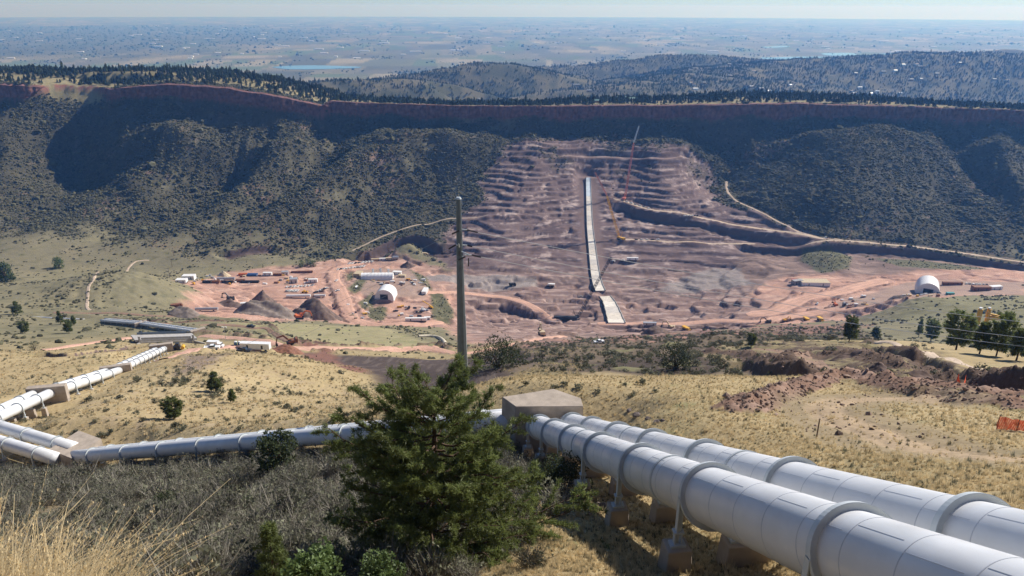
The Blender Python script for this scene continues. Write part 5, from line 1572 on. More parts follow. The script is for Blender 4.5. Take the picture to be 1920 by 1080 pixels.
def make_juniper(H, W, seed, n=2600, size=.22, mat=None):
    rng = np.random.RandomState(seed); k = 46
    z = rng.uniform(.08, .97, k) * H; rr_ = W * .5 * np.sqrt(np.clip(1 - ((z / H - .42) / .6) ** 2, .03, 1)) * rng.uniform(.35, .95, k)
    a = rng.uniform(0, 6.28, k)
    cen = np.stack([np.cos(a) * rr_, np.sin(a) * rr_, z], -1)
    T = leaf_cloud(rng, n, size, cen, rng.uniform(.14, .26, k) * W * .8)
    bm = bmesh.new()
    for i in range(0, k, 3):
        curve_tube(bm, [Vector((0, 0, -.2)), Vector((cen[i][0] * .3, cen[i][1] * .3, cen[i][2] * .5)), Vector(cen[i])], [.05 * H * .5, .03 * H * .5, .01], 5)
    return bm, T
def juniper(px, py, wpx, hpx, seed, label, mat, zc=None, rmin=10, name='juniper_bush', n=2600, size=.2):
    p = at(px, py, zc) if zc else hit(px, py, rmin)
    p.z = gz(p.x, p.y)
    k = (p.y * CP - p.z * SP) / FPX
    bm, T = make_juniper(hpx * k * 1.05, wpx * k, seed, n, size * max(hpx * k, 1) / 4)
    plant_tree(name, p, bm, T, [M_BARK, mat], label, 'bush')
juniper(525, 893, 82, 92, 21, 'rounded dark juniper beside the crossing pipe left of the big pine', M_JUNI, n=3600, size=.19)
juniper(316, 972, 48, 54, 22, 'dark green bush in the middle of the grey brush slope', M_JUNI)
juniper(467, 958, 34, 30, 23, 'small green bush in the brush right of the dark one', M_GREENLEAF)
juniper(1052, 925, 108, 66, 24, 'dark juniper under the near pipe right of the big pine', M_JUNI, n=4200, size=.2)
juniper(934, 708, 96, 52, 25, 'wide dark bush right of the steel pole base', M_JUNI, zc=170, n=3200)
juniper(1266, 698, 66, 46, 26, 'dark round bush beyond the grass crest', M_JUNI, zc=165)
juniper(418, 828, 42, 20, 27, 'low dark bush behind the crossing pipe', M_JUNI, n=1500)
juniper(66, 657, 20, 16, 28, 'small round bush by the left dirt road', M_JUNI, n=900)
juniper(590, 1128, 112, 104, 29, 'bright green young pine at the bottom edge left of the big pine', M_NEEDLE2, n=3800, size=.26)
juniper(712, 1124, 92, 88, 30, 'bright green bush at the foot of the big pine', M_NEEDLE2, n=3200, size=.26)
juniper(12, 528, 34, 34, 31, 'round green cottonwood at the left edge of the valley', M_GREENLEAF, name='cottonwood_tree', n=1500, size=.3)
juniper(111, 503, 22, 20, 32, 'round green cottonwood standing alone in the valley grass', M_GREENLEAF, name='cottonwood_tree', n=1200, size=.3)
for i, (px, py) in enumerate(((566, 500), (577, 497), (588, 500))):
    juniper(px, py, 14, 11, 33 + i, ['pale green willow left of three at the edge of the works', 'middle pale green willow at the edge of the works', 'pale green willow right of three at the edge of the works'][i], M_GREENLEAF, name='willow_bush', n=500, size=.4)
bm, T = make_pine(3.0, env_cone(.75, .7, .2), 41, whorls=14, per=5, subs=5, needles=14, nlen=.2, nw=.03, trunk_r=.018, z0=.12)
p = hit(520, 1112); plant_tree('pine_tree', p, bm, T, [M_BARK, M_NEEDLE], 'slim dark young pine at the bottom edge in the brush', 'tree')

# single shrubs on the golden slope and the crest
sage_me = [leafy_shrub('shrub', M_SAGE, 51 + i) for i in range(4)]
SHR = [(168, 750, 16), (200, 772, 12), (222, 748, 16), (256, 776, 13), (270, 790, 14), (288, 756, 14), (330, 800, 22), (342, 806, 20), (425, 790, 12), (415, 750, 10), (310, 735, 12), (180, 790, 12), (246, 735, 10), (520, 760, 16), (535, 766, 20), (552, 772, 18), (565, 768, 14), (575, 782, 13), (600, 756, 13), (500, 782, 14), (466, 772, 10), (640, 700, 14),
       (1205, 722, 24), (1086, 728, 20), (1060, 722, 16), (1040, 728, 14), (1170, 722, 12), (1120, 736, 14), (985, 722, 14), (1185, 742, 16), (1230, 735, 14), (360, 770, 9), (385, 790, 12), (450, 805, 14), (140, 812, 14), (190, 820, 20), (210, 812, 16)]
for i, (px, py, wpx) in enumerate(SHR):
    p = hit(px, py, 40); k = (p.y * CP - p.z * SP) / FPX
    o = link('shrub', sage_me[i % 4], label='small grey green shrub dotted on the golden slope left of centre' if px < 700 else 'small grey shrub on the dry grass crest behind the big block', cat='shrub', group='shrubs on the golden slope' if px < 700 else 'shrubs on the grass crest')
    s = wpx * k * .62; o.location = p; o.scale = (s, s, s * .8); o.rotation_euler = (0, 0, i)

# ---- brush, grass
twigs = [proto(twig_shrub('twig_form', [M_TWIG, M_SAGE], 61 + i, 230, .014, 170)) for i in range(5)]
P, rng = rand_in(M_brush * (1 - .35 * sstep(.1, .5, fbm(GX / 7, GY / 7, 2, 601))), 9800, -90, 12, 15, 112, 602)
P = P[np.hypot(P[:, 0] + 3.8, P[:, 1] - 26.9) > 1.2]
for _px, _py in ((590, 1128), (712, 1124), (520, 1112)):
    _q = hit(_px, _py); P = P[np.hypot(P[:, 0] - _q.x, P[:, 1] - _q.y) > 2.2]; P = P[~((np.abs(np.arctan2(P[:, 0], P[:, 1]) - math.atan2(_q.x, _q.y)) < .05) & (P[:, 1] < _q.y))]
scatter('grey_brush', twigs, P, np.random.RandomState(3).lognormal(math.log(1.05), .3, len(P)), 'dense grey leafless brush covering the lower left slope', seed=603)
leafies = [proto(leafy_shrub('sage_form', M_SAGE, 71 + i, 160, .2)) for i in range(3)]
Ds = (RD > 100) * (RD < 420) * np.clip(.03 + .9 * sstep(.3, .6, n1 + .4 * n2), 0, 1) * (1 - M_bank) * noroad + M_mid * (RD < 700) * 1.0 * noroad
P, rng = rand_in(np.clip(Ds, 0, 1), 26000, -260, 300, 90, 560, 604)
scatter('sage_scrub', leafies, P, rng.lognormal(math.log(.75), .4, len(P)), 'low grey green scrub over the middle slopes', seed=605)
tufts = [proto(grass_tuft('tuft_form', [M_DRY, M_DRY2, M_DRY][i], 81 + i)) for i in range(3)] + [proto(grass_tuft('tuft_form', M_DRY2, 86)), proto(grass_tuft('tuft_form', M_DRY, 87)), proto(grass_tuft('tuft_form', M_SAGE, 85, 30))]
def polar_pts(n, a0, a1, r0, r1, mask, seed):
    rng = np.random.RandomState(seed); a = rng.uniform(R_(a0), R_(a1), n); r = np.exp(rng.uniform(math.log(r0), math.log(r1), n)); x, y = r * np.sin(a), r * np.cos(a)
    k = rng.uniform(0, 1, n) < gzv(x, y, mask); x, y = x[k], y[k]
    return np.stack([x, y, gzv(x, y)], -1), rng
Gm = np.clip((1 - M_loop * .85) * (1 - M_berm) * (1 - M_berm2) * (1 - M_brush) * (1 - .6 * M_rough) * noroad, 0, 1)
P, rng = polar_pts(90000, -14, 51, 11, 130, Gm, 606)
scatter('dry_grass', tufts, P, rng.lognormal(math.log(.14), .38, len(P)) * np.interp(np.hypot(P[:, 0], P[:, 1]), [10, 130], [.9, 1.5]), 'dry golden grass over the right hand slope', seed=607, tilt=.2)
wide = [proto(grass_tuft('tuft_form', [M_DRY, M_DRY2][i], 91 + i, 20, 1, .09, .6, .7)) for i in range(2)] + [proto(grass_tuft('tuft_form', M_SAGE, 95, 16, 1, .1, .6, .6))]
P, rng = polar_pts(36000, -46, 6, 85, 380, np.clip((1 - M_brush) * (1 - M_bank) * noroad * (1 - M_rough) * (.35 + .65 * sstep(-.2, .4, n2)), 0, 1), 608)
scatter('slope_grass', wide, P, rng.lognormal(math.log(.3), .3, len(P)) * np.interp(np.hypot(P[:, 0], P[:, 1]), [85, 380], [1, 2.0]), 'thin dry grass over the left hand slope', seed=609, tilt=.2)
# loose clods and stones along the turned-over ground
M_CLOD = simple_mat('clod', (.24, .17, .13), .95, .3, 2, .1, rnd=.45)
rocks = [proto(blob_mesh('stone_form', M_CLOD, 101 + i, 1, .4, .7)) for i in range(3)]
P, rng = polar_pts(26000, 2, 46, 45, 260, np.clip(M_berm * .9 + M_berm2 * .7 + M_rough * .12 + M_loop * .03, 0, 1), 610)
scatter('clods', rocks, P, rng.lognormal(math.log(.10), .42, len(P)) * np.interp(np.hypot(P[:, 0], P[:, 1]), [45, 260], [1, 1.8]), 'loose clods and stones on the turned earth', seed=611, tilt=.6)
# dark boulders beside the pipes
M_BOULD = simple_mat('boulder', (.16, .13, .115), .95, .35, 3, .1, bump=.5)
for i, (px, py, wpx) in enumerate(((1195, 780, 20), (1180, 771, 13), (1215, 786, 13), (1232, 792, 16), (1243, 789, 10), (1110, 955, 26), (1095, 948, 20), (1128, 950, 22), (1104, 966, 16))):
    p = hit(px, py, 10); k = (p.y * CP - p.z * SP) / FPX
    o = link('boulder', blob_mesh('boulder', M_BOULD, 110 + i, 2, .22, .65), label='dark angular boulder in the grass right of the pipes' if i < 5 else 'dark rock of the rubble below the near pipe pedestal', cat='rock', group='boulders right of the pipes' if i < 5 else 'rubble below the pedestal')
    s = wpx * k * .5; o.location = p; o.scale = (s, s * .8, s * .8); o.rotation_euler = (0, 0, i * 1.3)

# tall straw in the lower left corner, right at the photographer's feet
rng = np.random.RandomState(71)
T = []
def stem(base, h, az, bend, wdt, head):
    pts_ = []
    for i in range(7):
        t = i / 6
        pts_.append(np.array([base[0] + math.cos(az) * bend * h * t ** 2, base[1] + math.sin(az) * bend * h * t ** 2, base[2] + h * (t - .35 * bend * t * t)]))
    sd = np.array([math.cos(az + 1.4), math.sin(az + 1.4), 0.15])
    for i in range(6):
        w0, w1 = wdt * (1 - .8 * i / 6), wdt * (1 - .8 * (i + 1) / 6)
        T.append([pts_[i] - sd * w0, pts_[i] + sd * w0, pts_[i + 1] + sd * w1]); T.append([pts_[i] - sd * w0, pts_[i + 1] + sd * w1, pts_[i + 1] - sd * w1])
    if head:
        for k in range(12):
            c = pts_[4] + (pts_[6] - pts_[4]) * rng.uniform(0, 1.05); e = rng.normal(size=3) * .005
            T.append([c, c + e + np.array([0, 0, .014]), c - e * .5 + np.array([0, 0, .02])])
for i in range(4200):
    px, dep_ = rng.uniform(-140, 250), rng.uniform(3.0, 6.0)
    if px > 200 and rng.random() < .6: continue
    d = ray(px, 1060); x, y = d.x * dep_, d.y * dep_
    h = rng.uniform(.25, .66) * (1.15 if px < 150 else .5) * (1.25 if rng.random() < .08 else 1)
    stem((x, y, gz(x, y) - .03), h, rng.uniform(-1.2, 2.2), rng.uniform(.1, 1.0), rng.uniform(.0022, .0050), rng.random() < .3)
for px, dep_, h, az, bend in ((40, 4.2, 1.0, .2, .9), (110, 4.4, 1.05, .4, .9), (150, 4.6, .95, .1, 1.1), (60, 4.0, 1.0, 2.6, .8), (170, 5.0, 1.1, .5, .7), (190, 4.8, .85, 0, 1.3), (20, 4.5, 1.2, 1.2, .3), (130, 4.2, 1.1, 1.0, .4), (230, 5.2, .9, .3, .6), (300, 5.6, .75, 1.2, .3), (350, 6.0, .65, 1.0, .3), (260, 5.2, .8, 2.0, .5), (90, 3.8, .95, .8, .6), (210, 4.6, .9, 1.5, .3)):
    d = ray(px, 1060); x, y = d.x * dep_, d.y * dep_
    for q in range(3):
        stem((x + rng.normal() * .05, y + rng.normal() * .05, gz(x, y) - .03), 1.0 * h * rng.uniform(.85, 1.1), az + rng.normal() * .3, bend, .0055, True)
link('tall_straw', tri_mesh('tall_straw', T, [M_DRY2]), kind='stuff', label='tall pale straw grass in the lower left corner')

# orange safety netting and a stake
M_ORANGE = simple_mat('orange_net', (.85, .16, .06), .6, .15, 4, .2, transl=.3)
M_WOODP = simple_mat('weathered_wood', (.17, .12, .085), .9, .25, 6)
def net(p0, p1, h, sagv, label):
    t = thing('safety_net', p0, 0, label, 'netting')
    bm = bmesh.new(); nx, nz = 26, 12; L0 = p1 - p0
    pt_ = lambda i, j: p0 + L0 * (i / nx) + UPZ * (h * j / nz * (1 - sagv * math.sin(3.14 * i / nx)) ) + Vector((0, .08 * math.sin(i * .9 + j * .3), .05 + gz((p0 + L0 * (i / nx)).x, (p0 + L0 * (i / nx)).y) - (p0 + L0 * (i / nx)).z))
    for i in range(nx + 1): curve_tube(bm, [pt_(i, j) for j in range(0, nz + 1, 3)], [.014] * 5, 4)
    for j in range(nz + 1): curve_tube(bm, [pt_(i, j) for i in range(0, nx + 1, 2)], [.018] * 14, 4)
    objw('mesh', bm, M_ORANGE, t)
    for f in (0, .5, 1):
        q = p0 + L0 * f; q.z = gz(q.x, q.y)
        bm = bmesh.new(); tube(bm, q - UPZ * .2, q + UPZ * (h * 1.12), .022, seg=6); objw('post', bm, M_WOODP, t)
a_, b_ = hit(1868, 806), hit(1945, 812); net(a_, b_, .95, .25, 'orange safety netting fence at the right edge of the grass')
a_, b_ = hit(1793, 718), hit(1809, 717); net(a_, b_, 1.0, .1, 'small orange netting square on the far turned earth')
q = hit(1531, 820); t = thing('marker_stake', q, 0, 'thin dark marker stake standing in the right hand grass', 'stake')
bm = bmesh.new(); obox(bm, q + UPZ * .62, Vector((1, 0, 0)), Vector((0, 1, 0)), UPZ, .035, .025, .75); objw('shaft', bm, M_WOODP, t)
bm = bmesh.new(); obox(bm, q + UPZ * 1.3, Vector((1, 0, 0)), Vector((0, 1, 0)), UPZ, .04, .03, .08); objw('tip', bm, M_WALL_TAN, t)
# ------------------------------------------------------------------ the works: plant, vehicles, buildings
M_WHITE = simple_mat('white_paint', (.80, .80, .79), .4, .06, 1)
M_SILVER = simple_mat('silver_paint', (.45, .46, .48), .35, .06, 1, .5, metal=.3)
M_DARKP = simple_mat('dark_paint', (.035, .038, .045), .35, .1, 1, .5)
M_REDP = simple_mat('red_paint', (.45, .05, .035), .4, .1, 1)
M_BLUEP = simple_mat('blue_paint', (.05, .12, .28), .4, .1, 1)
M_YEL = simple_mat('yellow_paint', (.72, .40, .04), .5, .12, 1)
M_ORG = simple_mat('orange_paint', (.62, .17, .06), .5, .12, 1)
M_RUB = simple_mat('rubber', (.02, .02, .02), .9, .1, 1)
M_TARP = simple_mat('tent_fabric', (.82, .82, .82), .55, .05, .4)
M_BLK = simple_mat('black_steel', (.025, .025, .028), .5, .15, 1)
M_RUST = simple_mat('rust', (.22, .10, .06), .8, .3, 1)
M_TAN = simple_mat('tan_panel', (.52, .42, .28), .7, .1, 1)
M_TEAL = simple_mat('teal_plastic', (.04, .25, .25), .5, .1, 1)
M_PILE = simple_mat('pile_soil', (.165, .12, .10), .95, .3, .3, .05, bump=.5)
M_PILE2 = simple_mat('grey_pile_soil', (.22, .18, .155), .95, .25, .3, .05, bump=.5)
PAINT = {'white': M_WHITE, 'silver': M_SILVER, 'dark': M_DARKP, 'red': M_REDP, 'blue': M_BLUEP, 'yellow': M_YEL, 'orange': M_ORG, 'tan': M_TAN}
_mesh_cache = {}
def cached(key, fn, mat):
    """shared mesh for alike pieces"""
    k = (key, mat.name)
    if k not in _mesh_cache:
        bm = bmesh.new(); fn(bm); me = bpy.data.meshes.new(key); bm.to_mesh(me); bm.free(); me.materials.append(mat); _mesh_cache[k] = me
    return _mesh_cache[k]
def part(name, key, fn, mat, parent, loc=(0, 0, 0), rz=0):
    o = link(name, cached(key, fn, mat), parent); o.location = loc; o.rotation_euler = (0, 0, rz); return o
def V(*a): return Vector(a)
XA, YA = V(1, 0, 0), V(0, 1, 0)
def wheel(r, w_):
    return lambda bm: tube(bm, V(0, -w_ / 2, 0), V(0, w_ / 2, 0), r, seg=12)
def hexa(bm, x0, x1, y, z0, z1, tx0, tx1, ty):
    """box with an inset top"""
    v = [bm.verts.new(p) for p in ((x0, -y, z0), (x1, -y, z0), (x1, y, z0), (x0, y, z0), (tx0, -ty, z1), (tx1, -ty, z1), (tx1, ty, z1), (tx0, ty, z1))]
    for f in ((0, 3, 2, 1), (4, 5, 6, 7), (0, 1, 5, 4), (1, 2, 6, 5), (2, 3, 7, 6), (3, 0, 4, 7)): bm.faces.new([v[i] for i in f])
def ground_at(px, py, rmin=300):
    return hit(px, py, rmin)

def pickup(p, rz, col, label, group=None, kind='pickup'):
    t = thing('pickup_truck' if kind == 'pickup' else 'parked_car', p, rz, label, 'pickup truck' if kind == 'pickup' else 'car', group)
    m = PAINT[col]
    t.scale = (1.15,) * 3
    if kind == 'pickup':
        def body(bm):
            hexa(bm, -2.8, 2.8, 1.0, .45, 1.05, -2.8, 2.8, .98)
            bx(bm, -2.8, -.9, -1.0, -.88, 1.05, 1.35); bx(bm, -2.8, -.9, .88, 1.0, 1.05, 1.35); bx(bm, -2.8, -2.68, -.88, .88, 1.05, 1.35)
            hexa(bm, -.9, 1.2, .95, 1.05, 1.25, -.9, 1.2, .95); hexa(bm, -.55, .75, .78, 1.86, 1.93, -.55, .75, .78)
            hexa(bm, 1.2, 2.75, .95, 1.05, 1.2, 1.2, 2.7, .9)
        def win(bm): hexa(bm, -.88, 1.18, .94, 1.25, 1.86, -.6, .8, .8)
    else:
        def body(bm):
            hexa(bm, -2.4, 2.4, .92, .35, .95, -2.35, 2.3, .88); hexa(bm, -1.7, .9, .78, 1.52, 1.6, -1.5, .6, .72)
        def win(bm): hexa(bm, -2.2, 1.3, .86, .95, 1.52, -1.75, .95, .74)
    part('body', kind + '_body', body, m, t); part('window', kind + '_window', win, M_GLASS, t)
    for x in (-1.75, 1.75) if kind == 'pickup' else (-1.45, 1.45):
        for y in (-.9, .9): part('wheel', 'wheel_s', wheel(.42, .28), M_RUB, t, (x, y, .42))
    return t

def row(spec, words, group):
    """a row of parked vehicles, each with a label of its own"""
    n = len(spec)
    nth = ['leftmost', 'second from left', 'third from left', 'fourth from left', 'fifth from left', 'sixth from left', 'seventh from left', 'eighth from left', 'ninth from left', 'tenth from left', 'eleventh from left']
    for i, (px, py, col, kind, rz) in enumerate(spec):
        pickup(ground_at(px, py), R_(rz), col, '%s %s in %s, %s' % (col, 'pickup' if kind == 'pickup' else 'car', words, nth[i] if i < n - 1 or n == 1 else 'rightmost'), group, kind)
rnd = random.Random(9)
def autorow(x0, y0, x1, y1, n, rz, cols='white white silver dark white silver white white dark white'.split()):
    return [(x0 + (x1 - x0) * i / max(n - 1, 1), y0 + (y1 - y0) * i / max(n - 1, 1), rnd.choice(cols), rnd.choice(('pickup', 'pickup', 'car')), rz + rnd.uniform(-8, 8)) for i in range(n)]
row(autorow(538, 539, 586, 536, 8, 80), 'the back row of the left parking lot', 'parked vehicles at the left works')
row(autorow(538, 546, 558, 546, 5, 75), 'the short front row of the left parking lot', 'parked vehicles at the left works')
row(autorow(592, 549, 612, 541, 6, 50), 'the slanted row beside the loop road', 'parked vehicles at the left works')
row(autorow(634, 506, 682, 500, 10, 70), 'the lower row near the long white tent', 'parked vehicles above the white tents')
row(autorow(655, 495, 698, 491, 8, 70), 'the upper row beside the pale office cabins', 'parked vehicles above the white tents')
row(autorow(1284, 405, 1308, 405, 6, 60), 'the line at the bend of the upper haul road', 'vehicles on the upper haul road')
row(autorow(1193, 450, 1234, 450, 5, 15), 'the line on the bench road beside the yellow crane', 'vehicles on the bench road')
row(autorow(1812, 533, 1850, 535, 7, 75), 'the back row of the right hand yard', 'parked vehicles in the right hand yard')
row(autorow(1175, 379, 1216, 391, 6, -30), 'the line at the head of the upper haul road', 'vehicles at the head of the haul road')
for px, py, col, kind, rz, lb in [
    (631, 527, 'white', 'pickup', 70, 'white pickup driving up the loop road'), (633, 546, 'white', 'pickup', 30, 'white pickup turning on the loop road'), (736, 544, 'silver', 'pickup', 10, 'silver pickup alone on the grey yard by the arched tent'),
    (792, 581, 'white', 'pickup', 10, 'white pickup beside the yellow telehandler'), (742, 584, 'dark', 'pickup', 20, 'dark pickup in the lower red yard'), (1123, 643, 'white', 'pickup', 20, 'white pickup on the brown rise below the chute'), (1089, 557, 'silver', 'pickup', 0, 'silver pickup at the lower works beside the black boom'),
    (1168, 489, 'white', 'pickup', 0, 'white pickup beside the white tanker trailer'), (1150, 490, 'white', 'car', -30, 'white car left of the tanker trailer'), (1532, 570, 'white', 'pickup', 60, 'white pickup parked at the edge of the right ramp'), (398, 655, 'white', 'pickup', 10, 'white pickup in front of the box truck by the bridge'),
    (458, 660, 'dark', 'pickup', 0, 'dark pickup in front of the long white trailer'), (471, 613, 'dark', 'pickup', -10, 'dark pickup on the brown field road'), (1763, 468, 'dark', 'pickup', -10, 'dark pickup on the wide part of the haul road'), (1548, 446, 'white', 'pickup', 20, 'white pickup where the haul roads meet'), (1760, 550, 'dark', 'car', 0, 'dark car at the right corner of the big arched shed'),
    (495, 565, 'white', 'pickup', -10, 'white pickup before the small soil pile'), (575, 531, 'white', 'pickup', 30, 'white pickup left of the small green patch')]:
    pickup(ground_at(px, py), R_(rz), col, lb, None, kind)

def trailer(p, rz, L_, W_, H_, wallm, label, wheels=True, name='office_trailer', cat='trailer', roofm=None, doors=2):
    t = thing(name, p, rz, label, cat)
    z0 = .9 if wheels else .15
    bm = bmesh.new(); bx(bm, -L_ / 2, L_ / 2, -W_ / 2, W_ / 2, z0, z0 + H_); obj('body', bm, wallm, t)
    bm = bmesh.new(); bx(bm, -L_ / 2 - .1, L_ / 2 + .1, -W_ / 2 - .1, W_ / 2 + .1, z0 + H_ + .003, z0 + H_ + .16); obj('roof', bm, roofm or wallm, t)
    for i in range(doors):
        x = -L_ / 2 + L_ * (i + .5) / doors
        bm = bmesh.new(); bx(bm, x - .5, x + .5, -W_ / 2 - .05, -W_ / 2 + .05, z0 + .3, z0 + H_ * .75); obj('door', bm, M_GLASS, t)
    if wheels:
        for x in (-L_ / 2 + 1.5, -L_ / 2 + 2.7, L_ / 2 - 2): 
            for y in (-W_ / 2 + .2, W_ / 2 - .2): part('wheel', 'wheel_t', wheel(.5, .3), M_RUB, t, (x, y, .5))
    else:
        bm = bmesh.new(); bx(bm, -L_ / 2 + .2, L_ / 2 - .2, -W_ / 2 + .2, W_ / 2 - .2, -1.2, z0 - .003); obj('skid', bm, M_BLK, t)
    return t
for a_ in [((480, 656), -4, 15, 2.8, 3.0, M_WHITE, 'long white trailer parked beside the mid dirt road', True), ((780, 601), 2, 24, 3, 3.2, M_WHITE, 'long white trailer in the lower red yard', False), ((801, 600), 5, 7, 3, 3.6, M_WHITE, 'short white cabin beside the long trailer', False),
           ((705, 489), 6, 15, 3.4, 3.2, M_TAN, 'pale office cabin left of three above the tents', False), ((719, 488), 6, 12, 3.4, 3.2, M_WHITE, 'middle pale office cabin above the tents', False), ((731, 487), 6, 12, 3.4, 3.2, M_TAN, 'right pale office cabin above the tents', False),
           ((355, 524), 3, 16, 9, 6, M_WHITE, 'white shed at the left end of the works', False), ((341, 529), 3, 13, 8, 4, M_WHITE, 'low white shed left of the tall one', False), ((502, 516), 0, 12, 4, 4, M_WHITE, 'white store cabin at the back of the red yard', False), ((587, 529), 4, 12, 4, 4.4, M_WHITE, 'white cabin right of the green patch', False), ((551, 530), 10, 10, 7, 6, M_SILVER, 'grey cabin left of the green patch', False),
           ((672, 517), 80, 14, 9, 5, M_TAN, 'tan shed left of the long tent', False), ((745, 514), -8, 12, 6, 4, M_WHITE, 'white cabin right of the long tent', False), ((754, 519), -8, 10, 6, 3, M_TAN, 'low tan cabin right of the long tent', False), ((797, 549), 84, 16, 6, 4.5, M_WHITE, 'white cabin at the right edge of the grey yard', False), ((535, 516), 10, 9, 6, 5.5, M_SILVER, 'grey cube shed at the back of the red yard', False),
           ((1186, 488), 0, 17, 3, 3.4, M_WHITE, 'white tanker trailer on the red bench right of the chute', True), ((1060, 600), -3, 30, 5, 5, M_BLK, 'long black container at the foot of the black crane', False), ((1785, 534), -2, 26, 4, 4, M_RUST, 'long rusty container behind the arched shed', False), ((1838, 545), 0, 22, 8, 6, M_RUST, 'rusty open bin in the right hand yard', False), ((1866, 543), 10, 16, 6, 5, M_WHITE, 'white plant cabin in the right hand yard', False), ((1781, 553), 0, 9, 4, 3, M_TEAL, 'teal store box right of the arched shed', False),
           ((1526, 533), -2, 38, 16, 5, M_WHITE, 'flat tan roofed site office above the right ramp', False), ((1494, 533), 15, 14, 7, 6, M_ROOF_GREY, 'grey store shed left of the tan roofed office', False), ((1218, 610), -3, 16, 4, 3, M_SILVER, 'grey flat trailer below the chute foot', True), ((387, 598), 8, 0, 0, 0, None, '', False)][:-1]:
    p = ground_at(*a_[0]); trailer(p, R_(a_[1]), a_[2], a_[3], a_[4], a_[5], a_[6], a_[7], 'office_cabin' if not a_[7] else 'trailer', 'cabin' if not a_[7] else 'trailer', M_TAN if 'tan roofed site' in a_[6] else None)

def tank(p, rz, L_, r, m, label):
    t = thing('storage_tank', p, rz, label, 'tank')
    bm = bmesh.new(); tube(bm, V(-L_ / 2, 0, r + .8), V(L_ / 2, 0, r + .8), r, seg=16); obj('vessel', bm, m, t, False)
    for x in (-L_ * .3, L_ * .3):
        bm = bmesh.new(); bx(bm, x - .3, x + .3, -r * .8, r * .8, -.6, .8); obj('cradle', bm, M_BLK, t)
tank(ground_at(424, 526), R_(2), 24, 2.0, M_SILVER, 'long grey tank lying in the red yard'); tank(ground_at(560, 558), R_(3), 30, 1.7, M_WHITE, 'long white tank below the left parking lot'); tank(ground_at(600, 557), R_(3), 14, 1.4, M_WHITE, 'short white tank right of the long one'); tank(ground_at(742, 486), R_(5), 9, 2.2, M_SILVER, 'short grey tank at the end of the office cabins'); tank(ground_at(388, 583), R_(3), 24, 1.6, M_SILVER, 'silver tank on the bare red ground at lower left')

def stack(p, rz, n, L_, m, label):
    t = thing('pipe_stack', p, rz, label, 'pipe stack')
    for i in range(n):
        part('steel_pipe', 'pipe_%d' % L_, lambda bm: tube(bm, V(-L_ / 2, 0, .75), V(L_ / 2, 0, .75), .75, seg=10), m, t, (0, i * 1.55, 0))
    for i in range(n - 1):
        part('steel_pipe', 'pipe_%d' % L_, lambda bm: tube(bm, V(-L_ / 2, 0, .75), V(L_ / 2, 0, .75), .75, seg=10), m, t, (0, i * 1.55 + .78, 1.34))
for a_ in [((388, 531), 2, 4, 12, M_BLK, 'black pipe stack at the left of the red yard'), ((404, 531), 2, 4, 10, M_RUST, 'rusty pipe stack beside the black one'), ((426, 531), 0, 3, 14, M_BLK, 'black pipe stack below the grey tank'), ((449, 529), 0, 5, 12, M_RUST, 'rusty pipe stack right of the grey tank'), ((468, 531), 0, 4, 24, M_BLK, 'long black pipe stack at the centre of the red yard'),
           ((455, 517), 0, 4, 12, M_ORG, 'orange pipe stack at the back of the red yard'), ((472, 518), 0, 5, 14, M_BLUEP, 'blue grey pipe stack at the back of the red yard'), ((520, 517), 0, 3, 12, M_RUST, 'rusty pipe stack right of the white store'), ((566, 512), 4, 3, 30, M_RUST, 'long rusty pipe stack near the green willows')]:
    stack(ground_at(*a_[0]), R_(a_[1]), a_[2], a_[3], a_[4], a_[5])

def hoop(p, rz, L_, W_, H_, label, door=True, bays=8):
    """fabric hoop shed: one panel of cover for each bay"""
    t = thing('hoop_shed', p, rz, label, 'shed'); seg = 14
    prof = [(-math.cos(math.pi * i / seg) * W_ / 2, (math.sin(math.pi * i / seg) ** .8) * H_) for i in range(seg + 1)]
    for b in range(bays):
        x0, x1 = -L_ / 2 + L_ * b / bays, -L_ / 2 + L_ * (b + 1) / bays; xm = (x0 + x1) / 2
        bm = bmesh.new(); R3 = []
        for x, k in ((x0, 1.0), (xm, .975), (x1 - .04, 1.0)): R3.append([bm.verts.new((x, y * k, z * k if z > .01 else -1.5)) for y, z in prof])
        for q in range(2):
            for i in range(seg): bm.faces.new((R3[q][i], R3[q][i + 1], R3[q + 1][i + 1], R3[q + 1][i]))
        bmesh.ops.recalc_face_normals(bm, faces=bm.faces)
        obj('cover_panel', bm, M_TARP, t, True)
    for sx in (-1, 1):
        bm = bmesh.new(); x = sx * (L_ / 2 - .25)
        vs = [bm.verts.new((x, y * .99, z * .99 if z > .01 else -1.5)) for y, z in prof]; bm.faces.new(vs); obj('end_wall', bm, M_TARP, t)
    if door:
        bm = bmesh.new(); bx(bm, -L_ / 2 - .1, -L_ / 2 + .25, -W_ * .2, W_ * .2, -.5, H_ * .55); obj('door', bm, M_BLK, t)
        bm = bmesh.new(); bx(bm, -L_ / 2 - .2, -L_ / 2 + .1, -W_ * .22, W_ * .22, H_ * .55, H_ * .58); obj('door_head', bm, M_SILVER, t)
hoop(ground_at(708, 523), R_(2), 44, 16, 9, 'long white ribbed fabric tent at the left works', False, 9)
hoop(ground_at(724, 557), R_(86), 22, 25, 14, 'white arched fabric shed with dark door at the left works', True, 5)
hoop(ground_at(1738, 547), R_(63), 34, 28, 17, 'big white arched fabric shed at the right works', True, 9)

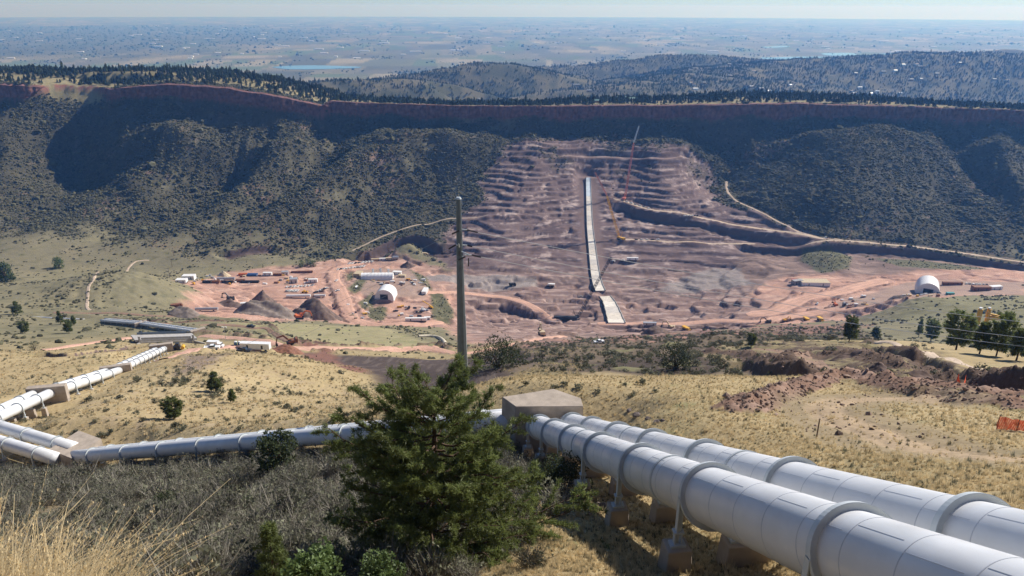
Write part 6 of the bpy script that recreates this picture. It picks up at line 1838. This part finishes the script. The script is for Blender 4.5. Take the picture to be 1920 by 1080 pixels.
def excavator(p, rz, m, label, s=1.0, arm=1.0, name='excavator'):
    t = thing(name, p, rz, label, 'excavator'); t.scale = (s,) * 3
    for y in (-1.3, 1.3):
        def trk(bm): 
            bx(bm, -2.0, 2.0, -.35, .35, .05, 1.0); tube(bm, V(-2.0, -.35, .52), V(-2.0, .35, .52), .5, seg=10); tube(bm, V(2.0, -.35, .52), V(2.0, .35, .52), .5, seg=10)
        part('track', 'exc_track', trk, M_BLK, t, (0, y, 0))
    part('body', 'exc_body', lambda bm: (bx(bm, -2.6, 1.2, -1.4, 1.4, 1.1, 2.3), bx(bm, -2.6, -1.6, -1.3, 1.3, 2.3, 2.8)), m, t)
    cb = part('cab', 'exc_cab', lambda bm: bx(bm, .2, 1.8, .3, 1.35, 1.2, 3.0), m, t)
    part('window', 'exc_win', lambda bm: bx(bm, .5, 1.84, .4, 1.38, 2.0, 2.85), M_GLASS, cb)
    def boom(bm):
        for a, b, w_ in ((V(1, -.3, 1.8), V(3.6, -.3, 4.6), .38), (V(3.6, -.3, 4.6), V(6.2, -.3, 4.0), .32)):
            d = (b - a); obox(bm, (a + b) / 2, d.normalized(), YA, d.normalized().cross(YA), d.length / 2 + .15, .25, w_)
    part('boom', 'exc_boom', boom, m, t)
    part('stick', 'exc_stick', lambda bm: obox(bm, V(6.6, -.3, 2.6), V(-.25, 0, 1).normalized(), YA, V(1, 0, .25).normalized(), 1.7, .2, .24), m, t)
    part('bucket', 'exc_bucket', lambda bm: hexa(bm, 6.1, 7.3, .7, .2, 1.2, 6.4, 7.2, .7), M_BLK, t)
for a_ in [((432, 563), 160, M_BLK, 'black excavator digging in the red ground at left', 1.8), ((562, 597), 10, M_ORG, 'orange excavator below the big dark soil pile', 1.9), ((1016, 628), 100, M_TAN, 'tan excavator on the brown rise left of the white pickup', 1.5), ((1258, 616), 150, M_TAN, 'tan excavator beside the lower haul road', 1.7), ((1472, 602), 20, M_YEL, 'small yellow excavator left of the two haul trucks', 1.1), ((1440, 605), 170, M_BLK, 'dark excavator on the lower haul road', 1.3), ((548, 645), 200, M_RUST, 'rusty excavator at the end of the mid road cut', 1.2), ((1566, 573), 90, M_ORG, 'orange excavator in the right hand laydown yard', 1.3)]:
    excavator(ground_at(*a_[0]), R_(a_[1]), a_[2], a_[3], a_[4])
def haul_truck(p, rz, label, m=None, s=1.0):
    m = m or M_YEL
    t = thing('haul_truck', p, rz, label, 'dump truck'); t.scale = (s,) * 3
    part('chassis', 'ht_ch', lambda bm: bx(bm, -4, 4, -1.1, 1.1, 1.0, 1.6), M_BLK, t)
    cb = part('cab', 'ht_cab', lambda bm: (bx(bm, 2.2, 4.2, -1.5, 1.5, 1.6, 2.5), bx(bm, 2.0, 3.4, -.9, 1.2, 2.5, 3.6)), m, t)
    part('window', 'ht_win', lambda bm: bx(bm, 3.3, 3.46, -.8, 1.1, 2.7, 3.4), M_GLASS, cb)
    part('dump_body', 'ht_body', lambda bm: hexa(bm, -4.2, 1.8, 1.3, 1.7, 3.6, -4.8, 2.0, 1.8), m, t)
    for x in (-3, -1.4, 3):
        for y in (-1.35, 1.35): part('wheel', 'wheel_h', wheel(.9, .6), M_RUB, t, (x, y, .9))
for a_ in [((1512, 602), -80, 'yellow haul truck raising dust on the lower road, left of two'), ((1538, 602), -80, 'yellow haul truck on the lower road, right of two'), ((1287, 620), -60, 'tan haul truck below the lower road bend')]:
    haul_truck(ground_at(*a_[0]), R_(a_[1]), a_[2], None, 1.15)
haul_truck(ground_at(333, 577), R_(20), 'dark haul truck on the red ground at far left', M_RUST, 1.3); haul_truck(ground_at(961, 536), R_(10), 'dark haul truck on the gravel stockpile', M_BLK, 1.2); haul_truck(ground_at(1033, 537), R_(170), 'white loader truck on the gravel stockpile', M_WHITE, 1.2); haul_truck(ground_at(460, 573), R_(15), 'white haul truck by the small soil pile', M_WHITE, 1.1); haul_truck(ground_at(797, 478), R_(0), 'tan haul truck on the cut above the long tent', M_TAN, 1.0); haul_truck(ground_at(1490, 528), R_(0), 'red and white truck beside the grey store shed', M_REDP, 1.0)
def box_truck(p, rz, label, m, L_=8.0):
    t = thing('box_truck', p, rz, label, 'truck')
    bm = bmesh.new(); bx(bm, -L_ / 2, L_ / 2 - 2.4, -1.25, 1.25, 1.0, 3.7); obj('box', bm, m, t)
    bm = bmesh.new(); bx(bm, L_ / 2 - 2.3, L_ / 2 - .9, -1.15, 1.15, .8, 2.8); bx(bm, L_ / 2 - .9, L_ / 2, -1.1, 1.1, .8, 1.7); cb = obj('cab', bm, m, t)
    bm = bmesh.new(); bx(bm, L_ / 2 - 1.6, L_ / 2 - .84, -1.05, 1.18, 1.8, 2.6); obj('window', bm, M_GLASS, cb)
    for x in (-L_ / 2 + 1.4, L_ / 2 - 1.2):
        for y in (-1.05, 1.05): part('wheel', 'wheel_t', wheel(.5, .3), M_RUB, t, (x, y, .5))
box_truck(ground_at(405, 652), R_(-4), 'white box truck parked beside the concrete bridge', M_WHITE)
for a_ in [((690, 523), 20, 'white mixer truck below the long tent, left of three'), ((705, 522), -20, 'white mixer truck below the long tent, middle of three'), ((722, 521), 15, 'white mixer truck below the long tent, right of three'), ((668, 541), 85, 'white mixer truck on the ramp left of the tents'), ((1618, 558), 20, 'white mixer truck in the right hand laydown yard'), ((754, 533), 10, 'grey mixer truck at the back of the grey yard')]:
    p = ground_at(*a_[0]); t = thing('mixer_truck', p, R_(a_[1]), a_[2], 'mixer truck')
    part('chassis', 'mx_ch', lambda bm: bx(bm, -4, 4, -1.1, 1.1, .8, 1.3), M_BLK, t)
    part('drum', 'mx_dr', lambda bm: (tube(bm, V(-4, 0, 3.3), V(-1.5, 0, 2.9), .7, 1.35, seg=12), tube(bm, V(-1.5, 0, 2.9), V(1.6, 0, 2.4), 1.35, .8, seg=12)), M_WHITE, t)
    cb = part('cab', 'mx_cab', lambda bm: bx(bm, 2, 4, -1.2, 1.2, 1.3, 3.0), M_WHITE, t); part('window', 'mx_win', lambda bm: bx(bm, 3.9, 4.05, -1, 1, 2.1, 2.8), M_GLASS, cb)
    for x in (-3, -1.6, 3):
        for y in (-1.05, 1.05): part('wheel', 'wheel_t', wheel(.5, .3), M_RUB, t, (x, y, .5))
# concrete plant gear below the long tent
for i, (px, py) in enumerate(((700, 521), (714, 520), (729, 522))):
    p = ground_at(px, py - 3); t = thing('silo', p, 0, '%s pale cement silo of the three behind the mixer trucks' % ['left', 'middle', 'right'][i], 'silo')
    bm = bmesh.new(); tube(bm, V(0, 0, 4), V(0, 0, 11), 1.5, seg=14); obj('vessel', bm, M_SILVER, t)
    bm = bmesh.new(); tube(bm, V(0, 0, 2.2), V(0, 0, 4), .4, 1.5, seg=14); obj('cone', bm, M_SILVER, t)
    for x in (-1.1, 1.1):
        for y in (-1.1, 1.1): bm = bmesh.new(); tube(bm, V(x, y, -.5), V(x, y, 4.5), .12, seg=6); obj('leg', bm, M_BLK, t)
def lattice(bm, A, B, w0, w1, n, r):
    A, B = Vector(A), Vector(B); d = (B - A).normalized(); s = d.cross(UPZ)
    s = XA if s.length < .05 else s.normalized(); u = s.cross(d); P = []
    for i in range(n + 1):
        t = i / n; c = A.lerp(B, t); w_ = (w0 + (w1 - w0) * t) * (.35 if i in (0, n) else 1) / 2
        P.append([c + s * a * w_ + u * b * w_ for a, b in ((-1, -1), (1, -1), (1, 1), (-1, 1))])
    for i in range(n):
        for k in range(4):
            tube(bm, P[i][k], P[i + 1][k], r, seg=4, caps=False); tube(bm, P[i][k], P[i + 1][(k + 1) % 4], r * .6, seg=3, caps=False)
def crane(pbase, tip, tip2, m, m2, label, bw=2.6, back=14):
    t = thing('crawler_crane', pbase, 0, label, 'crane')
    rz = math.atan2(tip.y - pbase.y, tip.x - pbase.x)
    bm = bmesh.new()
    for y in (-3, 3): obox(bm, pbase + V(-math.sin(rz), math.cos(rz), 0) * y + UPZ * .8, V(math.cos(rz), math.sin(rz), 0), V(-math.sin(rz), math.cos(rz), 0), UPZ, 4.5, .6, .8); 
    objw('track', bm, M_BLK, t)
    fx, fy = V(math.cos(rz), math.sin(rz), 0), V(-math.sin(rz), math.cos(rz), 0)
    bm = bmesh.new(); obox(bm, pbase + UPZ * 2.9 - fx * 1.5, fx, fy, UPZ, 5.5, 1.8, 1.2); objw('upper_works', bm, m, t)
    bm = bmesh.new(); obox(bm, pbase + UPZ * 3.2 - fx * 8, fx, fy, UPZ, 1.4, 2.6, 1.6); objw('counterweight', bm, m, t)
    bm = bmesh.new(); obox(bm, pbase + UPZ * 3.4 + fx * 3.2 + fy * 2.4, fx, fy, UPZ, 1.4, .8, 1.2); objw('cab', bm, m, t)
    b0 = pbase + fx * 3 + UPZ * 2.5
    bm = bmesh.new(); lattice(bm, b0, tip, bw, bw * .8, max(int((tip - b0).length / 4), 6), .34); objw('boom', bm, m, t)
    end = tip
    if tip2 is not None:
        bm = bmesh.new(); lattice(bm, tip, tip2, bw * .7, bw * .5, max(int((tip2 - tip).length / 3), 4), .32); objw('jib', bm, m2, t); end = tip2
    mast = pbase - fx * 5 + UPZ * back
    bm = bmesh.new(); tube(bm, pbase + UPZ * 3.5, mast, .35, seg=5); objw('mast', bm, m, t)
    bm = bmesh.new(); tube(bm, mast, tip, .07, seg=4); objw('pendant', bm, M_WIRE, t)
    bm = bmesh.new(); g = gz(end.x, end.y - 1); tube(bm, end, V(end.x, end.y - 1, max(g + 6, end.z - 18)), .08, seg=4); objw('hoist_rope', bm, M_WIRE, t)
    return t
def zof(p): return p.y * CP - p.z * SP
M_DULLR = simple_mat('dull_red', (.55, .17, .12), .6, .3, .3)
M_REDW = simple_mat('red_white', (.62, .30, .24), .6, .4, .25)
c0 = ground_at(1163, 449); z_ = zof(c0); crane(c0, at(1138, 367, z_ + 6), at(1115, 322, z_ + 10), M_YEL, M_REDW, 'yellow lattice crane with bent jib on the bench right of the chute')
c0 = ground_at(1171, 374); z_ = zof(c0); crane(c0, at(1188, 268, z_ + 4), at(1198, 236, z_ + 14), M_DULLR, M_SILVER, 'tall red lattice crane standing at the head of the haul road')
c0 = ground_at(1080, 599); z_ = zof(c0); crane(c0, at(1146, 482, z_ + 6), None, M_BLK, M_BLK, 'black lattice crane leaning right across the chute')
# telehandler
p = ground_at(808, 578); t = thing('telehandler', p, R_(150), 'yellow telehandler with raised boom in the lower red yard', 'telehandler')
bm = bmesh.new(); bx(bm, -3, 3, -1.2, 1.2, .8, 2.2); bx(bm, -1, 1, .2, 1.2, 2.2, 3.4); obj('body', bm, M_YEL, t)
bm = bmesh.new(); obox(bm, V(5, -.5, 4.6), V(1, 0, .35).normalized(), YA, V(-.35, 0, 1).normalized(), 8.5, .4, .45); obj('boom', bm, M_YEL, t)
for x in (-2, 2):
    for y in (-1.2, 1.2): part('wheel', 'wheel_h', wheel(.9, .6), M_RUB, t, (x, y, .9))
p = ground_at(571, 549); t = thing('loader', p, R_(10), 'yellow wheel loader in the left parking lot', 'loader')
bm = bmesh.new(); bx(bm, -3, 2, -1.2, 1.2, 1, 2.4); bx(bm, -1, .8, -1, 1, 2.4, 3.6); obj('body', bm, M_YEL, t)
bm = bmesh.new(); hexa(bm, 3, 4.6, 1.6, .3, 1.8, 3.2, 4.9, 1.6); obj('bucket', bm, M_YEL, t)
for x in (-2, 2):
    for y in (-1.3, 1.3): part('wheel', 'wheel_h', wheel(.9, .6), M_RUB, t, (x, y, .9))

# concrete chute being cast down the abutment, slab by slab
t = thing('concrete_chute', chute_path[-1], 0, 'long pale concrete chute running straight down the cut hillside', 'chute')
M_SLAB = [simple_mat('slab_%d' % i, c, .8, .12, .2, .2) for i, c in enumerate([(.64, .58, .50), (.72, .67, .59), (.57, .53, .48), (.60, .67, .72)])]
tot = len(chute_path)
def cw(t_): return float(np.interp(t_, [0, .25, .5, .75, 1], [8, 9, 11, 14, 22]))
i = 0; k = 0
while i < tot - 2:
    j = min(i + (4 if i < tot * .7 else 5), tot - 1)
    fr = i / tot
    if not (.735 < fr < .785):
        a, b = chute_path[i], chute_path[j]; d = (b - a); s = V(d.y, -d.x, 0).normalized(); L_ = d.length
        ww = cw(fr) / 2; n_ = s.cross(d.normalized())
        if n_.z < 0: n_ = -n_
        c = (a + b) / 2 + n_ * .9
        bm = bmesh.new(); obox(bm, c, d.normalized(), s, n_, L_ / 2 - .12, ww, .6); objw('slab', bm, M_SLAB[3 if fr < .12 else (k * 7 % 3)], t)
        for sg in (-1, 1):
            bm = bmesh.new(); obox(bm, c + s * (sg * (ww + .6)) + n_ * .5, d.normalized(), s, n_, L_ / 2 - .05, .5, 1.0); objw('side_form', bm, M_BLK if sg > 0 else M_CONC2, t)
    i = j; k += 1

# yellow asphalt plant on the right
p = ground_at(1838, 618, 400); t = thing('asphalt_plant', p, R_(5), 'yellow asphalt plant with two towers behind the right pines', 'plant')
k_ = zof(p) / FPX
def pk(x, z): return V((x - 1838) * k_, 0, (618 - z) * k_)
for x, z0, z1, w_ in ((1829, 606, 576, 4.2), (1846, 606, 576, 3.6)):
    a, b = pk(x, z0), pk(x, z1); bm = bmesh.new(); tube(bm, a, b, w_ * k_ , seg=14); obj('silo', bm, M_YEL, t)
    bm = bmesh.new(); tube(bm, b, b + UPZ * 1.2, w_ * k_ * .7, seg=10); obj('silo_cap', bm, M_WHITE, t)
bm = bmesh.new(); obox(bm, pk(1860, 594), XA, YA, UPZ, 12 * k_, 1.6, 3.5 * k_); obj('drum', bm, M_YEL, t)
bm = bmesh.new(); obox(bm, pk(1855, 588), V(1, 0, -.25).normalized(), YA, V(.25, 0, 1).normalized(), 14 * k_, .8, .6); obj('conveyor', bm, M_YEL, t)
for x in (1812, 1819): bm = bmesh.new(); hexa(bm, -1.6, 1.6, 1.6, 0, 3.5, -2.2, 2.2, 2.2); o = obj('hopper', bm, M_YEL, t); o.location = pk(x, 604)
bm = bmesh.new(); obox(bm, pk(1830, 611), XA, YA, UPZ, 21 * k_, 2.5, 4.5 * k_); obj('base', bm, M_TAN, t)
bm = bmesh.new(); tube(bm, pk(1813, 600), pk(1813, 590), .5, seg=8); obj('chimney', bm, M_WHITE, t)

# soil piles
def pile(px, py, wpx, hpx, m, label, seed, ratio=.8, ridge=0.0):
    p = hit(px, py, 60); k = zof(p) / FPX; W_, H_ = wpx * k / 2, hpx * k * 1.05
    n_ = 34; co = []
    g = np.linspace(-1.15, 1.15, n_); XX, YY = np.meshgrid(g, g)
    q = np.hypot(np.maximum(np.abs(XX) - ridge, 0) / (1 - ridge), YY)
    hh = np.clip(1 - q + .12 * fbm(XX * 2.2, YY * 2.2, 4, seed), -.05, 1) * (1 + .12 * fbm(XX * 5, YY * 5, 3, seed + 1))
    xs, ys = XX * W_, YY * W_ * ratio
    zb_ = gzv(p.x + xs, p.y + ys)
    zz = np.maximum(zb_ + hh * H_, zb_ - .5) - p.z
    zz = np.where(hh <= 0, zb_ - p.z - .6, zz)
    co = np.stack([xs, ys, zz], -1).reshape(-1, 3)
    i_ = np.arange(n_ - 1)[:, None] * n_ + np.arange(n_ - 1)[None]
    o = link('soil_pile', mesh_np('soil_pile', co, np.stack([i_, i_ + 1, i_ + n_ + 1, i_ + n_], -1).reshape(-1, 4), [m]), label=label, cat='soil pile'); o.location = p
pile(590, 592, 100, 34, M_PILE, 'biggest dark soil pile right of the orange excavator', 701, .7, .2)
pile(500, 590, 120, 26, M_PILE2, 'long grey soil pile in front of the red yard', 702, .6, .45)
pile(495, 562, 46, 19, M_PILE, 'small dark soil pile below the left parking lot', 703)
pile(435, 572, 60, 12, M_PILE, 'low dark soil heap around the black excavator', 704, .6)
pile(345, 590, 60, 15, M_PILE2, 'low grey soil pile at the far left of the red yard', 705, .7, .3)
pile(420, 518, 26, 10, M_TAN, 'pale sand heap at the back of the red yard', 706)
pile(765, 500, 30, 10, M_PILE, 'dark broken soil heap right of the office cabins', 707)
pile(1230, 625, 60, 16, M_PILE, 'dark soil heap under the tan excavator', 708, .7)
pile(540, 660, 60, 16, M_RUST, 'red brown soil heap where the mid road begins', 709, .8, .2)
pile(1685, 560, 40, 7, M_PILE2, 'low rubble heap along the right hand yard', 710, .4, .5)

pile(1645, 694, 52, 17, M_PILE, 'dark soil mound on the turned earth below the hill track', 711, .7)
pile(1585, 672, 60, 9, M_PILE, 'low dark spoil ridge behind the soil mound', 712, .5, .4)
pile(1730, 704, 70, 9, M_PILE, 'long dark spoil ridge right of the soil mound', 713, .5, .5)
# concrete bridge over the cut at the left
b0, b1 = at(252, 637, 372), at(368, 633, 392)
dv = (b1 - b0); L_ = dv.length; dn = dv.normalized(); sn = V(-dn.y, dn.x, 0).normalized()
if sn.y < 0: sn = -sn
t = thing('concrete_bridge', b0, 0, 'grey concrete bridge carrying the red dirt road over the pipes', 'bridge')
mid_ = (b0 + b1) / 2
bm = bmesh.new(); obox(bm, mid_ + sn * 3 - UPZ * .4, dn, sn, UPZ, L_ / 2, 4.2, .5); objw('deck', bm, M_CONC2, t)
M_GREYR = simple_mat('rail_steel', (.10, .13, .17), .5, .1, 1)
for q in (-1, 1):
    bm = bmesh.new(); obox(bm, mid_ + sn * (3 + q * 4.0) + UPZ * .85, dn, sn, UPZ, L_ / 2 - 3, .15, .55); objw('parapet', bm, M_GREYR if q > 0 else M_ROOF_GREY, t)
bm = bmesh.new(); obox(bm, mid_ - sn * 1.05 - UPZ * 2.6, dn, sn, UPZ, L_ / 2 - 2.5, .35, 1.7); objw('side_wall', bm, M_CONC2, t)
for q in (-1, 1):
    c = mid_ + dn * (q * (L_ / 2 - 2)) - sn * 1.4
    bm = bmesh.new(); obox(bm, c + UPZ * .6, dn, sn, UPZ, .45, .45, 1.6); objw('end_post', bm, M_CONC2, t)
    bm = bmesh.new(); wd_ = (dn * q - sn * 1.1).normalized(); obox(bm, c + wd_ * 3.2 - UPZ * 2.4, wd_, wd_.cross(UPZ), UPZ, 3.4, .25, 1.4); objw('wing_wall', bm, M_CONC2, t)
bm = bmesh.new(); c = at(266, 628, 385); tube(bm, c - UPZ * 2, c + UPZ * 2.2, .35, seg=8); objw('bollard', bm, M_GREYR, t)
# toilets, light mast, roller
for i, px in enumerate((442, 449)):
    p = ground_at(px, 648); t = thing('portable_toilet', p, .1, '%s teal portable toilet beside the long white trailer' % ('left' if i == 0 else 'right'), 'toilet')
    bm = bmesh.new(); bx(bm, -.6, .6, -.6, .6, 0, 2.1); obj('cabin', bm, M_TEAL, t); bm = bmesh.new(); hexa(bm, -.66, .66, .66, 2.103, 2.4, -.4, .4, .4); obj('roof', bm, M_WHITE, t); bm = bmesh.new(); bx(bm, -.4, .4, -.64, -.58, .1, 1.95); obj('door', bm, M_BLUEP, t)
p = ground_at(424, 640); t = thing('light_mast', p, 0, 'thin light mast beside the red road right of the bridge', 'light mast')
bm = bmesh.new(); tube(bm, V(0, 0, -.3), V(0, 0, 8.5), .12, seg=6); obj('pole', bm, M_SILVER, t)
for x in (-.8, .8): bm = bmesh.new(); bx(bm, x - .5, x + .5, -.2, .2, 8.2, 8.9); obj('lamp', bm, M_WHITE, t)
p = ground_at(336, 654); t = thing('road_roller', p, .2, 'small road roller beside the pipe portal', 'roller')
bm = bmesh.new(); bx(bm, -2, .6, -.9, .9, .6, 1.6); bx(bm, -1.2, .2, -.8, .8, 1.6, 2.7); obj('body', bm, M_DARKP, t); bm = bmesh.new(); tube(bm, V(1.6, -1, .75), V(1.6, 1, .75), .75, seg=14); obj('drum', bm, M_YEL, t)
for y in (-.9, .9): part('wheel', 'wheel_t', wheel(.5, .3), M_RUB, t, (-1.4, y, .5))
# wooden utility poles in the valley
for i, (px, py, lb) in enumerate(((326, 480, 'upper wooden utility pole in the valley grass'), (323, 501, 'middle wooden utility pole in the valley grass'), (318, 519, 'lower wooden utility pole in the valley grass'), (341, 392, 'wooden utility pole high on the scrub slope'))):
    p = ground_at(px, py); t = thing('utility_pole', p, .4, lb, 'pole')
    bm = bmesh.new(); tube(bm, V(0, 0, -.5), V(0, 0, 13), .28, .18, seg=6); obj('shaft', bm, M_WOODP, t); bm = bmesh.new(); bx(bm, -1.6, 1.6, -.12, .12, 12, 12.25); obj('crossarm', bm, M_WOODP, t)

# pallets of material standing about the yards
mats_ = [M_WHITE, M_TAN, M_SILVER, M_RUST, M_DARKP, M_WHITE, M_YEL]
zones = [((690, 525, 800, 536), 'grey yard beside the arched tent', 30), ((640, 562, 690, 600), 'verge left of the loop road', 10), ((1560, 560, 1640, 578), 'right hand laydown yard', 18), ((745, 575, 800, 598), 'lower red yard by the white trailer', 16), ((540, 520, 600, 528), 'back of the red yard', 12), ((360, 515, 540, 534), 'long red storage yard', 40), ((1690, 550, 1760, 560), 'front of the big arched shed', 10)]
for (x0, y0, x1, y1), wd_, n_ in zones:
    for i in range(n_):
        p = ground_at(rnd.uniform(x0, x1), rnd.uniform(y0, y1))
        t = thing('material_pallet', p, rnd.uniform(-.4, .4), 'small pallet of building material on the %s' % wd_, 'pallet', 'pallets on the %s' % wd_)
        L_, W_, H_ = rnd.uniform(2, 6.5), rnd.uniform(1.4, 3), rnd.uniform(.9, 2.8)
        bm = bmesh.new(); bx(bm, -L_ / 2, L_ / 2, -W_ / 2, W_ / 2, -.4, .2); obj('pallet_base', bm, M_WOODP, t)
        bm = bmesh.new(); hexa(bm, -L_ / 2 + .1, L_ / 2 - .1, W_ / 2 - .1, .203, H_, -L_ / 2 + .25, L_ / 2 - .25, W_ / 2 - .25); obj('load', bm, rnd.choice(mats_), t)
